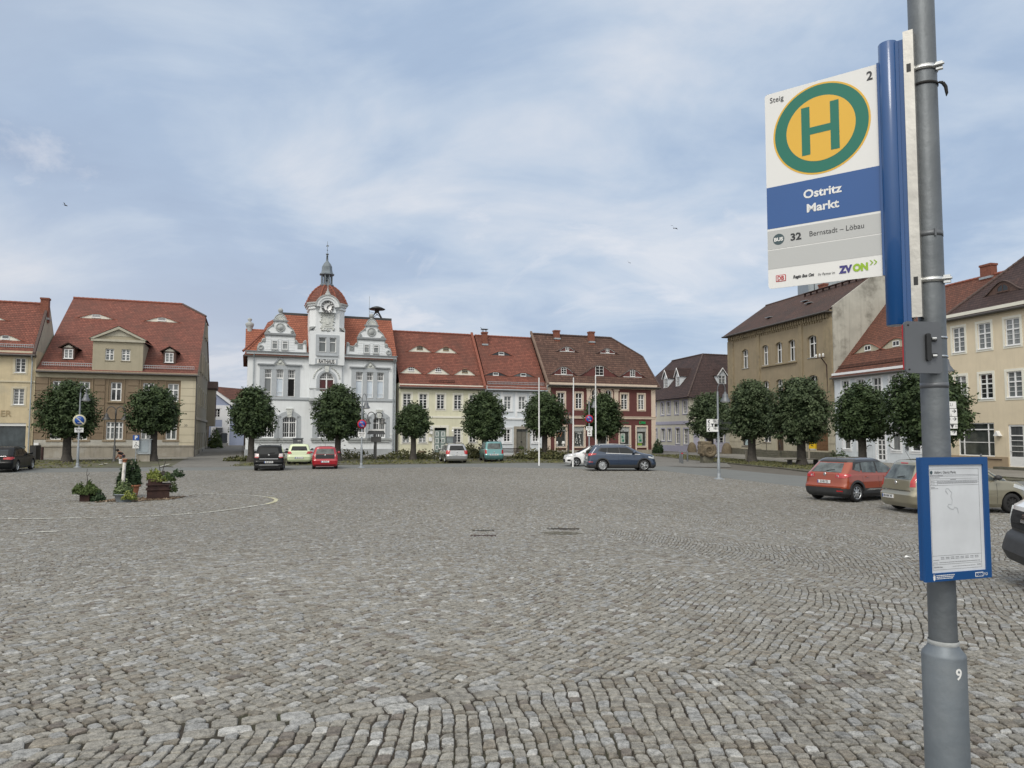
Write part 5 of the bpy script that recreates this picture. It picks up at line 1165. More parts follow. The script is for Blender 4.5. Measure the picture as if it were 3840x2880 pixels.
for p in ring(.50, zl+.15):
    a = math.atan2(p[1]-yd, p[0]-xc_); b.tube(p,(p[0], p[1], ztl),.085, n=5)
b.lathe([(.5,0),(.62,.06),(.74,.12),(.74,.20),(.62,.26),(.55,.45),(.52,.62),(.5,.95),(.36,1.2),(.16,1.45),(.09,1.6),(.07,1.75)],(xc_,yd,ztl-.05),8,smooth=False,rot=PI/8)
b.lathe([(.22,0),(.26,-.25),(.30,-.42),(0,-.42)],(xc_, yd, ztl-.1),10)
ln = b.build('lantern', M['lead'], th_)
b = MB(); za_ = ztl-.05+1.6; hs_ = zsp-za_; b.lathe([(.11,0),(.075,hs_*.6),(.13,hs_*.62),(.07,hs_*.68),(.07,hs_*.75),(.13,hs_*.80),(.16,hs_*.88),(.12,hs_*.94),(.04,hs_*.99),(.022,hs_),(.018,zva-za_),(0,zva-za_+.02)],(xc_,yd,za_),8)
b.lathe([(0,-.08),(.08,0),(0,.08)],(xc_, yd, zsp+.32),8); zz_ = (zsp+zva)/2+.15
b.prism([(xc_-.12,zz_),(xc_,zz_+.12),(xc_+.14,zz_+.04),(xc_+.1,zz_-.1),(xc_,zz_-.02),(xc_-.1,zz_-.12)],yd-.01,yd+.01); b.build('spire',M['lead'],th_)
# drain pipes, siren on the roof
for x in (.55, Wt-.22, Wt-.02): downpipe(th_, x,-.05,.1, Et-.1, 'zinc',.3)
q = TF.roof(cB(1075,612), Et, Tt); zs_ = zrt; p = tl(1074,528,-Dt); b = MB(); top_ = p[1]
for sx,sy in ((-.55,-.3),(.55,-.3),(.55,.3),(-.55,.3)): b.tube((p[0]+sx,Dt+.2+sy,zs_),(p[0]+sx*.3,Dt+.2+sy*.3,top_-.5),.05,n=6)
for s_ in (-1,1): b.tube((p[0]-.5*s_, Dt-.1, zs_+.1),(p[0]+.2*s_, Dt+.1, top_-.6),.03, n=5)
b.lathe([(.22,-.55),(.24,-.25),(.80,-.22),(.86,-.16),(.5,.02),(.2,.12),(0,.14)],(p[0],Dt+.2,top_),20); b.build('siren',M['black'],th_)
b = MB(); p = tl(1024,455,-Dt); b.tube((p[0],Dt+.1,zrt-.2),(p[0],Dt+.1,p[1]),.022,n=5); b.tube((p[0]-.02,Dt+.1,zrt+.75),(p[0]+.75,Dt+.1,zrt+.65),.018,n=5); b.build('antenna',M['zinc'],th_)
r_ = (tl(1155,1357),tl(1178,1367)); b = MB(); b.box(r_[0][0],r_[1][0],-.03,.0,r_[1][1],r_[0][1]); b.build('wall_plaque',M['signwhite'],th_)

# ================================================================== brown house
BF = ROW.moved(ROW.loc(cA(235,1100))[0]); bl = lambda x, y, off=0.: BF.loc(cA(x, y), off)
hs = building('manor_house', 'big brown plastered house with tall red tiled roof and pedimented dormer',BF)
Wb = bl(1345,1000)[0]; Eb = (bl(240,600)[1]+bl(1350,648)[1])/2; Tb = .66
def rb(xs, yt, yb, ref, arch=0.):
    z1, z0 = bl(ref, yt)[1], bl(ref, yb)[1]; ym = (yt+yb)/2
    return [Op((bl(a, ym)[0], bl(d, ym)[0], z0, z1), arch) for a, d in xs]
up_ = rb([(362,440),(545,620),(765,840),(988,1065),(1160,1235)],707,836,802)
lo_ = rb([(345,423),(528,603),(732,850),(972,1045),(1146,1221)],980,1104,790)
ZB = Eb; yL = 28.
b = MB(); wall(b,0, Wb,-.6, Eb, up_+lo_, rev=.22)
b.face([(0,yL,-.6),(0,0,-.6),(0,0,Eb),(0,yL,Eb)]); b.face([(Wb,yL,-.6),(0,yL,-.6),(0,yL,Eb),(Wb,yL,Eb)]); b.build('wall',M['brown_wall'],hs)
BROWN = hs
# roof: ridge parallel to the front, clipped gable at the right
qa = BF.roof(cA(420,120),Eb,Tb); qb = BF.roof(cA(1262,168),Eb,Tb); Db = (qa[1]+qb[1])/2; zrb = Eb+Db*Tb
ybk, zbk = BF.side(cA(1418,312), Wb+.1); zbk = Eb+ybk*Tb
xrb = lambda y: float(np.interp(y, [-.4, ybk, Db], [Wb+.12, Wb+.15, qb[0]]))
def ebB(x, yb_, yt, hw): 
    q = BF.roof(cA(x,yb_),Eb,Tb); e = BF.roof(cA(x+hw,yb_),Eb,Tb); return (q[0],q[2]-Eb,abs(e[0]-q[0]),BF.loc(cA(x,yt),-q[1])[1]-q[2])
bs = [ebB(665,266,230,150),ebB(1118,290,255,145)]; zz_ = (bs[0][1]+bs[1][1])/2; bs = [(k[0],zz_,k[2],k[3]) for k in bs]
tb = tile_mat('red_clay_tiles_large_roof',(.26,.096,.070),(.18,.066,.050),(.11,.055,.044),joint=.2,cw=.26,rh=.34)
roofmesh(hs, BF, Eb, Tb, Db, lambda y: 0., xrb, tb, bs, fmat='cream_trim', dy=.35)
for k in bs: small_window(hs,k[0],k[1]/Tb+.01,Eb+k[1]+.12,.75,max(.3,k[3]-.35),1,1, 'frame',0, 'glass_net')
b = MB(); hb = yL-ybk; zh = zbk
plane_tiles(b, [(Wb+.15,ybk,zbk),(Wb+.15,yL-ybk if yL-ybk > ybk else Db*2-ybk,zbk),(qb[0],Db,zrb)])
plane_tiles(b, [(Wb+.12,2*Db+.3,Eb-.2),(0,2*Db+.3,Eb-.2),(0,Db,zrb),(qb[0],Db,zrb),(Wb+.12,2*Db-ybk,zbk)]); b.build('roof',tb,hs)
gq = MB(); gq.prism([(0,-.5),(2*Db,-.5),(2*Db,Eb),(Db,zrb-.04),(0,Eb-.05)],-.05,.25); gq = gq.build('gable_wall',M['pale_base'],hs); gq.rotation_euler = (0,0,PI/2); gq.location = (.02+.22,.02,0)
ridge_line(hs,(0,Db,zrb),(qb[0],Db,zrb),.16); ridge_line(hs,(qb[0],Db,zrb),(Wb+.15,ybk,zbk),.14, 'ridge_dark', 'hip')
# right side wall with windows (built in its own plane)
sideW = MB(); SW_ops = []
def sd(x, y): return BF.side(cA(x, y), Wb)
cN = lambda x, y: (760+x/5.53,1400+y/5.53)
def sdN(x, y): return BF.side(cN(x, y), Wb)
YE_ = 2*Db
b = MB(); w3 = []
ys3 = [(1.2,2.1),(4.6,5.6),(8.2,9.3),(12.2,13.4),(17,18.2),(22,23.2)]
def sideops(z0, z1, arch=0., sel=ys3): return [Op((a, c, z0, z1), arch) for a, c in sel]
so1 = sideops(.55+.0,2.15,0)+sideops(up_[0].z0,up_[0].z1,0); so2 = sideops(Eb+.6,Eb+2.4,.2, [(6.4,7.4),(9.4,10.4),(14.2,15.2),(18,19)]); so3 = sideops(zbk-2.0,zbk-.5,.2, [(11.8,12.7),(14.2,15.0)])
wall(b,.0, YE_,-.6, Eb, so1, rev=.2)
b.face([(0,0, Eb),(YE_,0, Eb),(YE_-ybk,0, zbk),(ybk,0, zbk)])
sw = b.build('side_wall',M['side_wall'],hs); sw.location = (Wb,0,0); sw.rotation_euler = (0,0,PI/2)
for o in so1+so2+so3:
    f = window(sw,o,y=0 if o in so1 else -.13,cols=1,trans=(),low=0,fr=.06,rec=.12,sur='pale_base' if o not in so1 or o.z0 > 3 else None,sw=.13,sill='pale_base',glass='side_shutter' if 'side_shutter' in M else M.setdefault('side_shutter',mat('closed_shutter',(.30,.28,.23),.9,.08,4)) and 'side_shutter',frame='plinth')
b = MB(); b.box(0,YE_,-.12,.01,3.35,3.6); b.box(0,YE_,-.06,.01,-.5,.55); b.build('side_string_course',M['plinth'],sw)
for k in range(3):
    b = MB(); b.box(6.5+6*k,7.1+6*k,-.10,.02,-.0+.03*k,.4); b.build('cellar_opening',M['black'],sw)
# oriel further along the side
b = MB(); b.box(YE_-3.6,YE_-.8,-.9,0,2.9,7.2,0); b.box(YE_-3.7,YE_-.7,-1.05,0,7.2,7.35,1); b.prism([(YE_-3.8,7.35),(YE_-.6,7.35),(YE_-1.2,8.2),(YE_-3.2,8.2)],-1.1,0,1); b.box(YE_-3.2,YE_-2.5,-.93,-.8,4.0,6.4,2); b.box(YE_-1.9,YE_-1.2,-.93,-.8,4.0,6.4,2)
b.build('oriel', [M['side_wall'], M['ridge_dark'], M['wood_dark']], sw)
# front decoration
TRB = mat('brown_trim',(.25,.195,.13),.9,.1,2,.2, streak=.2)
b = MB(); zc0,zc1_ = Eb-.75,Eb-.32; b.box(-.05,Wb+.05,-.10,.01,zc0,zc1_); b.box(-.08,Wb+.12,-.28,.01,zc1_,Eb-.12); b.build('cornice',M['olive_wall'],hs)
b = MB(); zt_ = zc0; zb_ = bl(700,1105)[1]; nrow = 9
for a_, c_ in ((238,326),(645,722),(880,955)):
    x0_, x1_ = bl(a_,900)[0], bl(c_,900)[0]
    b = MB()
    for k in range(nrow): z = zb_+(zt_-zb_)*k/nrow; b.box(x0_+.02,x1_-.02,-.06,.01,z+.03,z+(zt_-zb_)/nrow-.03)
    b.build('rustication', M['brown_wall'], hs)
x0_, x1_ = bl(1245,900)[0], Wb+.04; b = MB()
for k in range(9): z = .55+(zt_-.55)*k/9; b.box(x0_, x1_,-.09,.12, z+.012, z+(zt_-.55)/9-.012)
b.build('corner_pilaster', M['sand_trim'], hs)
text('house_number', '20',.26, M['ink'], hs,(bl(1285,1006)[0],-.10, bl(1285,1006)[1]))
b = MB(); b.box(0,x0_,-.08,.01,bl(700,1150)[1],zb_); b.build('repaired_band',M['pale_patch'],hs)
b = MB(); b.box(-.02,Wb+.06,-.14,.01,-.6,bl(700,1152)[1]); b.box(-.02,Wb+.06,-.20,.01,bl(700,1152)[1],bl(700,1148)[1]+.06); b.build('plinth',M['plinth'],hs)
for i, o in enumerate(up_+lo_):
    wide = i == 7
    window(hs,o,cols=4 if wide else 2,trans=(.36 if not wide else .3,),up=0,low=0 if not wide else 1,fr=.09,sur=None,sill='olive_wall',glass='glass' if i in (0,2,3,5) else 'glass_net')
    b = MB(); e = .24; b.box(o.x0-e,o.x0-e+.06,-.07,.01,o.z0-.1,o.z1+e); b.box(o.x1+e-.06,o.x1+e,-.07,.01,o.z0-.1,o.z1+e); b.box(o.x0-e,o.x1+e,-.08,.01,o.z1+e,o.z1+e+.07)
    b.box(o.x0-.25, o.x1+.25,-.14,.01, o.z0-.16, o.z0-.04)
    b.build('window_surround', TRB, hs)
gutter(hs,0, Wb+.3,-.45, Eb-.30); downpipe(hs, Wb-.05+.12,-.1,0, Eb-.3, 'gutter',.3)
# central dormer with pediment
q0_,q1_ = bl(636,620),bl(985,622); x0_,x1_ = q0_[0],q1_[0]; z0_ = Eb-.1; zc_d = (bl(640,425)[1]+bl(1000,432)[1])/2; xm = (x0_+x1_)/2; zap = bl(818,325)[1]
do = rb([(728,788),(840,900)],475,556,760)
b = MB(); wall(b, x0_, x1_, z0_, zc_d, do, y=-.02, rev=.2); zz_ = (zc_d-Eb)/Tb
b.face([(x0_,-.02,z0_),(x0_,-.02,zc_d),(x0_,zz_,zc_d)]); b.face([(x1_,-.02,zc_d),(x1_,-.02,z0_),(x1_,zz_,zc_d)])
b.prism([(x0_-.05, zc_d+.2),(x1_+.05, zc_d+.2),(xm, zap-.15)],.0,.2)
dmr = b.build('dormer', M['olive_wall'], hs)
for o in do: window(dmr,o,y=-.02,cols=2,trans=(.45,),up=1,low=1,sill='olive_wall',glass='glass_net')
b = MB(); b.box(x0_-.15, x1_+.15,-.2,.02, zc_d, zc_d+.2)
for s_,xx in ((1,x0_-.3),(-1,x1_+.3)): b.prism([(xx,zc_d+.2),(xx+s_*.35,zc_d+.2),(xm,zap-.22),(xm,zap+.02)],-.25,.02)
b.prism([(xm-1.2, zc_d+.5),(xm+1.2, zc_d+.5),(xm, zc_d+1.1)],-.03,.01)
b.build('pediment', mat('pale_stone_pediment',(.42,.40,.33),.9,.08,2,.2, streak=.2), dmr)
b = MB(); bk = (zap-Eb)/Tb; bk2 = (zc_d+.15-Eb)/Tb
for s_ in (-1,1):
    xe = x0_-.35 if s_ < 0 else x1_+.35
    pts = [(xe,-.28,zc_d+.2),(xm,-.28,zap+.08),(xm,bk,zap+.08),(xe,bk2,zc_d+.2)]; plane_tiles(b,pts if s_ > 0 else pts[::-1])
b.build('dormer_roof', tb, dmr)
# two small dormers
for a_,c_,ya,yt_,yb_,wx in ((430,515,436,465,553,(443,505)),(1130,1216,462,492,580,(1142,1200))):
    q = BF.roof(cA((a_+c_)/2, yb_), Eb, Tb); y_ = q[1]; L2 = lambda x, y: BF.loc(cA(x, y),-y_)
    x0_,x1_,z0_,z1_,za_ = L2(a_,500)[0],L2(c_,500)[0],L2(a_,yb_)[1],L2(a_,yt_)[1],L2((a_+c_)/2,ya)[1]; xm = (x0_+x1_)/2; yd_ = (z1_-z0_)/Tb
    o = Op((L2(wx[0],500)[0], L2(wx[1],500)[0], L2(a_, yb_-2)[1]+.12, L2(a_, yt_+10)[1]))
    b = MB(); wall(b,x0_,x1_,z0_-.1,z1_, [o],y=y_,rev=.1); b.face([(x0_,y_,z0_),(x0_,y_,z1_),(x0_,y_+yd_,z1_)]); b.face([(x1_,y_,z1_),(x1_,y_,z0_),(x1_,y_+yd_,z1_)])
    dd = b.build('dormer',M['wood_dark'],hs); window(dd,o,y=y_-.03,rec=.04,cols=2,trans=(),low=2,sill='frame',glass='glass_net')
    b = MB(); b.prism([(x0_+.1,z1_),(x1_-.1,z1_),(x1_-.25,za_-.28),(xm,za_-.12),(x0_+.25,za_-.28)],y_-.02,y_+.06); b.build('dormer_gable',M['cream_trim'],dd)
    b = MB(); 
    for s_ in (-1,1):
        xe = x0_-.28 if s_ < 0 else x1_+.28
        pts = [(xe,y_-.25,z1_-.02),(xm,y_-.25,za_+.05),(xm,y_+(za_-z0_)/Tb,za_+.05),(xe,y_+yd_,z1_-.02)]; plane_tiles(b,pts if s_ > 0 else pts[::-1])
        b.prism([(xe, z1_-.02),(xm, za_+.05),(xm, za_-.06),(xe, z1_-.12)], y_-.24, y_-.2)
    b.build('dormer_roof', M['tile_mid'], dd)
snow_guard(hs,.3, bl(632,600)[0],.15, Eb+.25); snow_guard(hs, bl(990,610)[0], Wb-.2,.15, Eb+.25)

# ================================================================== far left house with shop
LF = ROW.moved(ROW.loc(cA(230,1100))[0]-12.1); ll = lambda x, y, off=0.: LF.loc(cA(x, y), off)
hs = building('shop_house', 'tan house with flaking plaster and a wide dark shop window, left edge of the square',LF)
Wl = 12.05; El = ll(100,482)[1]
uu = [Op((ll(105,590)[0]-d,ll(178,590)[0]-d,ll(140,640)[1],ll(140,540)[1])) for d in (0,2.4,4.8,7.2)]
mmw = [Op((ll(90,805)[0]-d,ll(168,805)[0]-d,ll(128,862)[1],ll(128,750)[1])) for d in (0,2.4,4.8,7.2)]
shp = Op((ll(-200,1000)[0], ll(180,1000)[0],-.2, ll(100,988)[1]))
body(hs,0, Wl,9, El, M['tan_wall'], uu+mmw+[shp], rev=.3)
for o in uu+mmw: window(hs,o,cols=2,trans=(),low=3 if o in uu else 4,sur='sand_trim',sw=.16,glass='glass',sill='frame')
b = MB(); b.box(shp.x0,shp.x1,.1,.3,shp.z1-.25,shp.z1,0); f = b.build('shop_window',M['signwhite'],hs); b = MB(); b.box(shp.x0,shp.x1,.24,.27,-.2,shp.z1-.25); b.build('pane',mat('sheeted_shop_glass',(.06,.075,.085),.2,.35,1.2,streak=.4),f)
b = MB(); zz_ = ll(100,702)[1]; b.box(0,Wl,-.08,.01,zz_-.05,zz_+.08); b.box(0,Wl,-.2,.01,El-.4,El-.1); b.build('cornice',M['sand_trim'],hs)
p = ll(78,925); text('shop_lettering', 'WAGNER'[-3:],.72,mat('faded_brown_lettering',(.32,.25,.15),.8,.1,3),hs,(p[0],-.02,p[1]),align='RIGHT',ext=.015,bold=.01)
def ebL(x, yb_, yt, hw):
    q = LF.roof(cA(x,yb_),El,T52); e = LF.roof(cA(x+hw,yb_),El,T52); return (q[0],q[2]-El,abs(e[0]-q[0]),LF.loc(cA(x,yt),-q[1])[1]-q[2])
bs = [ebL(38,416,376,140), ebL(-60,274,240,130)]
Dl = (LF.roof(cA(300,165), El, T52))[1]
roofmesh(hs, LF, El, T52, Dl, lambda y: 0., lambda y: Wl, M['tile_red'], bs, fmat='cream_trim')
small_window(hs, bs[0][0], bs[0][1]/T52+.01, El+bs[0][1]+.1,.55,.32,1,0, 'frame',0)
b = MB(); plane_tiles(b, [(Wl,2*Dl,El),(0,2*Dl,El),(0,Dl,El+Dl*T52),(Wl,Dl,El+Dl*T52)]); b.build('roof',M['tile_red'],hs); ridge_line(hs,(0,Dl,El+Dl*T52),(Wl,Dl,El+Dl*T52))
b = MB(); b.prism([(-.4,El-.5),(Dl+.05,El+Dl*T52),(Dl+.05,El+Dl*T52+.3),(-.45,El-.2)],0,.2); v = b.build('verge_wall',M['ridge_dark'],hs); v.rotation_euler = (0,0,PI/2); v.location = (Wl+.0,0,0)
gutter(hs,0,Wl,-.42,El-.46); downpipe(hs,Wl-.25,-.05,0,El-.4, 'zinc',.38); gw_ = MB(); gw_.prism([(0,-.4),(2*Dl-.1,-.4),(2*Dl-.1,El),(Dl,El+Dl*T52-.05),(0,El-.1)],0,.2); gw_ = gw_.build('gable_wall',M['pale_base'],hs); gw_.rotation_euler = (0,0,PI/2); gw_.location = (Wl-.02,.03,0); snow_guard(hs,0,Wl-.3,.15,El+.2)
q = LF.roof(cA(352,205),El,T52); chimney(hs,q[0]-.45,q[1],q[2]-1.2,LF.loc(cA(355,128),-q[1])[1],.62,.6)
r0_,r1_ = ll(213,1125),ll(243,1185); b = MB(); b.box(r0_[0]+.3,r1_[0]+.3,-.4,-.15,-.1,r0_[1]); sgn = b.build('meter_cabinet',M['signwhite']); sgn.location = tuple(LF.o); sgn.rotation_euler[2] = R_(LF.ang); tag(sgn, 'tall narrow white cabinet at the left corner of the brown house', 'cabinet')

# ================================================================== right-hand row: ochre house
hs = building('tall_house', 'three-storey ochre house with arched windows, corbel frieze and bare grey gable',RT)
Wo = 18.6; Eo = 13.55
XS = [(-15.55,-14.25),(-11.45,-10.35),(-8.95,-7.85),(-6.75,-5.65),(-3.65,-2.30)]
top_ = [Op((a, c,9.50,11.62),.16) for a, c in XS]; mid_ = [Op((a, c,5.95,7.85),.16) for a, c in XS]
zs_ = 5.15
gw = [Op((-15.9,-13.6,.95,2.7)),Op((-11.6,-10.2,1.4,2.9)),Op((-6.9,-5.6,1.4,2.9)),Op((-4.3,-2.9,.75,2.75)),Op((-2.8,-1.0,.75,2.75))]
dr = Op((-9.3,-8.0,.6,3.0))
b = MB(); wall(b,-Wo,0, zs_, Eo, top_+mid_, rev=.3); wall(b,-Wo,0,-.5, zs_, gw+[dr], mi=1, rev=.3)
b.face([(-Wo,11,-.5),(-Wo,0,-.5),(-Wo,0,Eo),(-Wo,11,Eo)]); b.build('wall', [M['ocher_wall'],M['pale_base']],hs)
To = (16.98-13.86)/4.56; Do = 5.2; zro = Eo+.3+Do*To
gb = MB(); gb.prism([(0,-.5),(2*Do+.2,-.5),(2*Do+.2,Eo+.2),(Do,zro+.15),(0,Eo+.35)],-.12,.05); v = gb.build('gable_wall',M['bare_gable'],hs); v.rotation_euler = (0,0,PI/2); v.location = (-.02,0,0)
for o in top_+mid_: window(hs,o,cols=2,trans=(.36,),up=0,low=0,rec=.2,fr=.08,sur='ocher_trim',sw=.13,sw_b=0,so_=.05,glass='glass',sill='stone_grey')
b = MB()
for x in (-Wo,-12.5,-5.0,-1.25): 
    wd = 1.25 if x in (-Wo,-1.25) else .55; b.box(x+.02, x+wd,-.11,.01, zs_, Eo-.7)
b.box(-Wo,0,-.14,.01,zs_-.18,zs_+.12); b.box(-11.7,-5.4,-.18,.01,9.3,9.45); b.build('pilaster',M['ocher_trim'],hs)
b = MB(); b.box(-Wo-.05,.03,-.30,.01, Eo-.18, Eo+.05); n_ = 46
for k in range(n_):
    x = -Wo+.3+(Wo-.6)*k/n_; b.box(x,x+.2,-.22,.01,Eo-.62,Eo-.18); b.box(x+.03,x+.17,-.13,.01,Eo-.82,Eo-.62)
b.build('corbel_frieze', M['ocher_trim'], hs)
b = MB(); b.box(-Wo-.03,.02,-.07,.01,-.5,.62,0)
b.build('plinth', M['mossstone'], hs)
for a, c in ((-Wo+.05,-16.2),(-13.2,-12.0),(-.85,-.02)):
    b = MB(); [b.box(a,c,-.05,.01,.7+k*.72,1.36+k*.72) for k in range(6)]; b.build('rustication',M['pale_base'],hs)
for i, o in enumerate(gw):
    if i == 4: b = MB(); b.box(o.x0,o.x1,.1,.2,o.z0,o.z1); [b.box(o.x0+.02,o.x1-.02,.08,.1,o.z0+.1+.4*k,o.z0+.42+.4*k) for k in range(5)]; b.build('boarded_window',mat('weathered_boards',(.16,.085,.04),.85,.2,5,.3,streak=.3),hs); continue
    if i == 0:
        f = window(hs,o,cols=1,trans=(),low=0,glass='glass',frame='plinth',name='shop_window'); b = MB(); b.box(o.x0+.5,o.x1-.35,.09,.105,o.z0+.1,o.z1-.12); b.build('poster',mat('pale_blue_poster',(.36,.45,.47),.5,.45,2.2),f)
    elif i == 3: window(hs,o,cols=1,trans=(),low=0,glass='glass_painted_sky',frame='plinth',sill=False)
    else: window(hs, o, cols=2, trans=(.35,), up=0, low=0, glass='glass', sill='ocher_trim')
b = MB(); b.box(dr.x0,dr.x1,.18,.28,dr.z0,dr.z1-.5,0); b.box(dr.x0+.15,dr.x0+.55,.15,.2,dr.z0+.3,dr.z1-.8,0); b.box(dr.x1-.55,dr.x1-.15,.15,.2,dr.z0+.3,dr.z1-.8,0); b.box(dr.x0,dr.x1,.2,.26,dr.z1-.5,dr.z1,1); b.build('door', [M['door_brown'],M['glass']],hs)
b = MB()
for k in range(4): e = .42*(3-k); b.box(dr.x0-.9-e, dr.x1+.9+e,-1.0-e,0,-.4,.58-.16*(3-k)+.0)
b.build('front_steps', M['mossstone'], hs)
for x0_, x1_ in ((dr.x0-.5, dr.x0-2.0),(dr.x1+.5, dr.x1+2.0)):
    b = MB(); b.path([(x0_,-.8,.6),(x0_,-.8,1.5),(x1_,-1.6,.95),(x1_,-1.6,.05)],.03,6); b.build('handrail',M['black'],hs)
roofmesh(hs, RT, Eo+.3, To, Do, lambda y: -Wo-.35, lambda y: .1, M['tile_mid'],(), y_start=-.55)
b = MB(); plane_tiles(b, [(.1,2*Do+.5,Eo),(-Wo-.35,2*Do+.5,Eo),(-Wo-.35,Do,zro),(.1,Do,zro)]); b.build('roof',M['tile_mid'],hs)
ridge_line(hs,(-Wo-.3, Do, zro),(0, Do, zro),.12, 'ridge_dark'); gutter(hs,-Wo-.3,.0,-.6, Eo-.12)
b = MB(); 
for x0_,x1_ in ((-10.2,-4.6),(-4.2,.1-1.2)): b.box(x0_,x1_,Do-1.0,Do-.72,zro-.28,zro-.23); [b.box(x,x+.05,Do-.95,Do-.75,zro-.75,zro-.25) for x in np.arange(x0_,x1_,1.0)]
b.build('roof_walkway', M['rust'], hs)
b = MB(); [b.box(x,x+.9,y-.3,y+.3,Eo+.3+y*To+.03,Eo+.3+y*To+.08) for x,y in ((-12.5,1.3),(-6.8,2.2),(-8.6,3.0))]; 
b.build('roof_hatch', M['zinc'], hs)
chimney(hs,-8.7, Do+.3, zro-.6, zro+.55,.9,.5); chimney(hs,-1.4, Do, zro-.6, zro+.35,.8,.5)
b = MB(); b.tube((-9.6,Do-.1,zro),(-9.6,Do-.1,zro+2.6),.035,n=6); b.tube((-10.0,Do-.1,zro+2.4),(-9.2,Do-.1,zro+2.4),.02,n=5); b.tube((-9.9,Do-.1,zro+2.0),(-9.3,Do-.1,zro+2.0),.02,n=5); b.build('antenna',M['black'],hs)
b = MB(); b.path([(-.75,-.05,5.3),(-.75,-.15,8.6),(-1.1,-.45,9.3)],.045,6,0); b.box(-1.9,-.5,-.52,-.42,9.27,9.33,0)
for x in (-1.75,-1.25,-.75): b.lathe([(.03,0),(.10,.05),(.07,.15),(.11,.2),(.05,.34),(0,.36)],(x,-.47,9.33),8,1)
b.build('insulator_bracket', [M['rust'], M['signwhite']], hs)
# ------------------------------------------------------------------ white house on the right
hs = building('row_house', 'white two-storey house with dentil cornice and steep red-brown roof, right of the ochre house',RT.moved(.06))
Wv = 12.6; Ev = 7.75
XS = [(1.08,1.98),(2.98,3.85),(4.93,5.93),(6.95,7.88),(9.0,9.95),(11.0,11.9)]
up_ = [Op((a,c,5.2,7.0)) for a,c in XS]; lo_ = [Op((a,c,.98 if i != 2 else .98,3.0)) for i,(a,c) in enumerate(XS) if i != 2]; dr = Op((5.2,6.2,.15,2.9))
body(hs,0, Wv,12, Ev, M['ice_wall'], up_+lo_+[dr], rev=.22)
for o in up_: window(hs,o,cols=2,trans=(.36,),low=1,sur='ice_trim',sw=.2,sill='ice_trim',glass='glass')
for o in lo_: window(hs,o,cols=1,trans=(.3,),low=0,sur='ice_trim',sw=.2,sill='ice_trim',glass='glass')
b = MB(); b.box(0, Wv,-.25,.01, Ev-.22, Ev-.02); b.box(0, Wv,-.08,.01, Ev-.62, Ev-.50)
for k in range(40): x = .1+k*.312; b.box(x, x+.15,-.18,.01, Ev-.42, Ev-.22)
b.build('dentil_cornice', M['ice_trim'], hs)
f = window(hs,dr,cols=2,trans=(.25,),up=0,low=4,fr=.08,rec=.1,name='door',sur='ice_trim',sw=.15,sw_b=0,sill=False,mw=.07)
for x,s_ in ((4.6,-1),(6.8,1)): b = MB(); b.path([(x,-.02,1.35),(x,-.2,1.38),(x+s_*.55,-.2,1.12),(x+s_*.55,-.02,1.1)],.035,6); b.build('hand_rail',M['black'],hs)
b = MB(); b.box(8.5,8.75,-.1,0,1.1,1.6); b.build('letter_box', M['lampgrey'], hs)
Tv = 1.17; Dv = 5.95
bs = [(2.9,RT.roof(cG(1150,745),Ev,Tv)[2]-Ev,2.0,.62),(6.9,RT.roof(cG(1355,710),Ev,Tv)[2]-Ev,2.2,.66)]
bs = [(RT.roof(cG(1160,742),Ev,Tv)[0],1.75,2.1,.75),(RT.roof(cG(1375,700),Ev,Tv)[0],1.75,2.3,.8)]
roofmesh(hs,RT,Ev,Tv,Dv,lambda y: .02,lambda y: Wv+3.5*max(0,y-2.2)/4,M['tile_rust'],bs,fmat='pale_base')
for k in bs: small_window(hs, k[0], k[1]/Tv+.01, Ev+k[1]+.12,.75,.42,2,0, 'frame',0)
b = MB(); plane_tiles(b, [(Wv,2*Dv,Ev),(0,2*Dv,Ev),(0,Dv,Ev+Dv*Tv),(Wv+3,Dv,Ev+Dv*Tv)]); b.build('roof',M['tile_rust'],hs)
ridge_line(hs,(0,Dv,Ev+Dv*Tv),(Wv+3.4,Dv,Ev+Dv*Tv)); gutter(hs,0,Wv,-.42,Ev-.48); snow_guard(hs,.2,Wv-.2,.3,Ev+.35,mt='rust')
chimney(hs,10.9, Dv, Ev+Dv*Tv-.5, Ev+Dv*Tv+.9,1.0,.6)
# ------------------------------------------------------------------ yellow house on the right
F2 = RT.moved(12.75); hs = building('row_house', 'butter-yellow three-storey house with a large shop window, right edge of the square',F2)
We = 15.; Ee = 11.0; dx_ = -12.75
XS = [(13.42,14.48),(15.58,16.66),(17.76,18.88),(20,21.1),(22.2,23.3),(24.4,25.5)]
up_ = [Op((a+dx_,c+dx_,8.2,10.0)) for a,c in XS]; mid_ = [Op((a+dx_,c+dx_,4.75,6.48)) for a,c in XS]
sp = Op((13.6+dx_,16.6+dx_,.80,3.1)); dr = Op((17.68+dx_,18.85+dx_,.18,2.95)); sp2 = Op((20.2+dx_,23.2+dx_,.8,3.1))
body(hs,0, We,12, Ee, M['butter_wall'], up_+mid_+[sp, dr, sp2], rev=.16)
for o in up_+mid_: window(hs,o,cols=2,trans=(.40,),up=1,low=2,fr=.075,rec=.06,sur='cream_trim',sw=.17,sill='frame',glass='glass_net' if random.random() < .75 else 'glass')
for o in (sp, sp2):
    f = window(hs,o,cols=1,trans=(.2,),up=0,low=1,fr=.07,rec=.06,glass='shop_glass',sill=False,name='shop_window',mw=.05)
    s = MB(); [s.box(x-.04,x+.04,.055,.1,o.z0,o.z1) for x in (o.x0+.45,o.x1-.5)]; s.build('mullion',M['frame'],f)
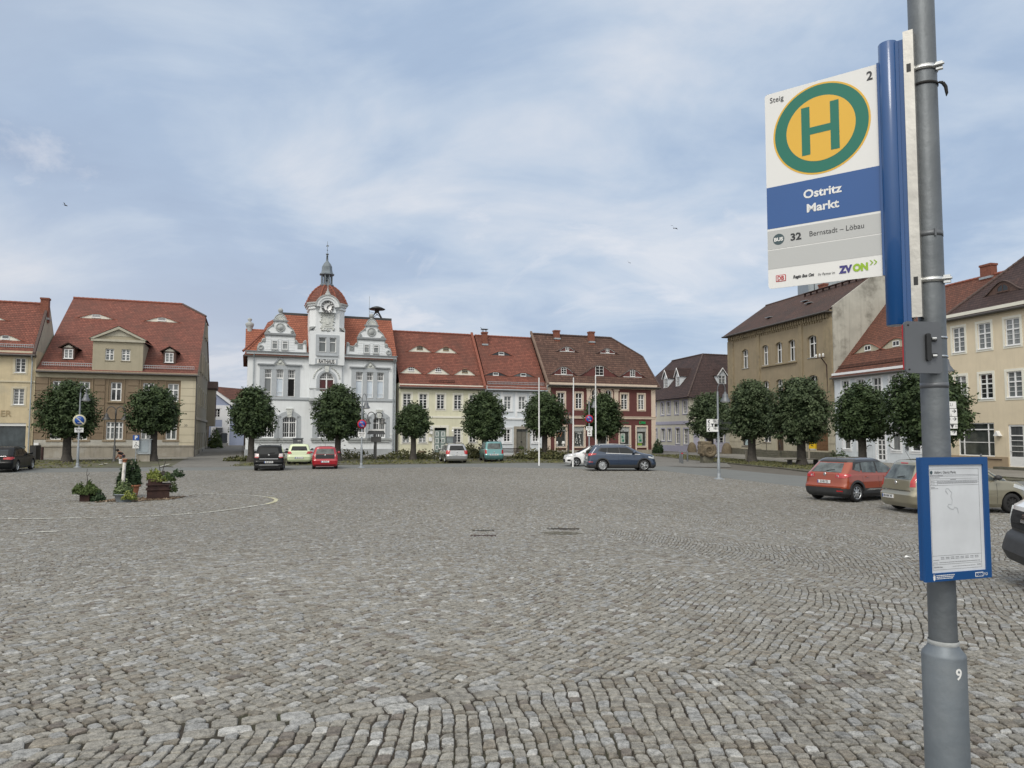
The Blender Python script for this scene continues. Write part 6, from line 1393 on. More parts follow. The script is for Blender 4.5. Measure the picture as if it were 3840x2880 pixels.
b = MB(); b.box(dr.x0,dr.x1,.05,.10,dr.z1-.12,dr.z1); b.box(dr.x0,dr.x0+.13,.05,.10,dr.z0,dr.z1-.12); b.box(dr.x1-.13,dr.x1,.05,.10,dr.z0,dr.z1-.12); b.box(dr.x0+.13,dr.x1-.13,.05,.10,dr.z1-.75,dr.z1-.68); b.box(dr.x0+.13,dr.x1-.13,.05,.10,dr.z0,dr.z0+.62)
[b.box(dr.x0+.13,dr.x1-.13,.055,.09,dr.z0+.62+k*.36,dr.z0+.66+k*.36) for k in range(4)]; f = b.build('door',M['frame'],hs); g = MB(); g.box(dr.x0+.1,dr.x1-.1,.105,.115,dr.z0+.5,dr.z1-.08); g.build('pane',M['glass'],f); b = MB(); b.path([(dr.x0+.1,.05,1.2),(dr.x0+.1,0,1.2),(dr.x0+.28,0,1.2)],.02,6); b.build('handle',M['steel'],f)
b = MB(); b.box(0,dr.x0-.05,-.05,.01,-.5,.80); b.box(dr.x1+.05,We,-.05,.01,-.5,.8); b.build('plinth',M['beige_plinth'],hs)
b = MB(); b.box(dr.x0-.6, We,-.7,-.0,-.4,.16); b.build('doorstep', M['mossstone'], hs)
b = MB(); b.box(-.1, We,-.3,.01, Ee-.25, Ee-.02); b.build('cornice', M['cream_trim'], hs)
b = MB(); b.prism([(17.0+dx_-.22,2.2),(17.0+dx_+.22,2.2),(17.0+dx_,2.55)],-.3,-.0); b.build('wall_lamp',M['signwhite'],hs)
b = MB(); b.path([(sp.x1-2.0,-.02,.66),(sp.x1-1.9,-.1,.66),(sp.x1+.6,-.1,.62)],.03,6); b.build('awning_rod',M['rust'],hs)
Te = 1.0; De = 6.; bs = [(F2.roof(cH(918,268), Ee, Te)[0]+.1,1.05,1.6,.85)]
roofmesh(hs,F2,Ee,Te,De,lambda y: -.15+max(0,y)*.85,lambda y: We,M['tile_dark'],bs,fmat='wood_dark')
small_window(hs, bs[0][0], bs[0][1]/Te+.01, Ee+bs[0][1]+.1,.9,.5,2,0, 'wood_dark',.3)
ridge_line(hs,(-.15,-.3,Ee-.25),(-.15+De*.85,De,Ee+De),.11, 'ridge_dark', 'hip'); b = MB(); plane_tiles(b, [(-.15,12,Ee),(-.15,0,Ee),(-.15+De*.85,De,Ee+De),(-.15+De*.85,De+.1,Ee+De)]); plane_tiles(b, [(We,12,Ee),(-.15,12,Ee),(-.15+De*.85,De,Ee+De),(We,De,Ee+De)]); b.build('roof',M['tile_dark'],hs)
gutter(hs,-.1, We,-.42, Ee-.42); chimney(hs,5.6, De-.8, Ee+De-1.2, Ee+De+.9,.9,.6, mt='brick')
# ------------------------------------------------------------------ cream corner house with the dark roof
CO = np.array([21.45,88.34,.15]); U2 = ROW.u; N2 = -ROW.n; U1 = -RT.u; N1 = -RT.n
LFc = Fac(CO[0]+U1[0]*14, CO[1]+U1[1]*14,.15,-77.2); RFc = Fac(CO[0], CO[1],.15,20)
hs = building('corner_house', 'cream corner house with lilac trim and very dark tiled hip roof, behind the blue car',RFc)
Ec = 7.05; inv = Matrix.Rotation(-R_(20),3, 'Z')
def tolocal(p): return inv @ (Vector(p)-Vector(RFc.o))
def Lc(x0, y0, x1, y1): return Op(LFc.rect(cE, x0, y0, x1, y1))
Lw = 14.
uL = [Lc(a,712,c,842) for a,c in ((218,248),(282,315),(362,400),(446,486))]; lL = [Lc(a,990,c,1112) for a,c in ((222,258),(288,325))]+[Lc(372,985,412,1145),Lc(455,990,500,1150)]
uL.insert(0,Op((uL[0].x0-2.4,uL[0].x1-2.4,uL[0].z0,uL[0].z1))); lL.insert(0,Op((lL[0].x0-2.4,lL[0].x1-2.4,lL[0].z0,lL[0].z1)))
for g_ in (uL,):
    for o in g_: o.z0, o.z1 = uL[2].z0, uL[2].z1
b = MB(); wall(b,0, Lw,-.5, Ec, uL+lL, rev=.22); lw = b.build('side_wall', M['cream_wall'], hs)
lw.location = tolocal(LFc.o); lw.rotation_euler = (0,0, R_(-97.2))
for i,o in enumerate(uL+lL): window(lw,o,cols=2,trans=(.35,) if i not in (3,6,7) else (),low=2 if i not in (3,6,7) else 0,fr=.06,sur='lilac_trim',sw=.16,sill='ice_trim',glass='glass_net' if i in (3,6,7) else 'glass')
b = MB(); z_ = LFc.loc(cE(300,930))[1]; b.box(0,Lw,-.05,.01,z_-.2,z_+.2); b.box(0,Lw,-.05,.01,Ec-.45,Ec-.1); b.box(0,Lw+.04,-.07,.01,-.5,LFc.loc(cE(400,1163))[1]); b.build('lilac_band',M['lilac_trim'],lw)
Rw = 6.2
uR = [Op((a,a+.9,4.3,5.9)) for a in (1.3,3.4)]; lR = [Op(RFc.rect(cE,790,1045,872,1150)),Op((.5,1.4,.35,2.6)),Op((2.3,3.3,1.3,2.6))]
b = MB(); wall(b,0, Rw,-.5, Ec, uR+lR, rev=.22); b.build('wall', M['cream_wall'], hs)
for o in uR+[lR[0],lR[2]]: window(hs,o,cols=2,trans=(.35,),low=1,fr=.06,sur='lilac_trim',sw=.16,sill='ice_trim')
o = lR[1]; b = MB(); b.box(o.x0, o.x1,.1,.2, o.z0, o.z1); b.build('door', M['lilac_trim'], hs)
b = MB(); b.box(-.04,Rw,-.07,.01,-.5,1.35-.15); b.box(0,Rw,-.05,.01,3.2,3.5); b.box(0,Rw,-.05,.01,Ec-.45,Ec-.1); b.build('lilac_band',M['lilac_trim'],hs)
D_ = 4.5; tn = 1.22; O3 = Vector(RFc.o)
def W3(a, c, z): """a along the lane side from the corner, c along the front"""; return None
v1 = Vector(U1); v2 = Vector(U2); n1v = Vector(N1); n2v = Vector(N2); cs = n1v.dot(n2v); e_ = .5
def pt(d1, d2, z):
    """point at distance d1 inside the lane wall and d2 inside the front wall"""
    a,c = (d1-d2*cs)/(1-cs*cs),(d2-d1*cs)/(1-cs*cs); p = n1v*a+n2v*c; return inv @ Vector((p.x,p.y,0))+Vector((0,0,z))
zr_ = Ec+D_*tn
b = MB(); plane_tiles(b, [pt(-e_,19,Ec-.4),pt(-e_,-e_,Ec-.4),pt(D_,D_,zr_),pt(D_,13.6,zr_)]); plane_tiles(b, [pt(-e_,-e_,Ec-.4),pt(9,-e_,Ec-.4),pt(9,D_,zr_),pt(D_,D_,zr_)])
plane_tiles(b, [pt(D_,13.6,zr_),pt(9.5,19,Ec),pt(-e_,19,Ec-.4)][::-1]); plane_tiles(b, [pt(9,9.5,Ec),pt(9.5,19,Ec),pt(D_,13.6,zr_),pt(D_,D_,zr_)])
b.build('roof',M['tile_dark'],hs); ridge_line(hs,pt(-e_,-e_,Ec-.38),pt(D_,D_,zr_+.02),.12, 'ridge_dark', 'hip'); ridge_line(hs,pt(D_,D_,zr_),pt(D_,13.6,zr_),.12, 'ridge_dark'); ridge_line(hs,pt(D_,D_,zr_),pt(9,D_,zr_),.12, 'ridge_dark')
def gdormer(par, F, c, x0, x1, ya, yt, yb, ze, tan, mt, rm, roofd=None):
    q = F.roof(c((x0+x1)/2,yb),ze,tan); y_ = q[1]; f = lambda x,y: F.loc(c(x,y),-y_); a,e = f(x0,yt)[0],f(x1,yt)[0]; xm = (a+e)/2; z0,z1,za = q[2],f(xm and (x0+x1)/2,yt)[1],f((x0+x1)/2,ya)[1]
    b = MB(); o = Op((a+.14,e-.14,z0+.12,z1+.0)); wall(b,a,e,z0-.1,z1+.06, [o],y=y_,rev=.1); yd = (z1-z0)/tan
    b.face([(a,y_,z0-.1),(a,y_,z1+.06),(a,y_+yd+.1,z1+.06)]); b.face([(e,y_,z1+.06),(e,y_,z0-.1),(e,y_+yd+.1,z1+.06)]); b.prism([(a,z1+.06),(e,z1+.06),(xm,za-.05)],y_,y_+.05)
    d = b.build('dormer',mt,par); window(d,o,y=y_-.03,rec=.04,cols=2,trans=(.4,),low=1,fr=.05,sill='frame',glass='glass_net')
    b = MB()
    for s_ in (-1,1):
        xe = a-.18 if s_ < 0 else e+.18; pts = [(xe,y_-.2,z1-.0),(xm,y_-.2,za+.06),(xm,y_+(za-z0)/tan,za+.06),(xe,y_+yd,z1)]; plane_tiles(b,pts if s_ > 0 else pts[::-1])
    b.build('dormer_roof', M[rm], d); b = MB()
    for s_ in (-1,1):
        xe = a-.18 if s_ < 0 else e+.18; b.prism([(xe,z1+.0),(xm,za+.07),(xm,za-.07),(xe,z1-.13)],y_-.23,y_-.17)
    b.build('bargeboard', M['frame'], d); return d
for q in ((245,290,385,468,572),(370,413,363,448,556)):
    d = gdormer(lw, LFc, cE, *q, Ec, tn, M['ice_wall'], 'tile_dark')
gdormer(hs, RFc, cE,805,892,362,438,532, Ec, tn, M['ice_wall'], 'tile_dark')
b = MB(); b.tube((Rw*.0+.0,-.45,Ec-.48),(Rw,-.45,Ec-.48),.08,n=6); b.build('gutter',M['gutter'],hs)
# guard stones at the corners
for F_,l_,s_,lab in ((RFc,.0,.4, 'rounded stone bollard at the corner of the cream house with the dark roof'),(RT,-18.4,.5, 'worn guard stone at the far left corner of the ochre house')):
    st = MB(); st.lathe([(.62,-.3),(.58,.35),(.45,.85),(.24,1.15),(0,1.22)],(0,0,0),12); t_ = st.build('guard_stone',M['sandstone']); p = F_.o+F_.u*l_+F_.n*s_; t_.location = g0(p); tag(t_,lab, 'guard stone')
# grey sheet-metal block behind the ochre house
p = at(2650+745/1.9512,950+250/1.9518,100); b = MB(); b.box(0,5.7,0,6,-22,2.2)
for k in range(9): b.box(.1+k*.62,.16+k*.62,-.06,0,-22,2.2)
gt = b.build('tower_block',mat('grey_sheet_cladding',(.30,.34,.37),.5,.08,2,metal=.3,streak=.15)); gt.location = (p[0],100,21.8); gt.rotation_euler[2] = R_(-8); tag(gt, 'grey sheet-clad block rising behind the ridge of the ochre house', 'building')
b = MB(); b.tube((2.3,-.1,2.2),(2.3,-.1,4.2),.04, n=5); b.build('antenna', M['steel'], gt)
# ------------------------------------------------------------------ blue house up the lane
BLp = at(*cN(205,1500),96); gz = float(G(BLp[0]+4,97)); BLF = Fac(BLp[0]-6,94.2,gz,14); nl = lambda x,y: BLF.loc(cN(x,y))
hs = building('lane_house', 'powder blue gabled house with white trim at the far end of the lane',BLF)
x0_, x1_ = 0., nl(600,900)[0]; ev = nl(560,640)[1]; ap = nl(225,285); x_r = nl(560,900)[0]
xa_ = ap[0]; za_ = ap[1]; xm = xa_-.3; o1 = Op((nl(235,760)[0],nl(362,760)[0],nl(300,912)[1],nl(300,735)[1])); o2 = Op((nl(225,1200)[0],nl(345,1200)[0],nl(300,1330)[1],nl(300,1160)[1]))
b = MB(); wall(b,0,x_r,-1.5,ev, [o1,o2]); b.face([(0,0,ev),(x_r,0,ev),(xm,0,za_),(0,0,za_)]); b.face([(x_r,0,-1.5),(x_r,9,-1.5),(x_r,9,ev),(x_r,0,ev)]); b.build('wall',M['blue_wall'],hs)
for o in (o1,o2): window(hs,o,cols=2,trans=(),low=2,sur='ice_trim',sw=.32,sill='ice_trim',glass='glass')
b = MB(); b.box(0,x_r,-.06,.01,ev-.6,ev-.15); b.box(x_r-.9,x_r+.05,-.08,.01,-1.2,ev-.6); b.prism([(xm,za_+.1),(xm,za_-.35),(x_r+.3,ev-.25),(x_r+.6,ev+.1)],-.3,.02); b.build('white_trim',M['ice_trim'],hs); b = MB(); b.box(x_r,x_r+1.8,.0,8,-1.2,ev-.3); b.build('side_wall',M['blue_wall'],hs)
b = MB(); zz_ = za_+.1; plane_tiles(b, [(x_r+.8,-.4,ev+.0),(x_r+3.8,9,ev+.0),(xm+6.2,9,zz_),(xm,-.4,zz_)]); plane_tiles(b, [(0,9,zz_),(0,-.4,zz_),(xm,-.4,zz_),(xm+6,9,zz_)][::-1])
b.face([(x_r+.8,-.3,ev-.1),(x_r+3.8,8.9,ev-.1),(0,8.9,ev-.1)]); b.build('roof',M['tile_rust'],hs)
b = MB(); b.box(x_r-1.6, x_r-.8,-.4,-.05,.9+.8,1.5+.8); b.build('meter_box', M['lampgrey'], hs)
# iron fence, wooden gate, shrub in the lane
fz = thing('iron_fence', 'black iron railing on a low stone wall beside the blue house', 'fence',(0,0,0)); pf0,pf1 = at(*cN(310,1500),90),at(*cN(530,1480),92.5)
fz.location = g0(pf0); d = Vector(pf1-pf0); d.z = 0; fz.rotation_euler[2] = math.atan2(d.y,d.x); Lf = d.length
b = MB(); b.box(0,Lf,0,.3,-.4,.45); b.build('low_wall',M['plinth'],fz); b = MB(); b.box(0,Lf,.1,.16,1.5,1.6); b.box(0,Lf,.1,.16,.6,.66)
for k in range(15): b.box(Lf*k/15, Lf*k/15+.06,.1,.16,.45,1.6)
b.build('railing',M['black'],fz); b = MB(); b.box(Lf-1.4,Lf-.2,.08,.14,.3,1.7); b.build('gate_panel',M['black'],fz)
pg_ = at(*cN(705,1490),97); b = MB(); [b.box(k*.22,k*.22+.19,0,.05,0,2.9+.1*math.sin(k*2)) for k in range(14)]; b.box(0,3,.05,.12,.5,.65); b.box(0,3,.05,.12,2.2,2.35); wg_ = b.build('wooden_gate',mat('weathered_planks',(.13,.10,.075),.9,.2,4,.3,streak=.3)); wg_.location = g0(pg_)-Vector((0,0,.1)); tag(wg_, 'weathered plank gate closing the lane between blue house and town hall', 'gate')

# ================================================================== trees and plants
def quads(name, V, tint, mt, parent=None):
    """V: (n,4,3) leaf faces"""
    n = len(V); me = bpy.data.meshes.new(name); me.vertices.add(n*4); me.vertices.foreach_set('co',V.astype(np.float32).reshape(-1))
    me.loops.add(n*4); me.loops.foreach_set('vertex_index',np.arange(n*4,dtype=np.int32)); me.polygons.add(n)
    me.polygons.foreach_set('loop_start',np.arange(0,n*4,4,dtype=np.int32)); me.polygons.foreach_set('loop_total',np.full(n,4,np.int32)); me.update(calc_edges=True)
    a = me.attributes.new('tint', 'FLOAT', 'FACE'); a.data.foreach_set('value',np.clip(tint,0,1).astype(np.float32)); me.materials.append(mt)
    return link(bpy.data.objects.new(name, me), parent)
def leaf_quads(P, Nrm, size, q, aspect=1.35):
    n = len(P); Nrm = Nrm/np.maximum(1e-6, np.linalg.norm(Nrm, axis=1, keepdims=True))
    t = q.normal(size=(n,3)); t -= (t*Nrm).sum(1,keepdims=True)*Nrm; t /= np.maximum(1e-6,np.linalg.norm(t,axis=1,keepdims=True)); b = np.cross(Nrm,t)
    s = (size*q.uniform(.6,1.3, n))[:, None]
    return np.stack([P-t*s*.5*aspect, P-b*s*.42-t*s*.05, P+t*s*.62*aspect, P+b*s*.42-t*s*.05],1)
PROF_T = [0,.06,.18,.4,.62,.8,.92,1]; PROF_R = [.30,.72,.93,1.,.93,.72,.45,.12]
def make_tree(label,base,wid,zb,zt,trunk_r,seed,leafmt='leaf',boxy=0.,ns=330,per=30,lsize=.15,lean=0.):
    q = np.random.default_rng(seed); rr = random.Random(seed)
    t = thing('linden_tree',label, 'tree',tuple(base),rr.uniform(0,6), 'clipped linden trees round the square')
    H = zt-zb; R = wid/2*.80
    # trunk and limbs
    b = MB(); x,y = 0,0; pts = [(0,0,-.25),(0,0,.02),(lean*.2,0,.5),(lean*.6,.02,zb*.6),(lean,0,zb+.15),(lean,0,zb+H*.42)]
    b.path(pts, [trunk_r*1.9, trunk_r*1.45, trunk_r*1.05, trunk_r*.95, trunk_r*.92, trunk_r*.35],12)
    for k in range(9):
        a = k*2.4+rr.uniform(-.3,.3); z0 = zb+.05+rr.uniform(0,.5); l_ = R*rr.uniform(.55,.85)
        b.path([(lean,0,z0),(lean+math.cos(a)*l_*.5,math.sin(a)*l_*.5,z0+l_*.35),(lean+math.cos(a)*l_,math.sin(a)*l_,z0+l_*rr.uniform(.5,1.1))], [trunk_r*.42,trunk_r*.25,.02],6)
    b.build('trunk', M['bark'], t)
    def prof(u):
        r = np.interp(u, PROF_T, PROF_R); return r*(1-boxy)+boxy*np.minimum(1, r*1.25)
    # shoots on the surface
    u = q.random(ns)**.9; th = q.random(ns)*2*PI; lump = 1+.13*np.sin(th*3+seed)+.10*np.sin(th*5+u*9+seed*2)+.08*q.normal(size=ns)
    r = prof(u)*R*lump*.90
    S0 = np.stack([lean+np.cos(th)*r,np.sin(th)*r,zb+u*H],1); D = np.stack([np.cos(th),np.sin(th),(u-.42)*1.5],1); D /= np.linalg.norm(D,axis=1,keepdims=True)
    ln = q.uniform(.15,.62, ns)*R*.60
    k = np.repeat(np.arange(ns), per); f = q.random(ns*per)
    sp = .15+.10*q.random(ns*per)
    P = S0[k]+D[k]*((f-.55)*ln[k]*1.3)[:, None]+q.normal(size=(ns*per,3))*(sp*(1.1-.6*f))[:, None]
    Nn_ = D[k]*.8+np.array([0,0,.75])+q.normal(size=P.shape)*.55
    shoot_t = q.normal(.38,.2, ns)
    # a few long spikes sticking out
    T1 = shoot_t[k]+.28*(f-.5)+q.normal(0,.12, len(f))+.12*(u[k]-.4)
    n2 = 3200; v = q.random(n2); th2 = q.random(n2)*2*PI; r2 = prof(v)*R*np.sqrt(q.random(n2))*.85
    P2 = np.stack([lean+np.cos(th2)*r2,np.sin(th2)*r2,zb+.05*H+v*H*.9],1); N2_ = q.normal(size=(n2,3))+np.array([0,0,.5])
    ns3 = 70; u3 = q.random(ns3)*.9+.1; th3 = q.random(ns3)*2*PI; r3 = prof(u3)*R*.95; k3 = np.repeat(np.arange(ns3),9); f3 = np.tile(np.linspace(0,1,9),ns3)
    S3 = np.stack([lean+np.cos(th3)*r3,np.sin(th3)*r3,zb+u3*H],1); D3 = np.stack([np.cos(th3),np.sin(th3),(u3-.3)*1.6],1); D3 /= np.linalg.norm(D3,axis=1,keepdims=True)
    P3 = S3[k3]+D3[k3]*(f3*.55)[:, None]+q.normal(size=(len(k3),3))*.035
    V = np.concatenate([leaf_quads(P,Nn_,lsize,q),leaf_quads(P2,N2_,lsize*1.5,q),leaf_quads(P3,q.normal(size=P3.shape)+np.array([0,0,.6]),lsize*.9,q)])
    T = np.concatenate([T1, q.normal(.12,.08, n2), q.normal(.6,.15, len(P3))])
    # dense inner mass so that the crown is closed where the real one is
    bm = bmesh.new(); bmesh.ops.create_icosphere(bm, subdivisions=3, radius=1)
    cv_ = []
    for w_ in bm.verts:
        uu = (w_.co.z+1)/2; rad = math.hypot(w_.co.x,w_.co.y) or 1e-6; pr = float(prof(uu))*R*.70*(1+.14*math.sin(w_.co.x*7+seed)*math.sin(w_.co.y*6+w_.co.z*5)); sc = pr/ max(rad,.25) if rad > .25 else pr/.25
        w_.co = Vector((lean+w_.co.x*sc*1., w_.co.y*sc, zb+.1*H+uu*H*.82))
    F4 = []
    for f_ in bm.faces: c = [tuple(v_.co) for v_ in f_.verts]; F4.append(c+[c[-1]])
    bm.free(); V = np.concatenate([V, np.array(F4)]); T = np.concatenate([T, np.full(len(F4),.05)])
    quads('crown', V, T, M[leafmt], t); return t
def on_line(F, px_, s):
    d = ray(px_,1700); o = F.o+F.n*s; t = ((o-_C) @ F.n)/(d @ F.n); p = _C+t*d; return g0(p)
def tree_px(label, F, s, c, tx, x0, x1, y0, y1, tr, seed, **k):
    X0,X1,TX = c(x0,y0)[0],c(x1,y0)[0],c(tx,y0)[0]; Y0,Y1 = c(tx,y0)[1],c(tx,y1)[1]; b = on_line(F,TX,s); Yd = b.y
    w_ = (X1-X0)/FPX*Yd/math.cos(TH)*1.0; zt = at(TX, Y0, Yd)[2]-b.z; zb = at(TX, Y1, Yd)[2]-b.z
    return make_tree(label, b, w_, zb+.15, zt-.12, tr, seed, lean=0, **k)
TREES = [
 ('linden left of the two in front of the brown house, behind the round restricted-stopping sign',ROW,8,cA,462,258,690,706,1090,.30,11, {}),
 ('linden right of the two in front of the brown house, beside the notice board',ROW,8,cA,1060,868,1256,745,1060,.27,12, {}),
 ('linden at the left corner of the town hall, behind the black parked car',ROW,10,cB,248,95,410,1062,1378,.25,13, {}),
 ('linden in front of the town hall entrance, behind the red small car',ROW,10,cB,815,630,992,1045,1392,.26,14, {}),
 ('smallest linden, in front of the pale yellow row house',ROW,10,cC,285,122,492,915,1258,.24,15, {}),
 ('linden behind the turquoise hatchback', ROW,10, cC,1048,826,1328,780,1290,.26,16, {'boxy': .3}),
 ('linden behind the leftmost white flagpole', ROW,10, cD,255,8,492,760,1205,.27,17, {'boxy': .3}),
 ('linden in front of the dark red house, behind the blue car',ROW,10,cD,860,690,1102,780,1228,.26,18, {'boxy': .5}),
 ('pale-leaved linden behind the carved spiral stone',RT,8.8,cE,735,405,905,628,1085,.27,19, {'leafmt': 'leaf_pale'}),
 ('linden left of the stone steps of the ochre house',RT,9.4,cE,1160,850,1440,500,1105,.34,20, {'leafmt': 'leaf_pale', 'ns': 420}),
 ('biggest linden, beside the bench in front of the ochre house',RT,9.3,cE,1675,1288,2005,475,1135,.33,21, {'leafmt': 'leaf_pale', 'ns': 460}),
 ('linden in front of the white right-hand house, behind the orange car',RT,9.3,cG,1140,925,1345,962,1372,.27,22, {}),
 ('linden behind the bus stop pole, in front of the butter-yellow house',RT,8.5,cH,600,405,862,596,955,.30,23, {'ns': 420}),
]
for lab,F_,s_,c_,tx,x0,x1,y0,y1,tr,sd_,kw in TREES: tree_px(lab,F_,s_,c_,tx,x0,x1,y0,y1,tr,sd_, **kw)
def clump(name,label,cat,base,rx,ry,h,n,size,mt,seed,group=None,kind=None,parent=None,stems=0,upright=.5,aspect=1.6,top=None):
    q = np.random.default_rng(seed); a = q.random(n)*2*PI; r = np.sqrt(q.random(n)); z = q.random(n)**.8
    env = np.sqrt(np.clip(1-(r*.95)**2,0,1))*(.75+.25*np.sin(a*3+seed))
    P = np.stack([np.cos(a)*r*rx, np.sin(a)*r*ry, z*h*env+.02],1)
    Nm = np.stack([np.cos(a)*.5, np.sin(a)*.5, np.full(n, upright)],1)+q.normal(size=(n,3))*.5
    V = leaf_quads(P, Nm, size, q, aspect); T = q.normal(.35,.22, n)+.3*(z-.5)
    if parent is None: 
        o = quads(name, V, T, M[mt]); o.location = base; tag(o, label, cat, group, kind); return o
    return quads(name, V+np.array(base), T, M[mt], parent)
# weeds round the tree feet
WE = [((cB,200,1535),1.6,.5,.45,500,31, 'low weeds and flowers round the foot of the tree at the town hall corner'),((cB,880,1520),2.3,.7,.95,450,32, 'tall weeds right of the red small car'),
      ((cC,290,1490),3.4,1.1,.95,1100,33, 'wild weeds round the foot of the smallest linden'),((cC,930,1480),1.5,.8,1.5,1300,34, 'tall shrubby weeds between the silver estate car and the turquoise hatchback'),
      ((cD,260,1440),3.2,1.0,1.15,1500,35, 'overgrown shrubs and weeds round the tree behind the leftmost flagpole'),((cC,1640,1460),1.0,.8,.9,500,36, 'loose weeds right of the black bench')]
for (c, x, y), rx, ry, h, n, sd_, lab in WE:
    p = gpx(*c(x,y)); o = clump('weed_patch',lab, 'weeds',p,rx,ry,h,n,.15, 'weeds',sd_,kind='stuff'); o.rotation_euler[2] = R_(20)
q = np.random.default_rng(5); n = 9000; X = q.uniform(-48,12,n); Sx = q.uniform(6,16.4,n); Y = rowline(X,Sx); keep = (np.sin(X*.5)+np.sin(X*1.3+Sx)+q.normal(0,.8,n) > .3) & ~((X > -27.5) & (X < -20)); X,Y = X[keep],Y[keep]
P = np.stack([X,Y,G(X,Y)+.015],1); V = leaf_quads(P,q.normal(size=P.shape)*.6+np.array([0,-.6,.5]),.15,q,1.8); o = quads('grass',V,q.uniform(.2,.9,len(V)),M['weeds']); o['kind'] = 'stuff'
n = 4500; l = q.uniform(-15,25,n); s = q.uniform(7.8,12.4,n); X = 29.1+RT.u[0]*l+RT.n[0]*s; Y = 66+RT.u[1]*l+RT.n[1]*s; P = np.stack([X,Y,G(X,Y)+.01],1); o = quads('grass',leaf_quads(P,q.normal(size=P.shape)*.6+np.array([-.4,-.4,.5]),.13,q,1.8),q.uniform(.2,.9,n),M['weeds']); o['kind'] = 'stuff'
# shrubs at house corners
p = gpx(*cD(1430,1385)); clump('shrub', 'leafy shrub in the corner between the dark red house and the cream house', 'shrub',p,.6,.5,1.7,800,.15, 'leaf_dark',41)
p = g0(at(*cN(260,1480),86)); clump('shrub', 'shrub with white blossoms on the low wall in the lane', 'shrub',p,.8,.8,2.6,1100,.15, 'leaf_mid',42)
p = RT.o+RT.u*1.6+RT.n*.8; clump('shrub', 'thin wispy shrub against the wall of the white right-hand house', 'shrub',g0(p),.9,.4,1.1,350,.12, 'leaf_pale',43)

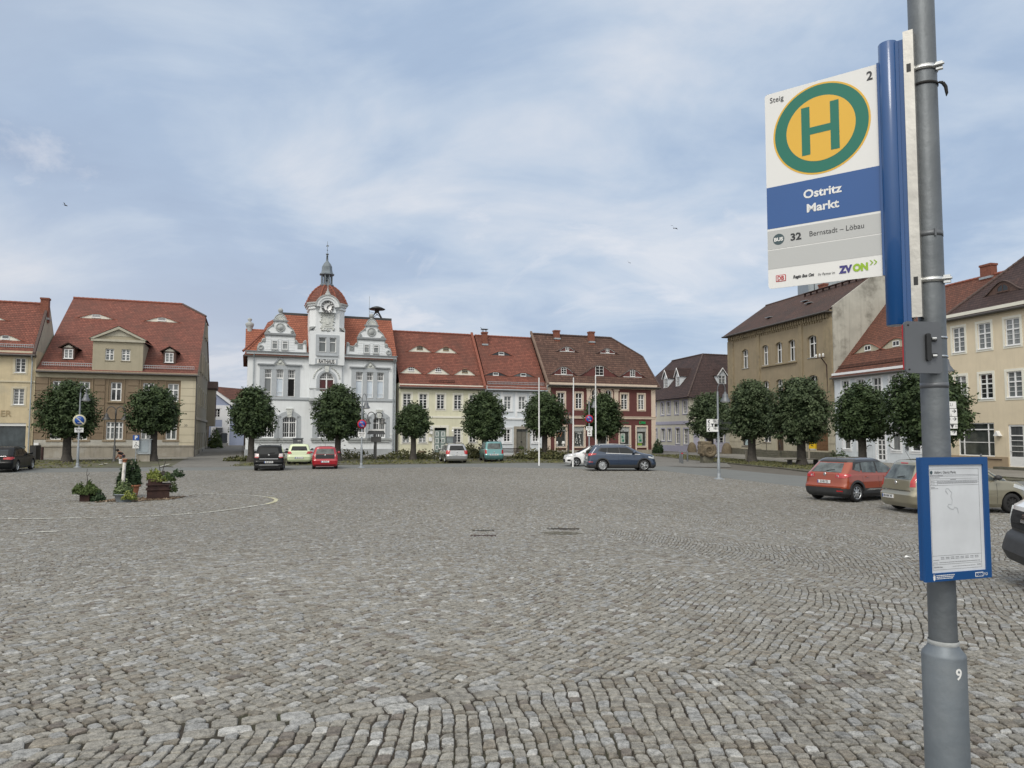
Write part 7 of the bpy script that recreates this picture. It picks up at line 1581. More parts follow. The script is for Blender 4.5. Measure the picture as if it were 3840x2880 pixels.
# ================================================================== cars
def interp_nodes(nodes, z): return float(np.interp(z, [n[0] for n in nodes], [n[1] for n in nodes]))
def make_car(label, sp, wheel, pos, heading, cat='car', group=None):
    """car along +x (rear axle centre at the origin). sp: L, W, H, wb, ro (rear overhang), profiles rear/front/width by height"""
    L_,W,H = sp['L'],sp['W'],sp['H']; wb,ro = sp['wb'],sp['ro']; R = sp.get('R',.315); hw = W/2; x_off = -ro; tk = hw-.10
    t = thing('parked_car' if cat == 'car' else 'parked_van',label,cat,(0,0,0),R_(heading),group or 'cars parked on the square')
    c,s = math.cos(R_(heading)),math.sin(R_(heading)); wx = wb if wheel[0] == 'F' else 0.; wy = (hw-.02) if wheel[1] == 'L' else -(hw-.02)
    p = Vector((pos[0],pos[1],0))-Vector((c*wx-s*wy,s*wx+c*wy,0)); pm = p+Vector((c,s,0))*wb*.5; t.location = g0(p); t.location.z = float(G(pm.x,pm.y))+.006
    rear, front, width = sp['rear'], sp['front'], sp['width']; belt = sp['belt']
    rr = sp.get('rr', [(0,.22),(belt,.25),(H,.30)]); rf = sp.get('rf', [(0,.42),(.6,.45),(belt,.5),(H,.35)])
    zs = sorted({round(z,3) for z in [n[0] for n in rear+front+width]}|{round(.20+k*.07,3) for k in range(int((H-.2)/.07))}|{round(H-.005,3)}); zs = [z for z in zs if sp.get('zb',.18) <= z <= H]
    def prm(z): 
        w = interp_nodes(width,z)*hw; xr = interp_nodes(rear,z)+x_off; xf = L_-interp_nodes(front,z)+x_off
        a = min(interp_nodes(rr,z),w*.9); b_ = min(interp_nodes(rf,z),w*.95); return w,xr,xf,a,b_
    def outline(z):
        w, xr, xf, a, b_ = prm(z); P = []; rx = a*.75; fx = b_*.85
        if xf-xr < rx+fx+.1: k = (xf-xr-.1)/(rx+fx); rx *= k; fx *= k
        for k in range(4): P.append((xr,(w-a)*k/4))
        for k in range(7): q = k/6*PI/2; P.append((xr+rx-rx*math.cos(q), w-a+a*math.sin(q)))
        for k in range(1,22): P.append((xr+rx+(xf-fx-xr-rx)*k/22, w))
        for k in range(7): q = k/6*PI/2; P.append((xf-fx+fx*math.sin(q), w-b_+b_*math.cos(q)))
        for k in range(1,5): P.append((xf,(w-b_)*(1-k/4)))
        return P+[(x,-y) for x, y in P[-2:0:-1]]
    def side_y(x, z):
        w, xr, xf, a, b_ = prm(z); rx, fx = a*.75, b_*.85
        if x < xr+rx: u = min(1, max(0,(xr+rx-x)/rx)); return w-a+a*math.sqrt(max(0,1-u*u))
        if x > xf-fx: u = min(1, max(0,(x-xf+fx)/fx)); return w-b_+b_*math.sqrt(max(0,1-u*u))
        return w
    def rear_x(y, z):
        w, xr, xf, a, b_ = prm(z); rx = a*.75; y = abs(y)
        if y <= w-a: return xr
        u = min(1,(y-w+a)/a); return xr+rx-rx*math.sqrt(max(0,1-u*u))
    def front_x(y, z):
        w, xr, xf, a, b_ = prm(z); fx = b_*.85; y = abs(y)
        if y <= w-b_: return xf
        u = min(1,(y-w+b_)/b_); return xf-fx+fx*math.sqrt(max(0,1-u*u))
    rings = [outline(z) for z in zs]; n = len(rings[0]); V = [(x,y,z) for z,rg in zip(zs,rings) for x,y in rg]
    F = [(j*n+(k+1) % n,j*n+k,(j+1)*n+k,(j+1)*n+(k+1) % n) for j in range(len(zs)-1) for k in range(n)]+[tuple(range(n))]+[tuple(range(len(V)-1,len(V)-n-1,-1))]
    me = bpy.data.meshes.new('body'); me.from_pydata(V, [], F)
    paint, low = sp['paint'], sp.get('low', sp['paint']); roofm = sp.get('roof', paint)
    ml = []
    for k in (paint, low, roofm, M['rubber']):
        if k not in ml: ml.append(k)
    for k in ml: me.materials.append(k)
    bm = bmesh.new(); bm.from_mesh(me); bmesh.ops.recalc_face_normals(bm, faces=bm.faces)
    for f in bm.faces: zc_ = f.calc_center_median().z; f.material_index = ml.index(low) if zc_ < sp.get('zlow',0) else (ml.index(roofm) if zc_ > H-.17 else 0)
    bm.to_mesh(me); bm.free()
    body_ = link(bpy.data.objects.new('body', me)); cut = bmesh.new()
    for xx in (0, wb):
        for s_ in (-1,1): bmesh.ops.create_cone(cut,cap_ends=True,segments=36,radius1=R+.055,radius2=R+.055,depth=.62,matrix=Matrix.Translation((xx,s_*(hw-.02),R+.01)) @ Matrix.Rotation(PI/2,4, 'X'))
    cm = bpy.data.meshes.new('cut'); cut.to_mesh(cm); cut.free(); cm.materials.append(M['rubber']); cobj = link(bpy.data.objects.new('cut',cm))
    md = body_.modifiers.new('b', 'BOOLEAN'); md.object = cobj; md.operation = 'DIFFERENCE'; md.solver = 'EXACT'; md.material_mode = 'TRANSFER'
    dg = bpy.context.evaluated_depsgraph_get(); m2 = bpy.data.meshes.new_from_object(body_.evaluated_get(dg)); body_.modifiers.clear(); body_.data = m2; m2.name = 'body'; bpy.data.objects.remove(cobj)
    m2.polygons.foreach_set('use_smooth', [True]*len(m2.polygons)); m2.set_sharp_from_angle(angle=R_(32)); body_.parent = t
    # underside
    b = MB(); b.box(x_off+.35,L_+x_off-.5,-hw*.62,hw*.62,.17,.5); b.tube((-.01,-tk,R),(.01,tk,R),.05); b.build('underbody',M['rubber'],t)
    def patch(name, kind, poly, mt, e=.008, nu=8, nv=6, par=t, th=.03):
        """poly: four corners (a,b) = (x,z) on a side ('L','R') or (y,z) on rear/front"""
        b = MB(); g = []
        for j in range(nv+1):
            v = j/nv; row = []
            for i in range(nu+1):
                u = i/nu; a0 = poly[0][0]*(1-u)+poly[1][0]*u; z0 = poly[0][1]*(1-u)+poly[1][1]*u; a1 = poly[3][0]*(1-u)+poly[2][0]*u; z1 = poly[3][1]*(1-u)+poly[2][1]*u
                a, z = a0*(1-v)+a1*v, z0*(1-v)+z1*v
                if kind in 'LR': sg = 1 if kind == 'L' else -1; yy = side_y(a,z); row.append(((a,sg*(yy+e),z),(a,sg*(yy-th),z)))
                elif kind == 'B': xx = rear_x(a, z); row.append(((xx-e, a, z),(xx+th, a, z)))
                else: xx = front_x(a, z); row.append(((xx+e, a, z),(xx-th, a, z)))
            g.append(row)
        vs = [q[0] for r_ in g for q in r_]+[q[1] for r_ in g for q in r_]; w_ = nu+1; o_ = len(vs)//2
        fs = [(j*w_+i, j*w_+i+1,(j+1)*w_+i+1,(j+1)*w_+i) for j in range(nv) for i in range(nu)]
        per = [i for i in range(w_)]+[j*w_+nu for j in range(1,nv+1)]+[nv*w_+i for i in range(nu-1,-1,-1)]+[j*w_ for j in range(nv-1,0,-1)]
        b.mesh(vs,fs,0,True); b.mesh(vs, [(per[k],per[(k+1) % len(per)],per[(k+1) % len(per)]+o_,per[k]+o_) for k in range(len(per))],0)
        o = b.build(name,mt,par); bmm = bmesh.new(); bmm.from_mesh(o.data); bmesh.ops.remove_doubles(bmm,verts=bmm.verts,dist=1e-5); bmesh.ops.recalc_face_normals(bmm,faces=bmm.faces); bmm.to_mesh(o.data); bmm.free(); o.data.set_sharp_from_angle(angle=R_(50)); return o
    X = lambda f: f+x_off
    # side glass: dark band from pillar to pillar, then panes
    for sd_ in 'LR':
        for k,q in enumerate(sp['side']): patch('side_window',sd_, [(X(a),z) for a,z in q],sp.get('gl',M['carglass']),.010)
        if sp.get('band'): patch('window_frame',sd_, [(X(a),z) for a,z in sp['band']],M['plastic'],.004,14,5)
        for q in sp.get('seams', []): patch('door_seam',sd_, [(X(q)-.004,.30),(X(q)+.004,.30),(X(q)+.004,belt-.03),(X(q)-.004,belt-.03)],M['rubber'],.002,1,8)
        for q in sp.get('handles', []): patch('door_handle',sd_, [(X(q),belt-.13),(X(q)+.17,belt-.13),(X(q)+.17,belt-.095),(X(q),belt-.10)],sp.get('hm',paint),.028,3,1,th=.0)
        if sp.get('strip'): patch('side_strip',sd_, [(X(sp['strip'][0]),sp['strip'][2]),(X(sp['strip'][1]),sp['strip'][2]),(X(sp['strip'][1]),sp['strip'][3]),(X(sp['strip'][0]),sp['strip'][3])],sp['strip'][4],.014,14,2)
        for q in sp.get('chromeline', []): patch('chrome_trim',sd_, [(X(a),z) for a,z in q],M['chrome'],.014,10,1)
        if sp.get('clad'):
            for xx in (0, wb):
                b = MB(); sg = 1 if sd_ == 'L' else -1; r0, r1 = R+.045, R+.115
                for k in range(22):
                    a0, a1 = PI*(-.06+1.12*k/22), PI*(-.06+1.12*(k+1)/22); Q = []
                    for a,r_ in ((a0,r0),(a1,r0),(a1,r1),(a0,r1)): x_,z_ = xx+math.cos(a)*r_,R+.01+math.sin(a)*r_; Q.append((x_,sg*(side_y(x_,max(z_,.2))+.015),z_))
                    Q2 = [(x_,y_-sg*.05,z_) for x_,y_,z_ in Q]; b.mesh(Q+Q2, [(0,1,2,3),(7,6,5,4),(0,4,5,1),(2,6,7,3)])
                b.build('arch_trim', M['plastic'], t)
        b = MB(); sg = 1 if sd_ == 'L' else -1; mx_,mz = X(sp['mirror']),belt+.07; yy = side_y(mx_,belt); b.box(mx_-.02,mx_+.06,sg*(yy-.02),sg*(yy+.08),mz-.03,mz+.02); b.lathe([(.02,-.07),(.09,-.05),(.105,0),(.08,.06),(.02,.08)],(mx_+.02,sg*(yy+.15),mz+.02),10); b.build('wing_mirror',sp.get('mm',paint),t)
    # rear
    q = sp['rwin']; patch('rear_window', 'B',q,sp.get('glr',sp.get('gl',M['carglass'])),.012,12,6)
    for s_ in (-1,1):
        for q in sp.get('tails', []): patch('taillight', 'B', [(s_*a,z) for a,z in q[0]],q[1],.016,6,6)
        for q in sp.get('tails_side', []): patch('taillight', 'L' if s_ > 0 else 'R', [(X(a),z) for a,z in q[0]],q[1],.014,5,5)
        for q in sp.get('heads', []): patch('headlight', 'F', [(s_*a,z) for a,z in q],M['headl'],.014,6,5)
        for q in sp.get('heads_side', []): patch('headlight', 'L' if s_ > 0 else 'R', [(X(a),z) for a,z in q],M['headl'],.014,5,5)
    for nm,kind,q,mt_ in sp.get('patches', []): patch(nm,kind, [(X(a),z) if kind in 'LR' else (a,z) for a,z in q],mt_,.011,10,5)
    patch('windscreen', 'F', sp['fwin'], sp.get('glf', sp.get('gl', M['carglass'])),.012,10,6)
    # number plate
    if sp.get('plate'):
        tx,pz = sp['plate']; py_ = sp.get('plate_y',0); xx = rear_x(py_,pz)-.03; b = MB(); b.box(xx,xx+.04,py_-.26,py_+.26,pz-.055,pz+.055); pl = b.build('number_plate',M['plate'],t)
        b = MB(); b.box(xx-.002,xx+.001,py_+.22,py_+.258,pz-.053,pz+.053); b.build('country_band',M['traffblue'],pl)
        text('lettering',tx,.115,M['ink'],pl,(xx-.004,py_-.02,pz),(PI/2,0,-PI/2),ext=.001,bold=.002,sx=.70)
    if sp.get('badge'): 
        b = MB(); z = sp['badge']; xx = rear_x(0,z); b.lathe([(.055,0),(.055,.02),(.04,.024)],(xx+.01,0,z),14,axis='x'); o = b.build('badge',M['chrome'],t); 
        for v_ in o.data.vertices: v_.co.x = 2*(xx)-v_.co.x
    if sp.get('wiper'): b = MB(); z = sp['rwin'][0][1]+.05; b.path([(rear_x(0,z)-.03,.0,z),(rear_x(.3,z)-.03,-.35,z+.05)],.012,5); b.build('rear_wiper',M['rubber'],t)
    if sp.get('rails'):
        for s_ in (-1,1):
            y0 = s_*(interp_nodes(width,H-.10)*hw-.06); xa_,xb_ = X(sp['rails'][0]),X(sp['rails'][1]); zr = H+.0
            b = MB(); b.path([(xa_,y0,zr-.09),(xa_+.10,y0,zr+.015),((xa_+xb_)/2,y0,zr+.04),(xb_-.12,y0,zr+.01),(xb_,y0,zr-.10)],.017,8); b.build('roof_rail',sp.get('railm',M['plastic']),t)
    if sp.get('aerial'): b = MB(); xa_ = X(sp['aerial']); b.tube((xa_,0,H-.03),(xa_-.18,0,H+.26),.007,.004,5); b.build('aerial',M['rubber'],t)
    # wheels
    proto = None
    for xx in (0, wb):
        for s_ in (1,-1):
            if proto is None:
                b = MB(); wd = .20; b.lathe([(R*.68,-wd/2),(R*.9,-wd/2-.006),(R*.985,-wd/2+.03),(R,-.03),(R,.03),(R*.985,wd/2-.03),(R*.9,wd/2+.006),(R*.68,wd/2)],(0,0,0),32,axis='y',cap=False); wl = b.build('wheel',M['rubber'],t)
                b = MB(); r_ = R*.70; b.lathe([(r_,-.02),(r_,.085),(r_*.93,.095),(r_*.90,.05),(r_*.3,.03),(0,.03)],(0,0,0),28,1,axis='y'); ns_ = sp.get('spokes',5)
                for k in range(ns_):
                    a = 2*PI*k/ns_
                    for da in ((-.13,.13) if sp.get('twin') else (0,)):
                        a0,a1 = a+da*.3,a+da; w0 = r_*(.16 if not sp.get('twin') else .10); w1 = w0*.75; p0 = Vector((math.cos(a0),0,math.sin(a0)))*r_*.12; p1 = Vector((math.cos(a1),0,math.sin(a1)))*r_*.95; nn_ = Vector((-math.sin(a1),0,math.cos(a1)))
                        v_ = [p0-nn_*w0,p0+nn_*w0,p1+nn_*w1,p1-nn_*w1]; b.mesh([(v.x,-.085,v.z) for v in v_[:2]]+[(v.x,-.075,v.z) for v in v_[2:]]+[(v.x,-.03,v.z) for v in v_], [(0,1,2,3),(0,4,5,1),(1,5,6,2),(3,2,6,7),(0,3,7,4)],0)
                b.lathe([(r_*.22,.02),(r_*.2,.09),(0,.095)],(0,0,0),14,0,axis='y'); b.lathe([(r_*1.0,.07),(r_*.985,.10),(r_*.92,.10),(r_*.91,.07)],(0,0,0),28,0,axis='y'); rim = b.build('rim', [sp.get('rim',M['alloy']),M['rubber']],wl); proto = (wl,rim); w_ = wl
            else: w_ = proto[0].copy(); S.collection.objects.link(w_); r2 = proto[1].copy(); S.collection.objects.link(r2); r2.parent = w_; w_.parent = t
            w_.location = (xx, s_*(hw-.115), R); w_.rotation_euler = (0,0, PI if s_ > 0 else 0)
    return t
def paint(name,col,metal=.0,rough=.28,var=.02): return mat(name,col,rough,var,2,metal=metal,coat=1.,spec=.5)
def hatch(H, L_, belt, hood, ws, rearslope=.28, fbump=.0, tum=.80):
    """generic height profiles: distance in from rear / front end and relative width"""
    rear = [(.18,.10),(.30,.02),(.55,0),(.62,.05),(belt,.10),(belt+.05,.14),(H-.10,.10+rearslope),(H-.03,.20+rearslope),(H,.50+rearslope)]
    front = [(.18,.12),(.30,.02),(.50,0),(.62,.05),(hood-.12,.14),(hood-.05,.30),(hood,.62),(hood+.06,ws-.12),(hood+.09,ws),(H-.10,ws+.78),(H-.03,ws+1.0),(H,ws+1.3)]
    width = [(.18,.90),(.28,.975),(.5,1.),(.72,.995),(belt-.04,.965),(belt,.935),(H-.14,tum),(H-.07,tum-.04),(H-.02,tum-.16),(H,tum-.34)]
    return rear, front, width
P_ = {}
def spec(**k): return k
# --- blue compact SUV in profile
r_, f_, w_ = hatch(1.66,4.53,1.08,1.10,1.02,.36)
blue = paint('slate_blue_car_paint',(.022,.042,.082),.35,.3)
make_car('dark blue compact crossover with silver roof rails, parked broadside in front of the white car',spec(L=4.53,W=1.84,H=1.66,wb=2.69,ro=.97,R=.36,belt=1.10,rear=r_,front=f_,width=w_,paint=blue,low=M['plastic'],zlow=.40,
    side=[[(.80,1.26),(1.22,1.17),(1.26,1.46),(.92,1.44)], [(1.30,1.16),(2.05,1.12),(2.0,1.50),(1.34,1.47)], [(2.14,1.12),(3.25,1.10),(2.62,1.46),(2.08,1.50)]],band=[(.66,1.26),(3.42,1.07),(2.66,1.50),(.85,1.48)],
    chromeline=[[(1.2,1.125),(3.4,1.055),(3.4,1.075),(1.2,1.15)]],seams=[1.15,2.0,3.0],handles=[1.55,2.5],clad=True,mirror=2.98,mm=blue,rwin=[(-.58,1.08),(.58,1.08),(.50,1.45),(-.50,1.45)],fwin=[(-.66,1.12),(.66,1.12),(.52,1.52),(-.52,1.52)],
    tails=[([(.50,.98),(.86,.96),(.86,1.10),(.55,1.10)],M['tail'])],tails_side=[([(.10,.96),(.55,1.06),(.58,1.12),(.14,1.13)],M['tail'])],heads=[[(.45,.82),(.80,.86),(.82,.97),(.50,.92)]],heads_side=[[(3.92,.86),(4.38,.76),(4.34,.86),(3.95,.95)]],
    patches=[('rear_reflector', 'R', [(.08,.56),(.34,.55),(.34,.60),(.08,.61)],M['tail']),('lower_bumper', 'B', [(-.4,.32),(.4,.32),(.4,.42),(-.4,.42)],M['zinc'])],plate=('ZI KU 24',.82),rails=(.75,2.9),railm=M['alloy'],spokes=5,twin=True,rim=M['alloy']), 'RR',gpx(2260,1767),3.8)
# --- white small hatchback behind it, facing left
r_, f_, w_ = hatch(1.48,3.97,.92,.92,.95,.40)
white = paint('white_car_paint',(.78,.79,.80))
make_car('white small hatchback half hidden behind the blue crossover, nose to the left',spec(L=3.97,W=1.72,H=1.48,wb=2.49,ro=.70,R=.305,belt=.94,rear=r_,front=f_,width=w_,paint=white,low=white,
    side=[[(.55,1.0),(1.55,.98),(1.5,1.33),(.85,1.28)], [(1.62,.98),(2.75,.96),(2.05,1.32),(1.58,1.33)]],band=[(.45,.98),(2.9,.94),(2.05,1.36),(.8,1.32)],seams=[1.58,2.65],handles=[1.2],mirror=2.55,rwin=[(-.55,.98),(.55,.98),(.45,1.3),(-.45,1.3)],fwin=[(-.62,1.0),(.62,1.0),(.5,1.36),(-.5,1.36)],
    tails=[([(.55,.80),(.80,.80),(.78,.98),(.6,.98)],M['tail'])],heads=[[(.42,.66),(.74,.72),(.72,.84),(.50,.76)]],heads_side=[[(3.20,.80),(3.78,.66),(3.70,.76),(3.25,.88)]],
    patches=[('fog_lamp_recess', 'L', [(3.58,.36),(3.84,.38),(3.80,.50),(3.62,.50)],M['rubber']),('grille', 'F', [(-.45,.3),(.45,.3),(.5,.52),(-.5,.52)],M['rubber'])],plate=('GR EF 12',.6),spokes=5,twin=True), 'FL',gpx(2161,1749),184)
# --- orange crossover
r_, f_, w_ = hatch(1.56,4.12,.98,1.0,1.0,.50)
orange = paint('burnt_orange_car_paint',(.27,.044,.012),.1,.3)
make_car('orange-red crossover with black roof and rear seen obliquely, at the right of the square',spec(L=4.12,W=1.78,H=1.56,wb=2.61,ro=.66,R=.325,belt=1.0,rear=r_,front=f_,width=w_,paint=orange,low=M['plastic'],zlow=.46,roof=paint('black_car_paint',(.012,.012,.013)),
    side=[[(.62,1.12),(.92,1.06),(.98,1.36),(.78,1.33)], [(1.02,1.05),(1.78,1.02),(1.78,1.41),(1.06,1.38)], [(1.88,1.02),(2.92,1.0),(2.3,1.38),(1.86,1.41)]],band=[(.52,1.14),(3.05,.98),(2.35,1.44),(.68,1.40)],gl=M['carglass_c'],
    seams=[.98,1.86,2.85],handles=[1.15,2.15],clad=True,mirror=2.75,rwin=[(-.62,1.04),(.62,1.04),(.50,1.36),(-.50,1.36)],fwin=[(-.64,1.08),(.64,1.08),(.5,1.42),(-.5,1.42)],
    tails=[([(.42,.86),(.80,.84),(.82,1.0),(.46,.99)],M['tail']),([(.46,.89),(.60,.88),(.60,.965),(.48,.96)],M['tailw'])],tails_side=[([(.06,.84),(.38,.93),(.36,.99),(.08,1.01)],M['tail'])],heads=[[(.4,.72),(.74,.76),(.74,.88),(.45,.8)]],
    patches=[('rear_bumper', 'B', [(-.86,.26),(.86,.26),(.86,.50),(-.86,.50)],M['plastic']),('rear_reflector', 'B', [(-.76,.37),(-.52,.37),(-.52,.41),(-.76,.41)],M['tail']),('side_sill', 'R', [(.98,.30),(2.5,.30),(2.5,.44),(1.02,.40)],M['plastic']),('chrome_sill', 'R', [(1.15,.405),(2.4,.39),(2.4,.44),(1.3,.465)],M['chrome']),
             ('spoiler', 'B', [(-.56,1.39),(.56,1.39),(.54,1.45),(-.54,1.45)],M['plastic'])],plate=('ZI HB 735',.70),plate_y=.02,badge=.96,wiper=True,aerial=.75,spokes=8,rim=M['alloy']), 'RR',gpx(3216,1884),28.7)
# --- beige compact van beside it
r_, f_, w_ = hatch(1.62,4.05,1.0,.98,.80,.30)
beige = paint('champagne_beige_car_paint',(.30,.28,.21),.55,.32)
make_car('champagne beige mini people carrier partly hidden by the bus stop timetable',spec(L=4.05,W=1.70,H=1.62,wb=2.63,ro=.68,R=.305,belt=1.0,rear=r_,front=f_,width=w_,paint=beige,low=beige,gl=M['carglass_c'],
    side=[[(.35,1.06),(.82,1.04),(.86,1.42),(.55,1.40)], [(.90,1.04),(1.72,1.02),(1.70,1.47),(.93,1.44)], [(1.80,1.02),(2.85,1.0),(2.25,1.42),(1.78,1.47)], [(2.92,1.0),(3.22,.98),(2.80,1.16),(2.62,1.26)]],seams=[.86,1.75,2.8],handles=[1.25,2.3],mirror=2.75,mm=M['plastic'],strip=(1.0,2.7,.60,.66,beige),
    rwin=[(-.64,1.02),(.64,1.02),(.52,1.45),(-.52,1.45)],fwin=[(-.62,1.05),(.62,1.05),(.5,1.46),(-.5,1.46)],tails=[([(.66,.80),(.80,.80),(.74,1.30),(.66,1.30)],M['tail'])],heads=[[(.4,.66),(.72,.7),(.7,.84),(.45,.78)]],heads_side=[[(3.35,.80),(3.80,.66),(3.76,.78),(3.40,.9)]],
    patches=[('boot_chrome_strip', 'B', [(-.70,.665),(.70,.665),(.70,.69),(-.70,.69)],M['chrome']),('rear_bumper_ledge', 'B', [(-.76,.70),(.76,.70),(.76,.76),(-.76,.76)],beige),('brake_light', 'B', [(-.16,1.49),(.16,1.49),(.16,1.52),(-.16,1.52)],M['tail'])],plate=('HH HW 747',.47),plate_y=.30,badge=.90,wiper=True,aerial=.6,spokes=9,rim=M['rubber']), 'RL',gpx(3367,1908),6.8)
# --- black hatchback with raised stance (rear view)
r_, f_, w_ = hatch(1.58,4.08,.98,.96,.95,.34)
blk = mat('black_metallic_car_paint',(.005,.006,.007),.35,.05,2, spec=.2, coat=.12)
make_car('black high-riding hatchback with grey roof rails, rear towards the viewer, left of the town hall',spec(L=4.08,W=1.77,H=1.58,wb=2.59,ro=.75,R=.32,belt=1.0,rear=r_,front=f_,width=w_,paint=blk,low=M['plastic'],zlow=.36,
    side=[[(.5,1.06),(1.05,1.04),(1.1,1.40),(.8,1.38)], [(1.15,1.04),(1.85,1.02),(1.82,1.43),(1.18,1.41)], [(1.93,1.02),(2.9,1.0),(2.3,1.40),(1.9,1.43)]],seams=[1.12,1.9,2.8],handles=[1.4,2.2],mirror=2.75,rwin=[(-.60,1.04),(.60,1.04),(.50,1.40),(-.50,1.40)],fwin=[(-.62,1.06),(.62,1.06),(.5,1.44),(-.5,1.44)],
    tails=[([(.58,.86),(.84,.86),(.82,1.08),(.60,1.06)],M['tailw']),([(.62,.80),(.84,.82),(.84,.87),(.6,.87)],M['tail'])],heads=[[(.4,.7),(.72,.74),(.7,.86),(.45,.8)]],
    patches=[('chrome_strip', 'B', [(-.55,.735),(.55,.735),(.55,.755),(-.55,.755)],M['chrome']),('silver_skid_plate', 'B', [(-.58,.34),(.58,.34),(.50,.42),(-.50,.42)],M['alloy']),('bumper_line', 'B', [(-.78,.38),(.78,.38),(.78,.40),(-.78,.40)],M['alloy'])],plate=('GR MA 274',.55),badge=.98,wiper=True,rails=(.6,2.6)), 'RR',gpx(1063,1764),105.5)
# --- lime small car
r_, f_, w_ = hatch(1.50,3.84,.94,.94,.9,.32)
lime = paint('pale_lime_car_paint',(.58,.66,.44))
make_car('pale lime green small car, rear towards the viewer, parked before the town hall wall',spec(L=3.84,W=1.73,H=1.50,wb=2.45,ro=.62,R=.30,belt=.96,rear=r_,front=f_,width=w_,paint=lime,low=lime,
    side=[[(.5,1.02),(1.5,1.0),(1.5,1.35),(.75,1.32)], [(1.58,1.0),(2.6,.98),(2.1,1.32),(1.56,1.35)]],seams=[1.54,2.5],handles=[1.9],mirror=2.5,mm=M['plastic'],rwin=[(-.60,1.0),(.60,1.0),(.50,1.32),(-.50,1.32)],fwin=[(-.62,1.04),(.62,1.04),(.5,1.38),(-.5,1.38)],
    tails=[([(.52,.76),(.82,.74),(.80,.94),(.60,.95)],M['tail'])],patches=[('bumper_recess', 'B', [(-.34,.40),(.34,.40),(.30,.55),(-.30,.55)],M['stone_grey'])],plate=('GR LU 111',.47),wiper=True,aerial=.7), 'RR',gpx(1165,1740),105.5)
# --- red city car
r_, f_, w_ = hatch(1.48,3.54,.94,.94,.7,.16)
red = paint('bright_red_car_paint',(.36,.006,.018),.05,.28)
make_car('bright red tiny city car with black glass tailgate, in front of the town hall',spec(L=3.54,W=1.64,H=1.48,wb=2.42,ro=.52,R=.295,belt=.94,rear=r_,front=f_,width=w_,paint=red,low=red,
    side=[[(.4,1.0),(1.4,.98),(1.4,1.34),(.6,1.32)], [(1.48,.98),(2.5,.96),(2.0,1.32),(1.46,1.34)]],seams=[1.44,2.4],handles=[1.8],mirror=2.3,rwin=[(-.60,.98),(.60,.98),(.52,1.32),(-.52,1.32)],glr=M['carglass_c'],fwin=[(-.58,1.0),(.58,1.0),(.48,1.36),(-.48,1.36)],
    tails=[([(.60,.78),(.72,.78),(.72,1.02),(.60,1.02)],M['tail']),([(.62,.82),(.66,.82),(.66,.98),(.62,.98)],M['tailw'])],patches=[('black_tailgate', 'B', [(-.60,.68),(.60,.68),(.60,.96),(-.60,.96)],M['carglass']),('lower_bumper', 'B', [(-.66,.24),(.66,.24),(.66,.30),(-.66,.30)],M['plastic'])],plate=('ZI GP 323',.49),badge=.90,aerial=.9), 'RR',gpx(1265,1758),104.5)
# --- silver estate
r_, f_, w_ = hatch(1.50,4.52,.94,.92,1.0,.38)
silver = paint('silver_car_paint',(.42,.43,.44),.7,.3)
make_car('silver estate car with black roof rails, parked in front of the pale yellow row house',spec(L=4.52,W=1.75,H=1.50,wb=2.70,ro=.92,R=.31,belt=.95,rear=r_,front=f_,width=w_,paint=silver,low=silver,gl=M['carglass'],
    side=[[(.5,1.0),(1.15,.99),(1.2,1.34),(.85,1.32)], [(1.25,.99),(2.0,.97),(2.0,1.37),(1.28,1.35)], [(2.08,.97),(3.15,.95),(2.55,1.33),(2.06,1.37)]],seams=[1.22,2.05,3.0],handles=[1.6,2.5],mirror=3.0,rwin=[(-.62,.98),(.62,.98),(.50,1.36),(-.50,1.36)],fwin=[(-.62,1.0),(.62,1.0),(.5,1.38),(-.5,1.38)],
    tails=[([(.66,.68),(.86,.68),(.82,.98),(.68,.98)],M['tail'])],tails_side=[([(.04,.70),(.24,.72),(.26,.96),(.1,.97)],M['tail'])],patches=[('plate_recess', 'B', [(-.40,.54),(.40,.54),(.45,.66),(-.45,.66)],M['stone_grey']),('bumper_step', 'B', [(-.82,.40),(.82,.40),(.82,.43),(-.82,.43)],M['chrome'])],plate=('GR HY 12',.60),badge=.82,rails=(.7,3.0),wiper=True,aerial=.9,spokes=7), 'RR',gpx(1747,1735),103.5)
# --- turquoise microvan
r_, f_, w_ = hatch(1.66,3.50,1.0,.98,.62,.12, tum=.84)
turq = paint('turquoise_metallic_car_paint',(.13,.30,.31),.45,.3)
make_car('turquoise tall hatchback with dark roof rails, parked beside the black bench',spec(L=3.50,W=1.62,H=1.66,wb=2.36,ro=.50,R=.285,belt=1.0,rear=r_,front=f_,width=w_,paint=turq,low=turq,gl=M['carglass_c'],
    side=[[(.28,1.04),(.80,1.03),(.82,1.46),(.42,1.44)], [(.88,1.03),(1.6,1.02),(1.6,1.50),(.9,1.48)], [(1.68,1.02),(2.6,1.0),(2.15,1.44),(1.68,1.5)]],seams=[.85,1.64,2.5],handles=[1.2,2.0],mirror=2.45,mm=M['plastic'],rwin=[(-.58,1.02),(.58,1.02),(.52,1.50),(-.52,1.50)],fwin=[(-.58,1.05),(.58,1.05),(.48,1.52),(-.48,1.52)],
    tails=[([(.60,.66),(.78,.66),(.76,.98),(.64,.98)],M['tail'])],patches=[('plate_recess', 'B', [(-.38,.50),(.38,.50),(.40,.64),(-.40,.64)],M['stone_grey']),('bumper_groove', 'B', [(-.74,.41),(.74,.41),(.74,.43),(-.74,.43)],M['rubber']),('bumper_groove', 'B', [(-.74,.32),(.74,.32),(.74,.34),(-.74,.34)],M['rubber'])],plate=('GR LD 108',.58),badge=.76,rails=(.35,2.1),wiper=True,spokes=9,rim=M['rubber']), 'RR',gpx(1885,1731),101)
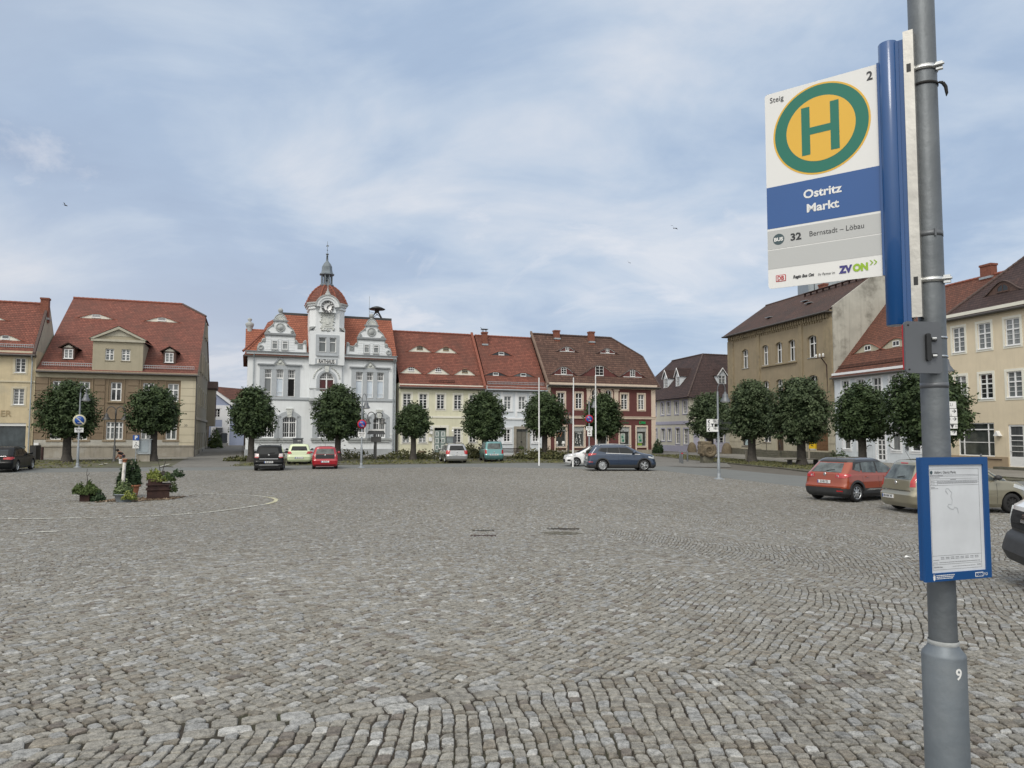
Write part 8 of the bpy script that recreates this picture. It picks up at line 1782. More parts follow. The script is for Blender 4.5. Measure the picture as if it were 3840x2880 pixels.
# --- black estate at the left edge
r_, f_, w_ = hatch(1.47,4.70,.94,.90,1.2,.62)
make_car('black estate car with chrome window line, cut off by the left edge of the picture',spec(L=4.70,W=1.81,H=1.47,wb=2.84,ro=1.02,R=.335,belt=.95,rear=r_,front=f_,width=w_,paint=blk,low=blk,
    side=[[(.7,1.0),(1.3,.99),(1.35,1.30),(1.05,1.28)], [(1.4,.99),(2.2,.97),(2.15,1.34),(1.43,1.32)], [(2.28,.97),(3.35,.95),(2.7,1.31),(2.22,1.34)]],chromeline=[[(.65,.965),(3.4,.925),(3.4,.945),(.65,.99)]],seams=[1.38,2.22,3.2],handles=[1.75,2.65],mirror=3.1,rwin=[(-.62,.98),(.62,.98),(.50,1.30),(-.50,1.30)],fwin=[(-.64,1.0),(.64,1.0),(.5,1.36),(-.5,1.36)],
    tails=[([(.40,.76),(.86,.74),(.86,.90),(.42,.86)],M['tail'])],tails_side=[([(.05,.76),(.42,.80),(.40,.88),(.08,.90)],M['tail'])],patches=[('chrome_strip', 'B', [(-.55,.93),(.55,.93),(.55,.95),(-.55,.95)],M['chrome'])],plate=('GR',.66),rails=(1.0,3.2),aerial=1.3,spokes=5,twin=True,rim=M['alloy']), 'RR',gpx(65,1769),108)
# --- van at the right edge
vr = [(.3,.1),(.6,0),(1.2,.02),(1.9,.12),(1.97,.5)]; vf = [(.26,.30),(.30,.05),(.42,0),(.60,.06),(.66,.13),(.80,.12),(.98,.16),(1.04,.26),(1.10,.60),(1.20,.98),(1.26,1.05),(1.84,1.85),(1.92,2.1),(1.97,2.6)]; vw = [(.26,.93),(.5,1.),(1.0,1.),(1.25,.97),(1.8,.86),(1.93,.80),(1.97,.6)]
make_car('white van with red bonnet stripes and black bumper, cut off at the right edge',spec(L=4.9,W=1.95,H=1.97,wb=2.95,ro=.95,R=.33,belt=1.18,rear=vr,front=vf,width=vw,rf=[(0,.55),(1.0,.60),(1.97,.3)],zb=.26,paint=white,low=M['plastic'],zlow=.93,
    side=[[(1.2,1.25),(2.2,1.24),(2.2,1.7),(1.2,1.7)], [(2.3,1.24),(3.45,1.23),(2.95,1.68),(2.3,1.7)]],seams=[2.25,3.4],mirror=3.2,mm=M['plastic'],rwin=[(-.6,1.2),(.6,1.2),(.55,1.75),(-.55,1.75)],fwin=[(-.72,1.30),(.72,1.30),(.62,1.80),(-.62,1.80)],
    heads=[[(.55,.74),(.84,.76),(.86,.95),(.60,.97)]],heads_side=[[(4.28,.75),(4.56,.74),(4.50,.94),(4.26,.96)]],
    patches=[('grille', 'F', [(-.48,.70),(.48,.70),(.48,.93),(-.48,.93)],M['rubber']),('grille_chrome', 'F', [(-.12,.78),(.12,.78),(.12,.9),(-.12,.9)],M['chrome']),('grille_bar', 'F', [(-.48,.85),(.48,.85),(.48,.88),(-.48,.88)],M['plastic']),('grille_bar', 'F', [(-.48,.76),(.48,.76),(.48,.785),(-.48,.785)],M['plastic'])]
    +[('bonnet_stripe', 'F', [(y_,1.045),(y_+.10,1.045),(y_+.06,1.18),(y_-.04,1.18)],M['signred']) for y_ in (.25,.48)]), 'FL',(6.93,8.0),163,cat='van')

# ================================================================== street furniture
cX = lambda x, y: (x, y)
def height_at(base, pxy): 
    """height above the base of the point seen at pixel pxy on the vertical through base"""
    return at(pxy[0], pxy[1], base.y)[2]-base.z
def bell_lamp(b, x, y, z, r=.26, mi=0, mg=1):
    b.lathe([(0,.46),(.05,.44),(.07,.34),(.13,.30),(.15,.18),(.17,.10),(r,-.04),(r+.01,-.09)],(x,y,z),18,mi); b.lathe([(0,-.14),(r*.6,-.13),(r*.85,-.09),(r*.86,-.085)],(x,y,z),16,mg)
LG = lambda: [M['lampgrey'], M['signwhite']]
def single_lamp(label,base,H,side=1,rz=0.,mt='pole',foot=True,hook=True,name='street_lamp',sleeve=1.35):
    t = thing(name, label, 'street lamp', tuple(base), rz, 'single-headed grey street lamps')
    b = MB(); b.lathe([(.080,-.2),(.080,sleeve),(.06,sleeve+.05),(.054,sleeve+.06),(.05,H-1.0),(.044,H-.55)],(0,0,0),14); b.lathe([(.052,0),(.052,.08)],(0,0,H-.95),12); b.build('pole',M[mt],t)
    if foot: b = MB(); b.lathe([(.26,0),(.24,.03),(.12,.07),(.10,.12),(.095,.3),(.078,.31)],(0,0,-.0),16); b.build('base_plate',M[mt],t)
    b = MB(); pts = [(0,0,H-.6)]+[(side*(.21-.21*math.cos(a)),0,H-.45+.36*math.sin(a)) for a in np.linspace(0,PI,11)]+[(side*.42,0,H-.52)]; b.path(pts,.022,8); b.build('curved_arm',M['lampgrey'],t)
    b = MB(); bell_lamp(b, side*.42,0, H-1.0,.26); b.build('lamp_shade', LG(), t); return t
def double_lamp(label, base, H, rz=0.):
    t = thing('street_lamp',label, 'street lamp',tuple(base),rz, 'dark double-headed street lamps')
    b = MB(); b.lathe([(.14,-.2),(.14,.08),(.095,.14),(.095,1.15),(.06,1.25),(.05,H-.7),(.065,H-.68),(.065,H-.4),(.03,H-.3),(.0,H-.22)],(0,0,0),14); b.build('pole',M['darkpost'],t)
    for s_ in (-1,1):
        b = MB(); pts = [(0,0,H-.55)]+[(s_*(.33-.33*math.cos(a)),0,H-.45+.42*math.sin(a)) for a in np.linspace(.1,PI,12)]; b.path(pts,.036,8); b.build('curved_arm',M['darkpost'],t)
        b = MB(); bell_lamp(b,s_*.66,0,H-.95,.31); b.build('lamp_shade', [M['darkpost'],M['signwhite']],t)
    return t
def disc_sign(par_label, base, zc_, r, side_txt, kind, rz, plate=None, off=.07):
    """round traffic sign (a thing of its own clamped to the post)"""
    t = thing('traffic_sign',par_label, 'traffic sign',(base.x,base.y,base.z+zc_),rz, 'round stopping-restriction signs')
    b = MB(); b.lathe([(r,0),(r,.012),(0,.012)],(0,-off,0),32,0,axis='y'); rim = {'no': 'signred', 'zone': 'sign_cream'}[kind]
    if 'sign_cream' not in M: M['sign_cream'] = mat('weathered_sign_rim',(.55,.53,.38),.6,.1,4)
    d = b.build('disc', M[rim], t)
    b = MB(); rb = r*.74; b.lathe([(rb,0),(rb,.008),(0,.008)],(0,-off-.010,0),30,0,axis='y'); b.build('blue_field',M['traffblue'],d)
    b = MB(); w_ = r*.16; n = Vector((.7071,0,.7071)); u = Vector((-.7071,0,.7071)); L0 = r*.98 if kind == 'no' else r*.95; y_ = -off-.026
    pts = [u*L0+n*w_/2,u*L0-n*w_/2,-u*L0-n*w_/2,-u*L0+n*w_/2]; b.prism([(p.x,p.z) for p in pts],y_,y_+.01); b.build('diagonal_bar',M[rim],d)
    b = MB(); ar = r*.30
    for z_, s_ in ((r*.42,-1),(-r*.42,1)):
        b.box(-r*.26, r*.26, y_-.004, y_, z_-r*.03, z_+r*.03); 
        if kind == 'no': b.prism([(s_*r*.40,z_),(s_*r*.20,z_+r*.12),(s_*r*.20,z_-r*.12)],y_-.005,y_-.0005)
    b.build('arrow', M['signwhite'], d)
    b = MB(); b.box(-.05,.05,-off+.002,.05,-.02,.02); b.build('bracket', M['steel'], t)
    if plate:
        z0,txt_ = plate; b = MB(); b.box(-.26,.26,-off-.01,-off+.005,z0-.30,z0,0); pl = b.build('supplementary_plate',M['signwhite'],t)
        text('lettering',txt_,.12,M['ink'],pl,(0,-off-.013,z0-.15),ext=.001,bold=.003,sx=.85,ls=.95)
    return t
def face_cam(base): return math.atan2(-base.y,-base.x)+PI/2
# lamp and restricted-stopping zone sign at the left
p = gpx(*cA(535,1297)); H_ = height_at(p,cA(550,722)); single_lamp('grey street lamp in front of the brown house, carrying the cream-rimmed round sign',p,H_,1,R_(-8))
disc_sign('round blue sign with cream rim and diagonal bar, left in front of the brown house',p,height_at(p,cA(549,970)),(cA(589,0)[0]-cA(509,0)[0])/2/FPX*p.y, '', 'zone',R_(30),(-.50, 'Mittwoch\n8-18 h'))
# lamp in front of the town hall
p = gpx(*cB(968,1578)); H_ = height_at(p,cB(975,1085)); single_lamp('grey street lamp standing right before the town hall, carrying a red-rimmed round sign',p,H_,1,R_(60))
disc_sign('red-rimmed round no-stopping sign on the lamp post in front of the town hall',p,height_at(p,cB(973,1293)),(cB(1003,0)[0]-cB(944,0)[0])/2/FPX*p.y, '', 'no',R_(14),(-.56, 'Mittwoch\n8-13 h'))
# lamp with sign behind the blue car
p = on_line(ROW,cD(718,1300)[0],17.5); H_ = height_at(p,cD(735,770)); single_lamp('grey street lamp rising behind the roof of the blue crossover',p,H_,1,R_(0))
disc_sign('red-rimmed round no-stopping sign above the roof of the blue crossover',p,height_at(p,cD(719,1026)),(cD(762,0)[0]-cD(677,0)[0])/2/FPX*p.y, '', 'no',R_(0),(-.62, 'Mittwoch\n8-13 h'))
z_ = height_at(p,cD(725,1168)); t = thing('traffic_sign', 'small white plate with a black arrow below the no-stopping sign behind the blue crossover', 'traffic sign',(p.x,p.y,p.z+z_),0); b = MB(); b.box(-.16,.22,-.075,-.06,-.28,.28); pl = b.build('plate',M['signwhite'],t); b = MB(); b.box(-.06,.12,-.082,-.075,.06,.09); b.prism([(-.11,.075),(-.03,.13),(-.03,.02)],-.082,-.075); b.box(.01,.05,-.082,-.075,-.05,.2); b.box(-.06,.1,-.082,-.075,-.18,-.12); b.build('arrow',M['ink'],pl)
# lamp with direction signs on the right
p = gpx(*cE(818,1512)); H_ = height_at(p,cE(850,497)); single_lamp('grey street lamp in the right part of the square, carrying white direction boards',p,H_,1,R_(5),sleeve=height_at(p,cE(812,1312)))
def board(name,label,base,z0,z1,x0,x1,rz,lines,arrow=None,arrow_side=-1,sub='direction signs on the lamp posts'):
    t = thing(name,label, 'direction sign',(base.x,base.y,base.z),rz,sub); b = MB(); b.box(x0,x1,-.10,-.075,z0,z1); pl = b.build('board',M['signwhite'],t); h = z1-z0
    if arrow:
        b = MB(); xa = x0+.05 if arrow_side < 0 else x1-.05; s_ = arrow_side; zm = (z0+z1)/2; q = h*.36
        for k in (-1,1): b.prism([(xa,zm),(xa-s_*.06,zm),(xa-s_*(q*.75+.06),zm+k*q),(xa-s_*q*.75,zm+k*q)],-.106,-.10)
        b.build('arrow', M['ink'], pl)
    for (tx,xx,zz,sz,al) in lines: text('lettering',tx,sz,M['ink'],pl,(xx,-.102,zz),ext=.001,align=al,sx=.8)
    return t
def zz(y): return height_at(p, cE(818, y))
x0_ = (cE(680,0)[0]-cE(808,0)[0])/FPX*p.y; x1_ = -.03; rz_ = R_(6)
z1_,z0_ = zz(890),zz(941); board('direction_sign', 'upper white direction board with a left arrow, two lines of place names',p,z0_,z1_,x0_,x1_,rz_, [('Görlitz',x0_+.36,z0_+.72*(z1_-z0_),.23, 'LEFT'),('Hagenwerder',x0_+.36,z0_+.27*(z1_-z0_),.23, 'LEFT'),('18',-.36,z0_+.72*(z1_-z0_),.23, 'LEFT'),('7',-.25,z0_+.27*(z1_-z0_),.23, 'LEFT')],True)
z1_,z0_ = zz(970),zz(1020); board('direction_sign', 'lower white direction board with a left arrow, one line of text',p,z0_,z1_,x0_,x1_,rz_, [('Hirschfelde',x0_+.36,z0_+.70*(z1_-z0_),.23, 'LEFT'),('6',-.25,z0_+.70*(z1_-z0_),.23, 'LEFT')],True)
z1_,z0_ = zz(941)-.01,zz(967); t = board('direction_sign', 'short white symbol plate between the two direction boards',p,z0_,z1_,x0_,x0_+.42,rz_, [('R',x0_+.12,(z0_+z1_)/2,.2, 'CENTER')]); b = MB(); zm = (z0_+z1_)/2; b.prism([(x0_+.24,zm+.1),(x0_+.38,zm+.1),(x0_+.31,zm-.1)],-.106,-.10); b.build('symbol',M['ink'],t)
# the lamp and boards hidden by the bus stop pole
p = g0(at(3506,1700,24.0)); H_ = height_at(p,(3560,1340)); single_lamp('grey street lamp almost hidden by the bus stop pole, its shade showing at the right',p,height_at(p,(3565,1270)),1,R_(0),foot=True)
p = g0(at(3552,1700,24.0))
def zq(y): return height_at(p,(3552, y))
xr_ = lambda x: (x-3552)/FPX*p.y
for (ya,yb_,xx,lines,lab) in ((1506,1532,3586, [('2,1',-.16,.0,.12)], 'topmost white board of the stack showing right of the bus stop pole'),(1533,1562,3588, [('21',-.28,.05,.11),('2,',-.2,-.08,.1)], 'second white arrow board from the top, right of the bus stop pole'),(1563,1590,3589, [('1,',-.24,.04,.11)], 'third white arrow board from the top, right of the bus stop pole'),(1592,1608,3588, [('R',-.05,.0,.1)], 'small black and white symbol plate right of the bus stop pole'),(1616,1633,3584, [('AZ',-.26,.0,.11)], 'lowest white arrow board lettered AZ, right of the bus stop pole')):
    z1_,z0_ = zq(ya),zq(yb_-1); zm = (z0_+z1_)/2; x1_ = xr_(xx); t = board('direction_sign',lab,p,z0_,z1_,-.55,x1_,R_(3), [(tx,x1_+a,zm+dz,sz, 'CENTER') for tx,a,dz,sz in lines],sub='boards beside the bus stop pole')
    if ya in (1533,1563,1616): b = MB(); xa = x1_-.03; b.box(xa-.14,xa-.02,-.108,-.1,zm+.045-.008,zm+.045+.008); b.prism([(xa,zm+.045),(xa-.06,zm+.10),(xa-.085,zm+.10),(xa-.025,zm+.045),(xa-.085,zm-.01),(xa-.06,zm-.01)],-.108,-.1); b.build('arrow',M['ink'],t)
    if ya == 1592: b = MB(); b.prism([(x1_-.24,zm+.06),(x1_-.12,zm+.06),(x1_-.18,zm-.06)],-.108,-.1); b.build('symbol',M['ink'],t)
# double lamps
p = on_line(ROW,cA(790,1250)[0],8.3); double_lamp('dark double-headed street lamp beside the crouching person',p,height_at(p,cA(797,872)),R_(12))
p = on_line(ROW,cB(1056,1515)[0],7.5); double_lamp('dark double-headed street lamp behind the small roofed letter post at the town hall',p,height_at(p,cB(1062,1212)),R_(14))
p = on_line(ROW,cD(501,1380)[0],9.5); double_lamp('dark double-headed street lamp between the two white flagpoles',p,height_at(p,cD(520,955)),R_(60))
# flagpoles
for i,((x,y),ytop,lab,dxp) in enumerate((((198,1510),600, 'leftmost of the three white flagpoles',2),((549,1522),600, 'middle white flagpole, in front of the white small hatchback',-8),((787,1500),578, 'rightmost white flagpole, its foot hidden behind the blue crossover',0))):
    p = gpx(*cD(x,y)) if i < 2 else g0(gpx(*cD(787,1500))); H_ = height_at(p,cD(x,ytop)); b = MB(); b.lathe([(.058,-.1),(.058,.9),(.054,1.),(.044,H_-.05),(.048,H_-.04),(.04,H_),(0,H_+.02)],(0,0,0),14)
    o = b.build('flagpole',M['white_paint']); o.location = p; o.rotation_euler[1] = R_(-dxp*.06); tag(o,lab, 'flagpole', 'white flagpoles in the square')
# parking sign, notice board, info boxes
p = on_line(ROW,cA(937,1250)[0],8.6); t = thing('parking_sign', 'blue parking sign with white P above a small white plate', 'traffic sign',tuple(p),R_(12)); zt_ = height_at(p,cA(938,1072)); zb_ = height_at(p,cA(938,1108))
b = MB(); b.tube((0,.03,-.2),(0,.03,zt_),.03,n=8); b.build('post',M['zinc'],t); wd = (cA(958,0)[0]-cA(917,0)[0])/2/FPX*p.y; b = MB(); b.box(-wd,wd,-.02,0,zb_,zt_); pl = b.build('plate',M['traffblue'],t)
text('lettering', 'P',(zt_-zb_)*.95,M['signwhite'],pl,(0,-.024,(zb_+zt_)/2),ext=.002,bold=.02); b = MB(); b.box(-wd,wd,-.02,0,zb_-.62,zb_-.03); sp_ = b.build('supplementary_plate',M['signwhite'],t); b = MB(); zz_ = zb_-.35; b.lathe([(.04,-.004),(.04,.004)],(.02,-.022,zz_+.16),10,axis='y'); b.path([(.02,-.022,zz_+.1),(.0,-.022,zz_-.02),(.14,-.022,zz_-.04),(.2,-.022,zz_-.15)],.02,5); b.path([(-.02,-.022,zz_+.02),(-.12,-.022,zz_-.1),(-.02,-.022,zz_-.18),(.08,-.022,zz_-.14)],.015,5); b.build('wheelchair_symbol',M['ink'],sp_)
p = on_line(ROW,cA(998,1250)[0],8.2); t = thing('notice_board', 'grey notice board on a concrete foot before the brown house, beside a linden', 'notice board',tuple(p),R_(13)); wd = (cA(1040,0)[0]-cA(962,0)[0])/2/FPX*p.y; zt_ = height_at(p,cA(998,1104)); zb_ = height_at(p,cA(998,1203))
b = MB(); b.box(-wd,wd,-.2,.25,-.1,zb_-.02); b.build('foot',M['plinth'],t); b = MB(); b.box(-wd-.06,wd+.06,-.28,.3,zb_,zt_,0); b.box(-wd-.14,wd+.14,-.34,.36,zt_,zt_+.06,0); cs_ = b.build('case',M['zinc'],t); b = MB(); b.box(-wd+.12,wd-.12,-.30,-.28,zb_+.14,zt_-.12); b.build('glass_front',mat('dull_notice_glass',(.33,.38,.42),.15,.1,2),cs_)
p = on_line(ROW,cB(552,1430)[0],5.5); t = thing('waste_bin', 'dark grey box-shaped waste bin before the town hall wall, above the lime car', 'waste bin',tuple(p),R_(15)); za_,zb_ = height_at(p,cB(552,1385)),height_at(p,cB(552,1428)); b = MB(); b.tube((0,.1,-.2),(0,.1,zb_),.04,n=8); b.build('post',M['darkpost'],t); b = MB(); b.box(-.40,.40,-.28,.28,zb_,za_-.06); b.box(-.46,.46,-.34,.34,za_-.06,za_+.02); b.build('box',M['lampgrey'],t); b = MB(); b.box(-.02,.26,-.29,-.282,(za_+zb_)/2,(za_+zb_)/2+.12); b.build('sticker',M['signgrey'],t)
p = on_line(ROW,cB(1064,1530)[0],8.7); t = thing('letter_post', 'small dark box with a white-topped pitched roof on a post, right before the town hall', 'information post',tuple(p),R_(15)); Z = lambda y: height_at(p,cB(1064,y)); b = MB(); b.box(-.07,.07,-.05,.05,-.2,Z(1385)); b.build('post',M['darkpost'],t); b = MB(); b.box(-.42,.42,-.25,.25,Z(1410),Z(1375)); b.build('box',M['darkpost'],t)
b = MB(); zr0,zr1 = Z(1360),Z(1333); b.mesh([(-.75,-.45,zr0),(.75,-.45,zr0),(.62,0,zr1),(-.62,0,zr1),(-.75,.45,zr0),(.75,.45,zr0)], [(0,1,2,3),(3,2,5,4),(0,4,5,1),(0,3,4),(1,5,2)]); b.build('roof',M['black'],t); b = MB(); b.box(-.66,.66,-.1,.1,zr1-.05,zr1+.1); b.build('ridge',M['signwhite'],t)
r_ = YE.rect(cC,640,1253,692,1340); t = thing('display_case', 'grey glazed display case on legs right of the grey-green door', 'display case',tuple(g0(YE.o+YE.u*((r_[0]+r_[1])/2)+YE.n*.8)),R_(20)); b = MB(); h_ = r_[3]-.0; b.box(-.5,.5,-.06,.06,h_-1.55,h_+.05); b.build('case',M['lampgrey'],t); b = MB(); b.box(-.44,.2,-.075,-.06,h_-1.45,h_-.05); b.build('glass_front',mat('display_case_glass',(.22,.26,.27),.1,.25,4),t); b = MB(); b.box(-.5,-.44,-.03,.03,-.2,h_-1.55); b.box(.44,.5,-.03,.03,-.2,h_-1.55); b.build('legs',M['lampgrey'],t)
# benches
def bench(label, base, rz, L_=2.1, back=True, mt='rust'):
    t = thing('park_bench', label, 'bench', tuple(base), rz, 'benches')
    b = MB(); [b.box(-L_/2,L_/2,-.25+k*.085,-.19+k*.085,.43,.46) for k in range(6)]; b.build('seat',M[mt],t)
    if back:
        b = MB(); b.box(-L_/2,L_/2,.26,.30,.83,.88); b.box(-L_/2,L_/2,.24,.27,.50,.54); [b.box(-L_/2+.04+k*.085,-L_/2+.075+k*.085,.25,.28,.54,.83) for k in range(int(L_/.085))]; b.build('backrest',M[mt],t)
    for s_ in (-1,1): b = MB(); b.box(s_*L_*.38-.05,s_*L_*.38+.05,-.2,.28,-.02,.43); b.build('leg',M['black'],t)
    return t
p = on_line(ROW,cC(1320,1470)[0],7.6); bench('dark slatted bench between the turquoise hatchback and the grey door',p,R_(20),2.4)
p = on_line(RT,cE(1690,1370)[0],9.2); bench('backless stone bench behind the biggest linden before the ochre house',p,R_(15),3.0,False, 'mossstone')
# planter at the grey door
p = WH.o+WH.u*(WH.loc(cC(1418,1400))[0])+WH.n*.6; t = thing('flower_pot', 'pale flower pot with wilted plant beside the dark grey door', 'flower pot',tuple(g0(p)),0); b = MB(); b.lathe([(.18,0),(.26,.5),(.28,.55),(.22,.55),(.2,.48),(0,.48)],(0,0,0),14); b.build('pot',M['plinth'],t); clump('foliage',None,None,(0,0,.5),.35,.35,.45,160,.10, 'leaf_mid',51,parent=t)
# hydrant post, bollards, rail posts
def bollard(label, base, h=1.0, r=.055, mt='lampgrey', grp='bollards'):
    b = MB(); b.lathe([(r,-.1),(r,h-.03),(r*.8,h),(0,h+.01)],(0,0,0),14); o = b.build('bollard',M[mt]); o.location = base; tag(o,label, 'bollard',grp); return o
cQ = lambda x, y: (2500+x/3.687,1500+y/3.687)
for (x,y,yt,lab) in ((187,865,712, 'leftmost of the three slim bollards left of the carved stone'),(216,878,708, 'slim bollard with a red reflector band left of the carved stone'),(288,850,703, 'slim bollard nearest to the carved spiral stone')):
    p = gpx(*cQ(x, y)); h = height_at(p, cQ(x, yt)); o = bollard(lab, p, h,.075)
    if x == 216: b = MB(); b.lathe([(.078,h-.22),(.078,h-.12)],(0,0,0),14,cap=False); b.build('reflector_band',M['signred'],o)
p = RT.o+RT.u*17.35+RT.n*1.9; bollard('single slim bollard in front of the butter-yellow house door',g0(p),1.0,.07)
p = gpx(*cA(290,1243)); bollard('short rusty rail post left of the left linden',p,1.0,.10, 'rust',None); p = gpx(*cA(262,1243)); b = MB(); b.box(-.5,.0,-.3,.3,0,1.15); o = b.build('dark_cabinet',M['black']); o.location = p; tag(o, 'dark box-shaped cabinet behind the nose of the black estate car', 'cabinet')
# post box on the ochre house corner
p = RT.o-RT.u*1.0+RT.n*1.6; t = thing('post_box', 'yellow post box on a post at the right corner of the ochre house', 'post box',tuple(g0(p)),R_(-40)); b = MB(); b.tube((-.35,0,-.1),(-.35,0,1.65),.09,n=10); b.build('post',M['plinth'],t); b = MB(); b.box(-.28,.30,-.15,.2,.95,1.65); b.lathe([(.175,0),(.175,.58)],(.01,.02,1.65),4); bx_ = b.build('box',M['postyellow'],t); b = MB(); b.box(-.15,.15,-.16,-.15,1.38,1.46); b.path([(-.1,-.155,1.2),(.0,-.155,1.28),(.1,-.155,1.22)],.02,5); b.build('post_horn',M['ink'],bx_)
p = on_line(RT,cQ(1108,850)[0],9.0); bollard('thick stone hydrant post left of the linden at the steps',p,height_at(p,cQ(1108,700)),.13, 'plinth',None); b = MB(); b.tube((0,0,1.0),(0,0,4.2),.035,n=6); 
# carved stone
p = gpx(*cQ(550,868)); hS = height_at(p,cQ(520,572)); wS = (cQ(625,0)[0]-cQ(425,0)[0])/FPX*p.y; t = thing('carved_stone', 'carved sandstone block with a spiral ammonite relief on a stone base', 'sculpture',tuple(p),R_(8))
b = MB(); rr = random.Random(9)
def rough_block(b, x0, x1, y0, y1, z0, z1, j=.05, n=6):
    bm = bmesh.new(); bmesh.ops.create_cube(bm,size=1); bmesh.ops.subdivide_edges(bm,edges=bm.edges,cuts=n,use_grid_fill=True)
    for v in bm.verts:
        c = v.co.copy(); k = 1-.16*max(0,abs(c.x)+abs(c.y)+abs(c.z)-1.0); v.co = Vector((x0+(c.x*k+.5)*(x1-x0),y0+(c.y*k+.5)*(y1-y0),z0+(c.z*k+.5)*(z1-z0)))+Vector((rr.uniform(-j,j),rr.uniform(-j,j),rr.uniform(-j,j)))
    vs = [tuple(v.co) for v in bm.verts]; bm.verts.index_update(); fs = [tuple(v.index for v in f.verts) for f in bm.faces]; bm.free(); b.mesh(vs,fs,0,True)
rough_block(b,-wS*.32, wS*.40,-.35,.45,-.1, hS*.34,.03); b.build('base', M['mossstone'], t)
b = MB(); rough_block(b,-wS*.40,wS*.48,-.42,.45,hS*.32,hS*.86,.03); rough_block(b,-wS*.48,wS*.28,-.38,.42,hS*.76,hS*1.0,.035); rough_block(b,-wS*.52,-wS*.30,-.36,.36,hS*.40,hS*.84,.03); st_ = b.build('block',M['sandstone'],t)
b = MB(); cx0, cz0 = .10, hS*.58; pts = []; rs_ = []
for k in range(46): a = k*.30; r_ = .05+.034*a*1.0; pts.append((cx0+math.cos(a)*r_,-.43,cz0+math.sin(a)*r_)); rs_.append(.03+.0035*k)
b.path(pts, rs_,8); b.build('spiral_relief', M['sandstone'], t)
# plants island with pots
def island():
    p0,p1 = gpx(*cP(-100,1420)),gpx(*cP(1560,1360)); qn = np.random.default_rng(8); n = 2600; u = qn.random(n); v = qn.normal(0,.33,n)
    X = p0.x+(p1.x-p0.x)*u; Y = p0.y+.45+(p1.y-p0.y)*u+v+.15*np.sin(u*9); P = np.stack([X,Y,G(X,Y)+.012+qn.random(n)*.03],1)
    V = leaf_quads(P,qn.normal(size=P.shape)*.35+np.array([0,0,1]),.06,qn,1.2); o = quads('bark_chips',V,qn.random(n),M['chips']); o['kind'] = 'stuff'
    b = MB(); xs = np.linspace(0,1,30); top = [(p0.x+(p1.x-p0.x)*a,p0.y+(p1.y-p0.y)*a+.45+.75*math.sin(PI*a)**.4*(1+.15*math.sin(a*23))) for a in xs]; bot = [(p0.x+(p1.x-p0.x)*a,p0.y+(p1.y-p0.y)*a+.45-.55*math.sin(PI*a)**.4*(1+.2*math.sin(a*17+1))) for a in xs]
    for i in range(29): 
        q_ = [bot[i],bot[i+1],top[i+1],top[i]]; b.face([(x,y,float(G(x,y))+.010) for x,y in q_])
    o = b.build('soil_patch', M['soil']); o['kind'] = 'structure'
M['chips'] = leaf_mat('bark_chips',(.10,.065,.04),(.42,.33,.24)); island()
FPp = lambda x, y: gpx(*cP(x, y))
# rusty square planter (right)
a,c = FPp(905,1358),FPp(1350,1360); wd = (c-a).length; t = thing('rusty_planter', 'tall rusty square steel planter with grasses and trailing ivy, right of the pots', 'planter',tuple((a+c)/2+Vector((0,wd/2,0))),R_(26)); Z = lambda y: (height_at((a+c)/2,cP(1130,y)))
b = MB(); b.box(-wd/2,wd/2,-wd/2,wd/2,0,Z(1145)); [b.box(-wd/2-.04,wd/2+.04,-wd/2-.04,wd/2+.04,Z(y)-.02,Z(y)+.02) for y in (1142,1035)]; b.box(-wd/2+.01,wd/2-.01,-wd/2+.01,wd/2-.01,Z(1145),Z(1032)); b.box(-wd/2+.02,wd/2*.35,-wd/2+.02,wd/2-.02,Z(1032),Z(912)); b.build('box',M['rust'],t); zt = Z(912)
clump('foliage',None,None,(-wd*.18,0,zt-.06),.24,.2,.42,420,.07, 'leaf_yel',61,parent=t,aspect=2.6); clump('trailing_plant',None,None,(wd*.30,-.05,zt-.12),.36,.28,.36,800,.05, 'leaf_mid',62,parent=t); clump('trailing_plant',None,None,(wd*.66,-.14,zt-.52),.15,.14,.55,300,.045, 'leaf_mid',63,parent=t)
clump('trailing_plant',None,None,(wd*.85,-.0,zt+.02),.24,.22,.34,420,.05, 'leaf_dark',64,parent=t); clump('flowers',None,None,(.02,-wd*.45,zt-.12),.28,.10,.2,160,.04, 'leaf_yel',65,parent=t)
b = MB(); x_ = wd*.12
for pts in (([(x_,0,zt),(x_-.08,0,zt+.45),(x_-.11,.03,zt+.58),(x_-.17,.03,zt+.74)]),([(x_,0,zt),(x_+.06,0,zt+.42),(x_+.12,0,zt+.6),(x_+.13,.03,zt+.72)]),([(x_-.05,0,zt+.40),(x_+.2,.1,zt+.42),(x_+.38,.1,zt+.40)])): b.path(pts, [.016,.013,.010,.005][:len(pts)],6)
b.lathe([(.06,-.012),(.08,0),(.06,.012),(.045,0)],(x_+.06,-.1,zt+.2),14,axis='y'); b.build('bare_branch',M['bark'],t)
# small dark planter (left)
a,c = gpx(*cL(592,566)),gpx(*cL(668,566)); wd = (c-a).length; t = thing('small_planter', 'small dark square planter overgrown with green shrub, leftmost of the pots', 'planter',tuple((a+c)/2+Vector((.02,wd/2,0))),0); b = MB(); b.box(-wd/2,wd/2,-wd/2,wd/2,0,.28); b.build('box',M['rust'],t)
clump('foliage',None,None,(-.02,0,.24),.45,.35,.46,1100,.075, 'leaf_mid',66,parent=t); clump('foliage',None,None,(.40,-.06,.0),.25,.22,.40,500,.06, 'leaf_dark',67,parent=t); b = MB(); b.path([(.0,0,.5),(-.02,0,.8),(-.07,.03,.95),(-.03,0,1.12)], [.016,.012,.009,.005],6); b.path([(-.03,0,.85),(.06,0,.98)], [.009,.005],5); b.build('bare_branch',M['bark'],t)
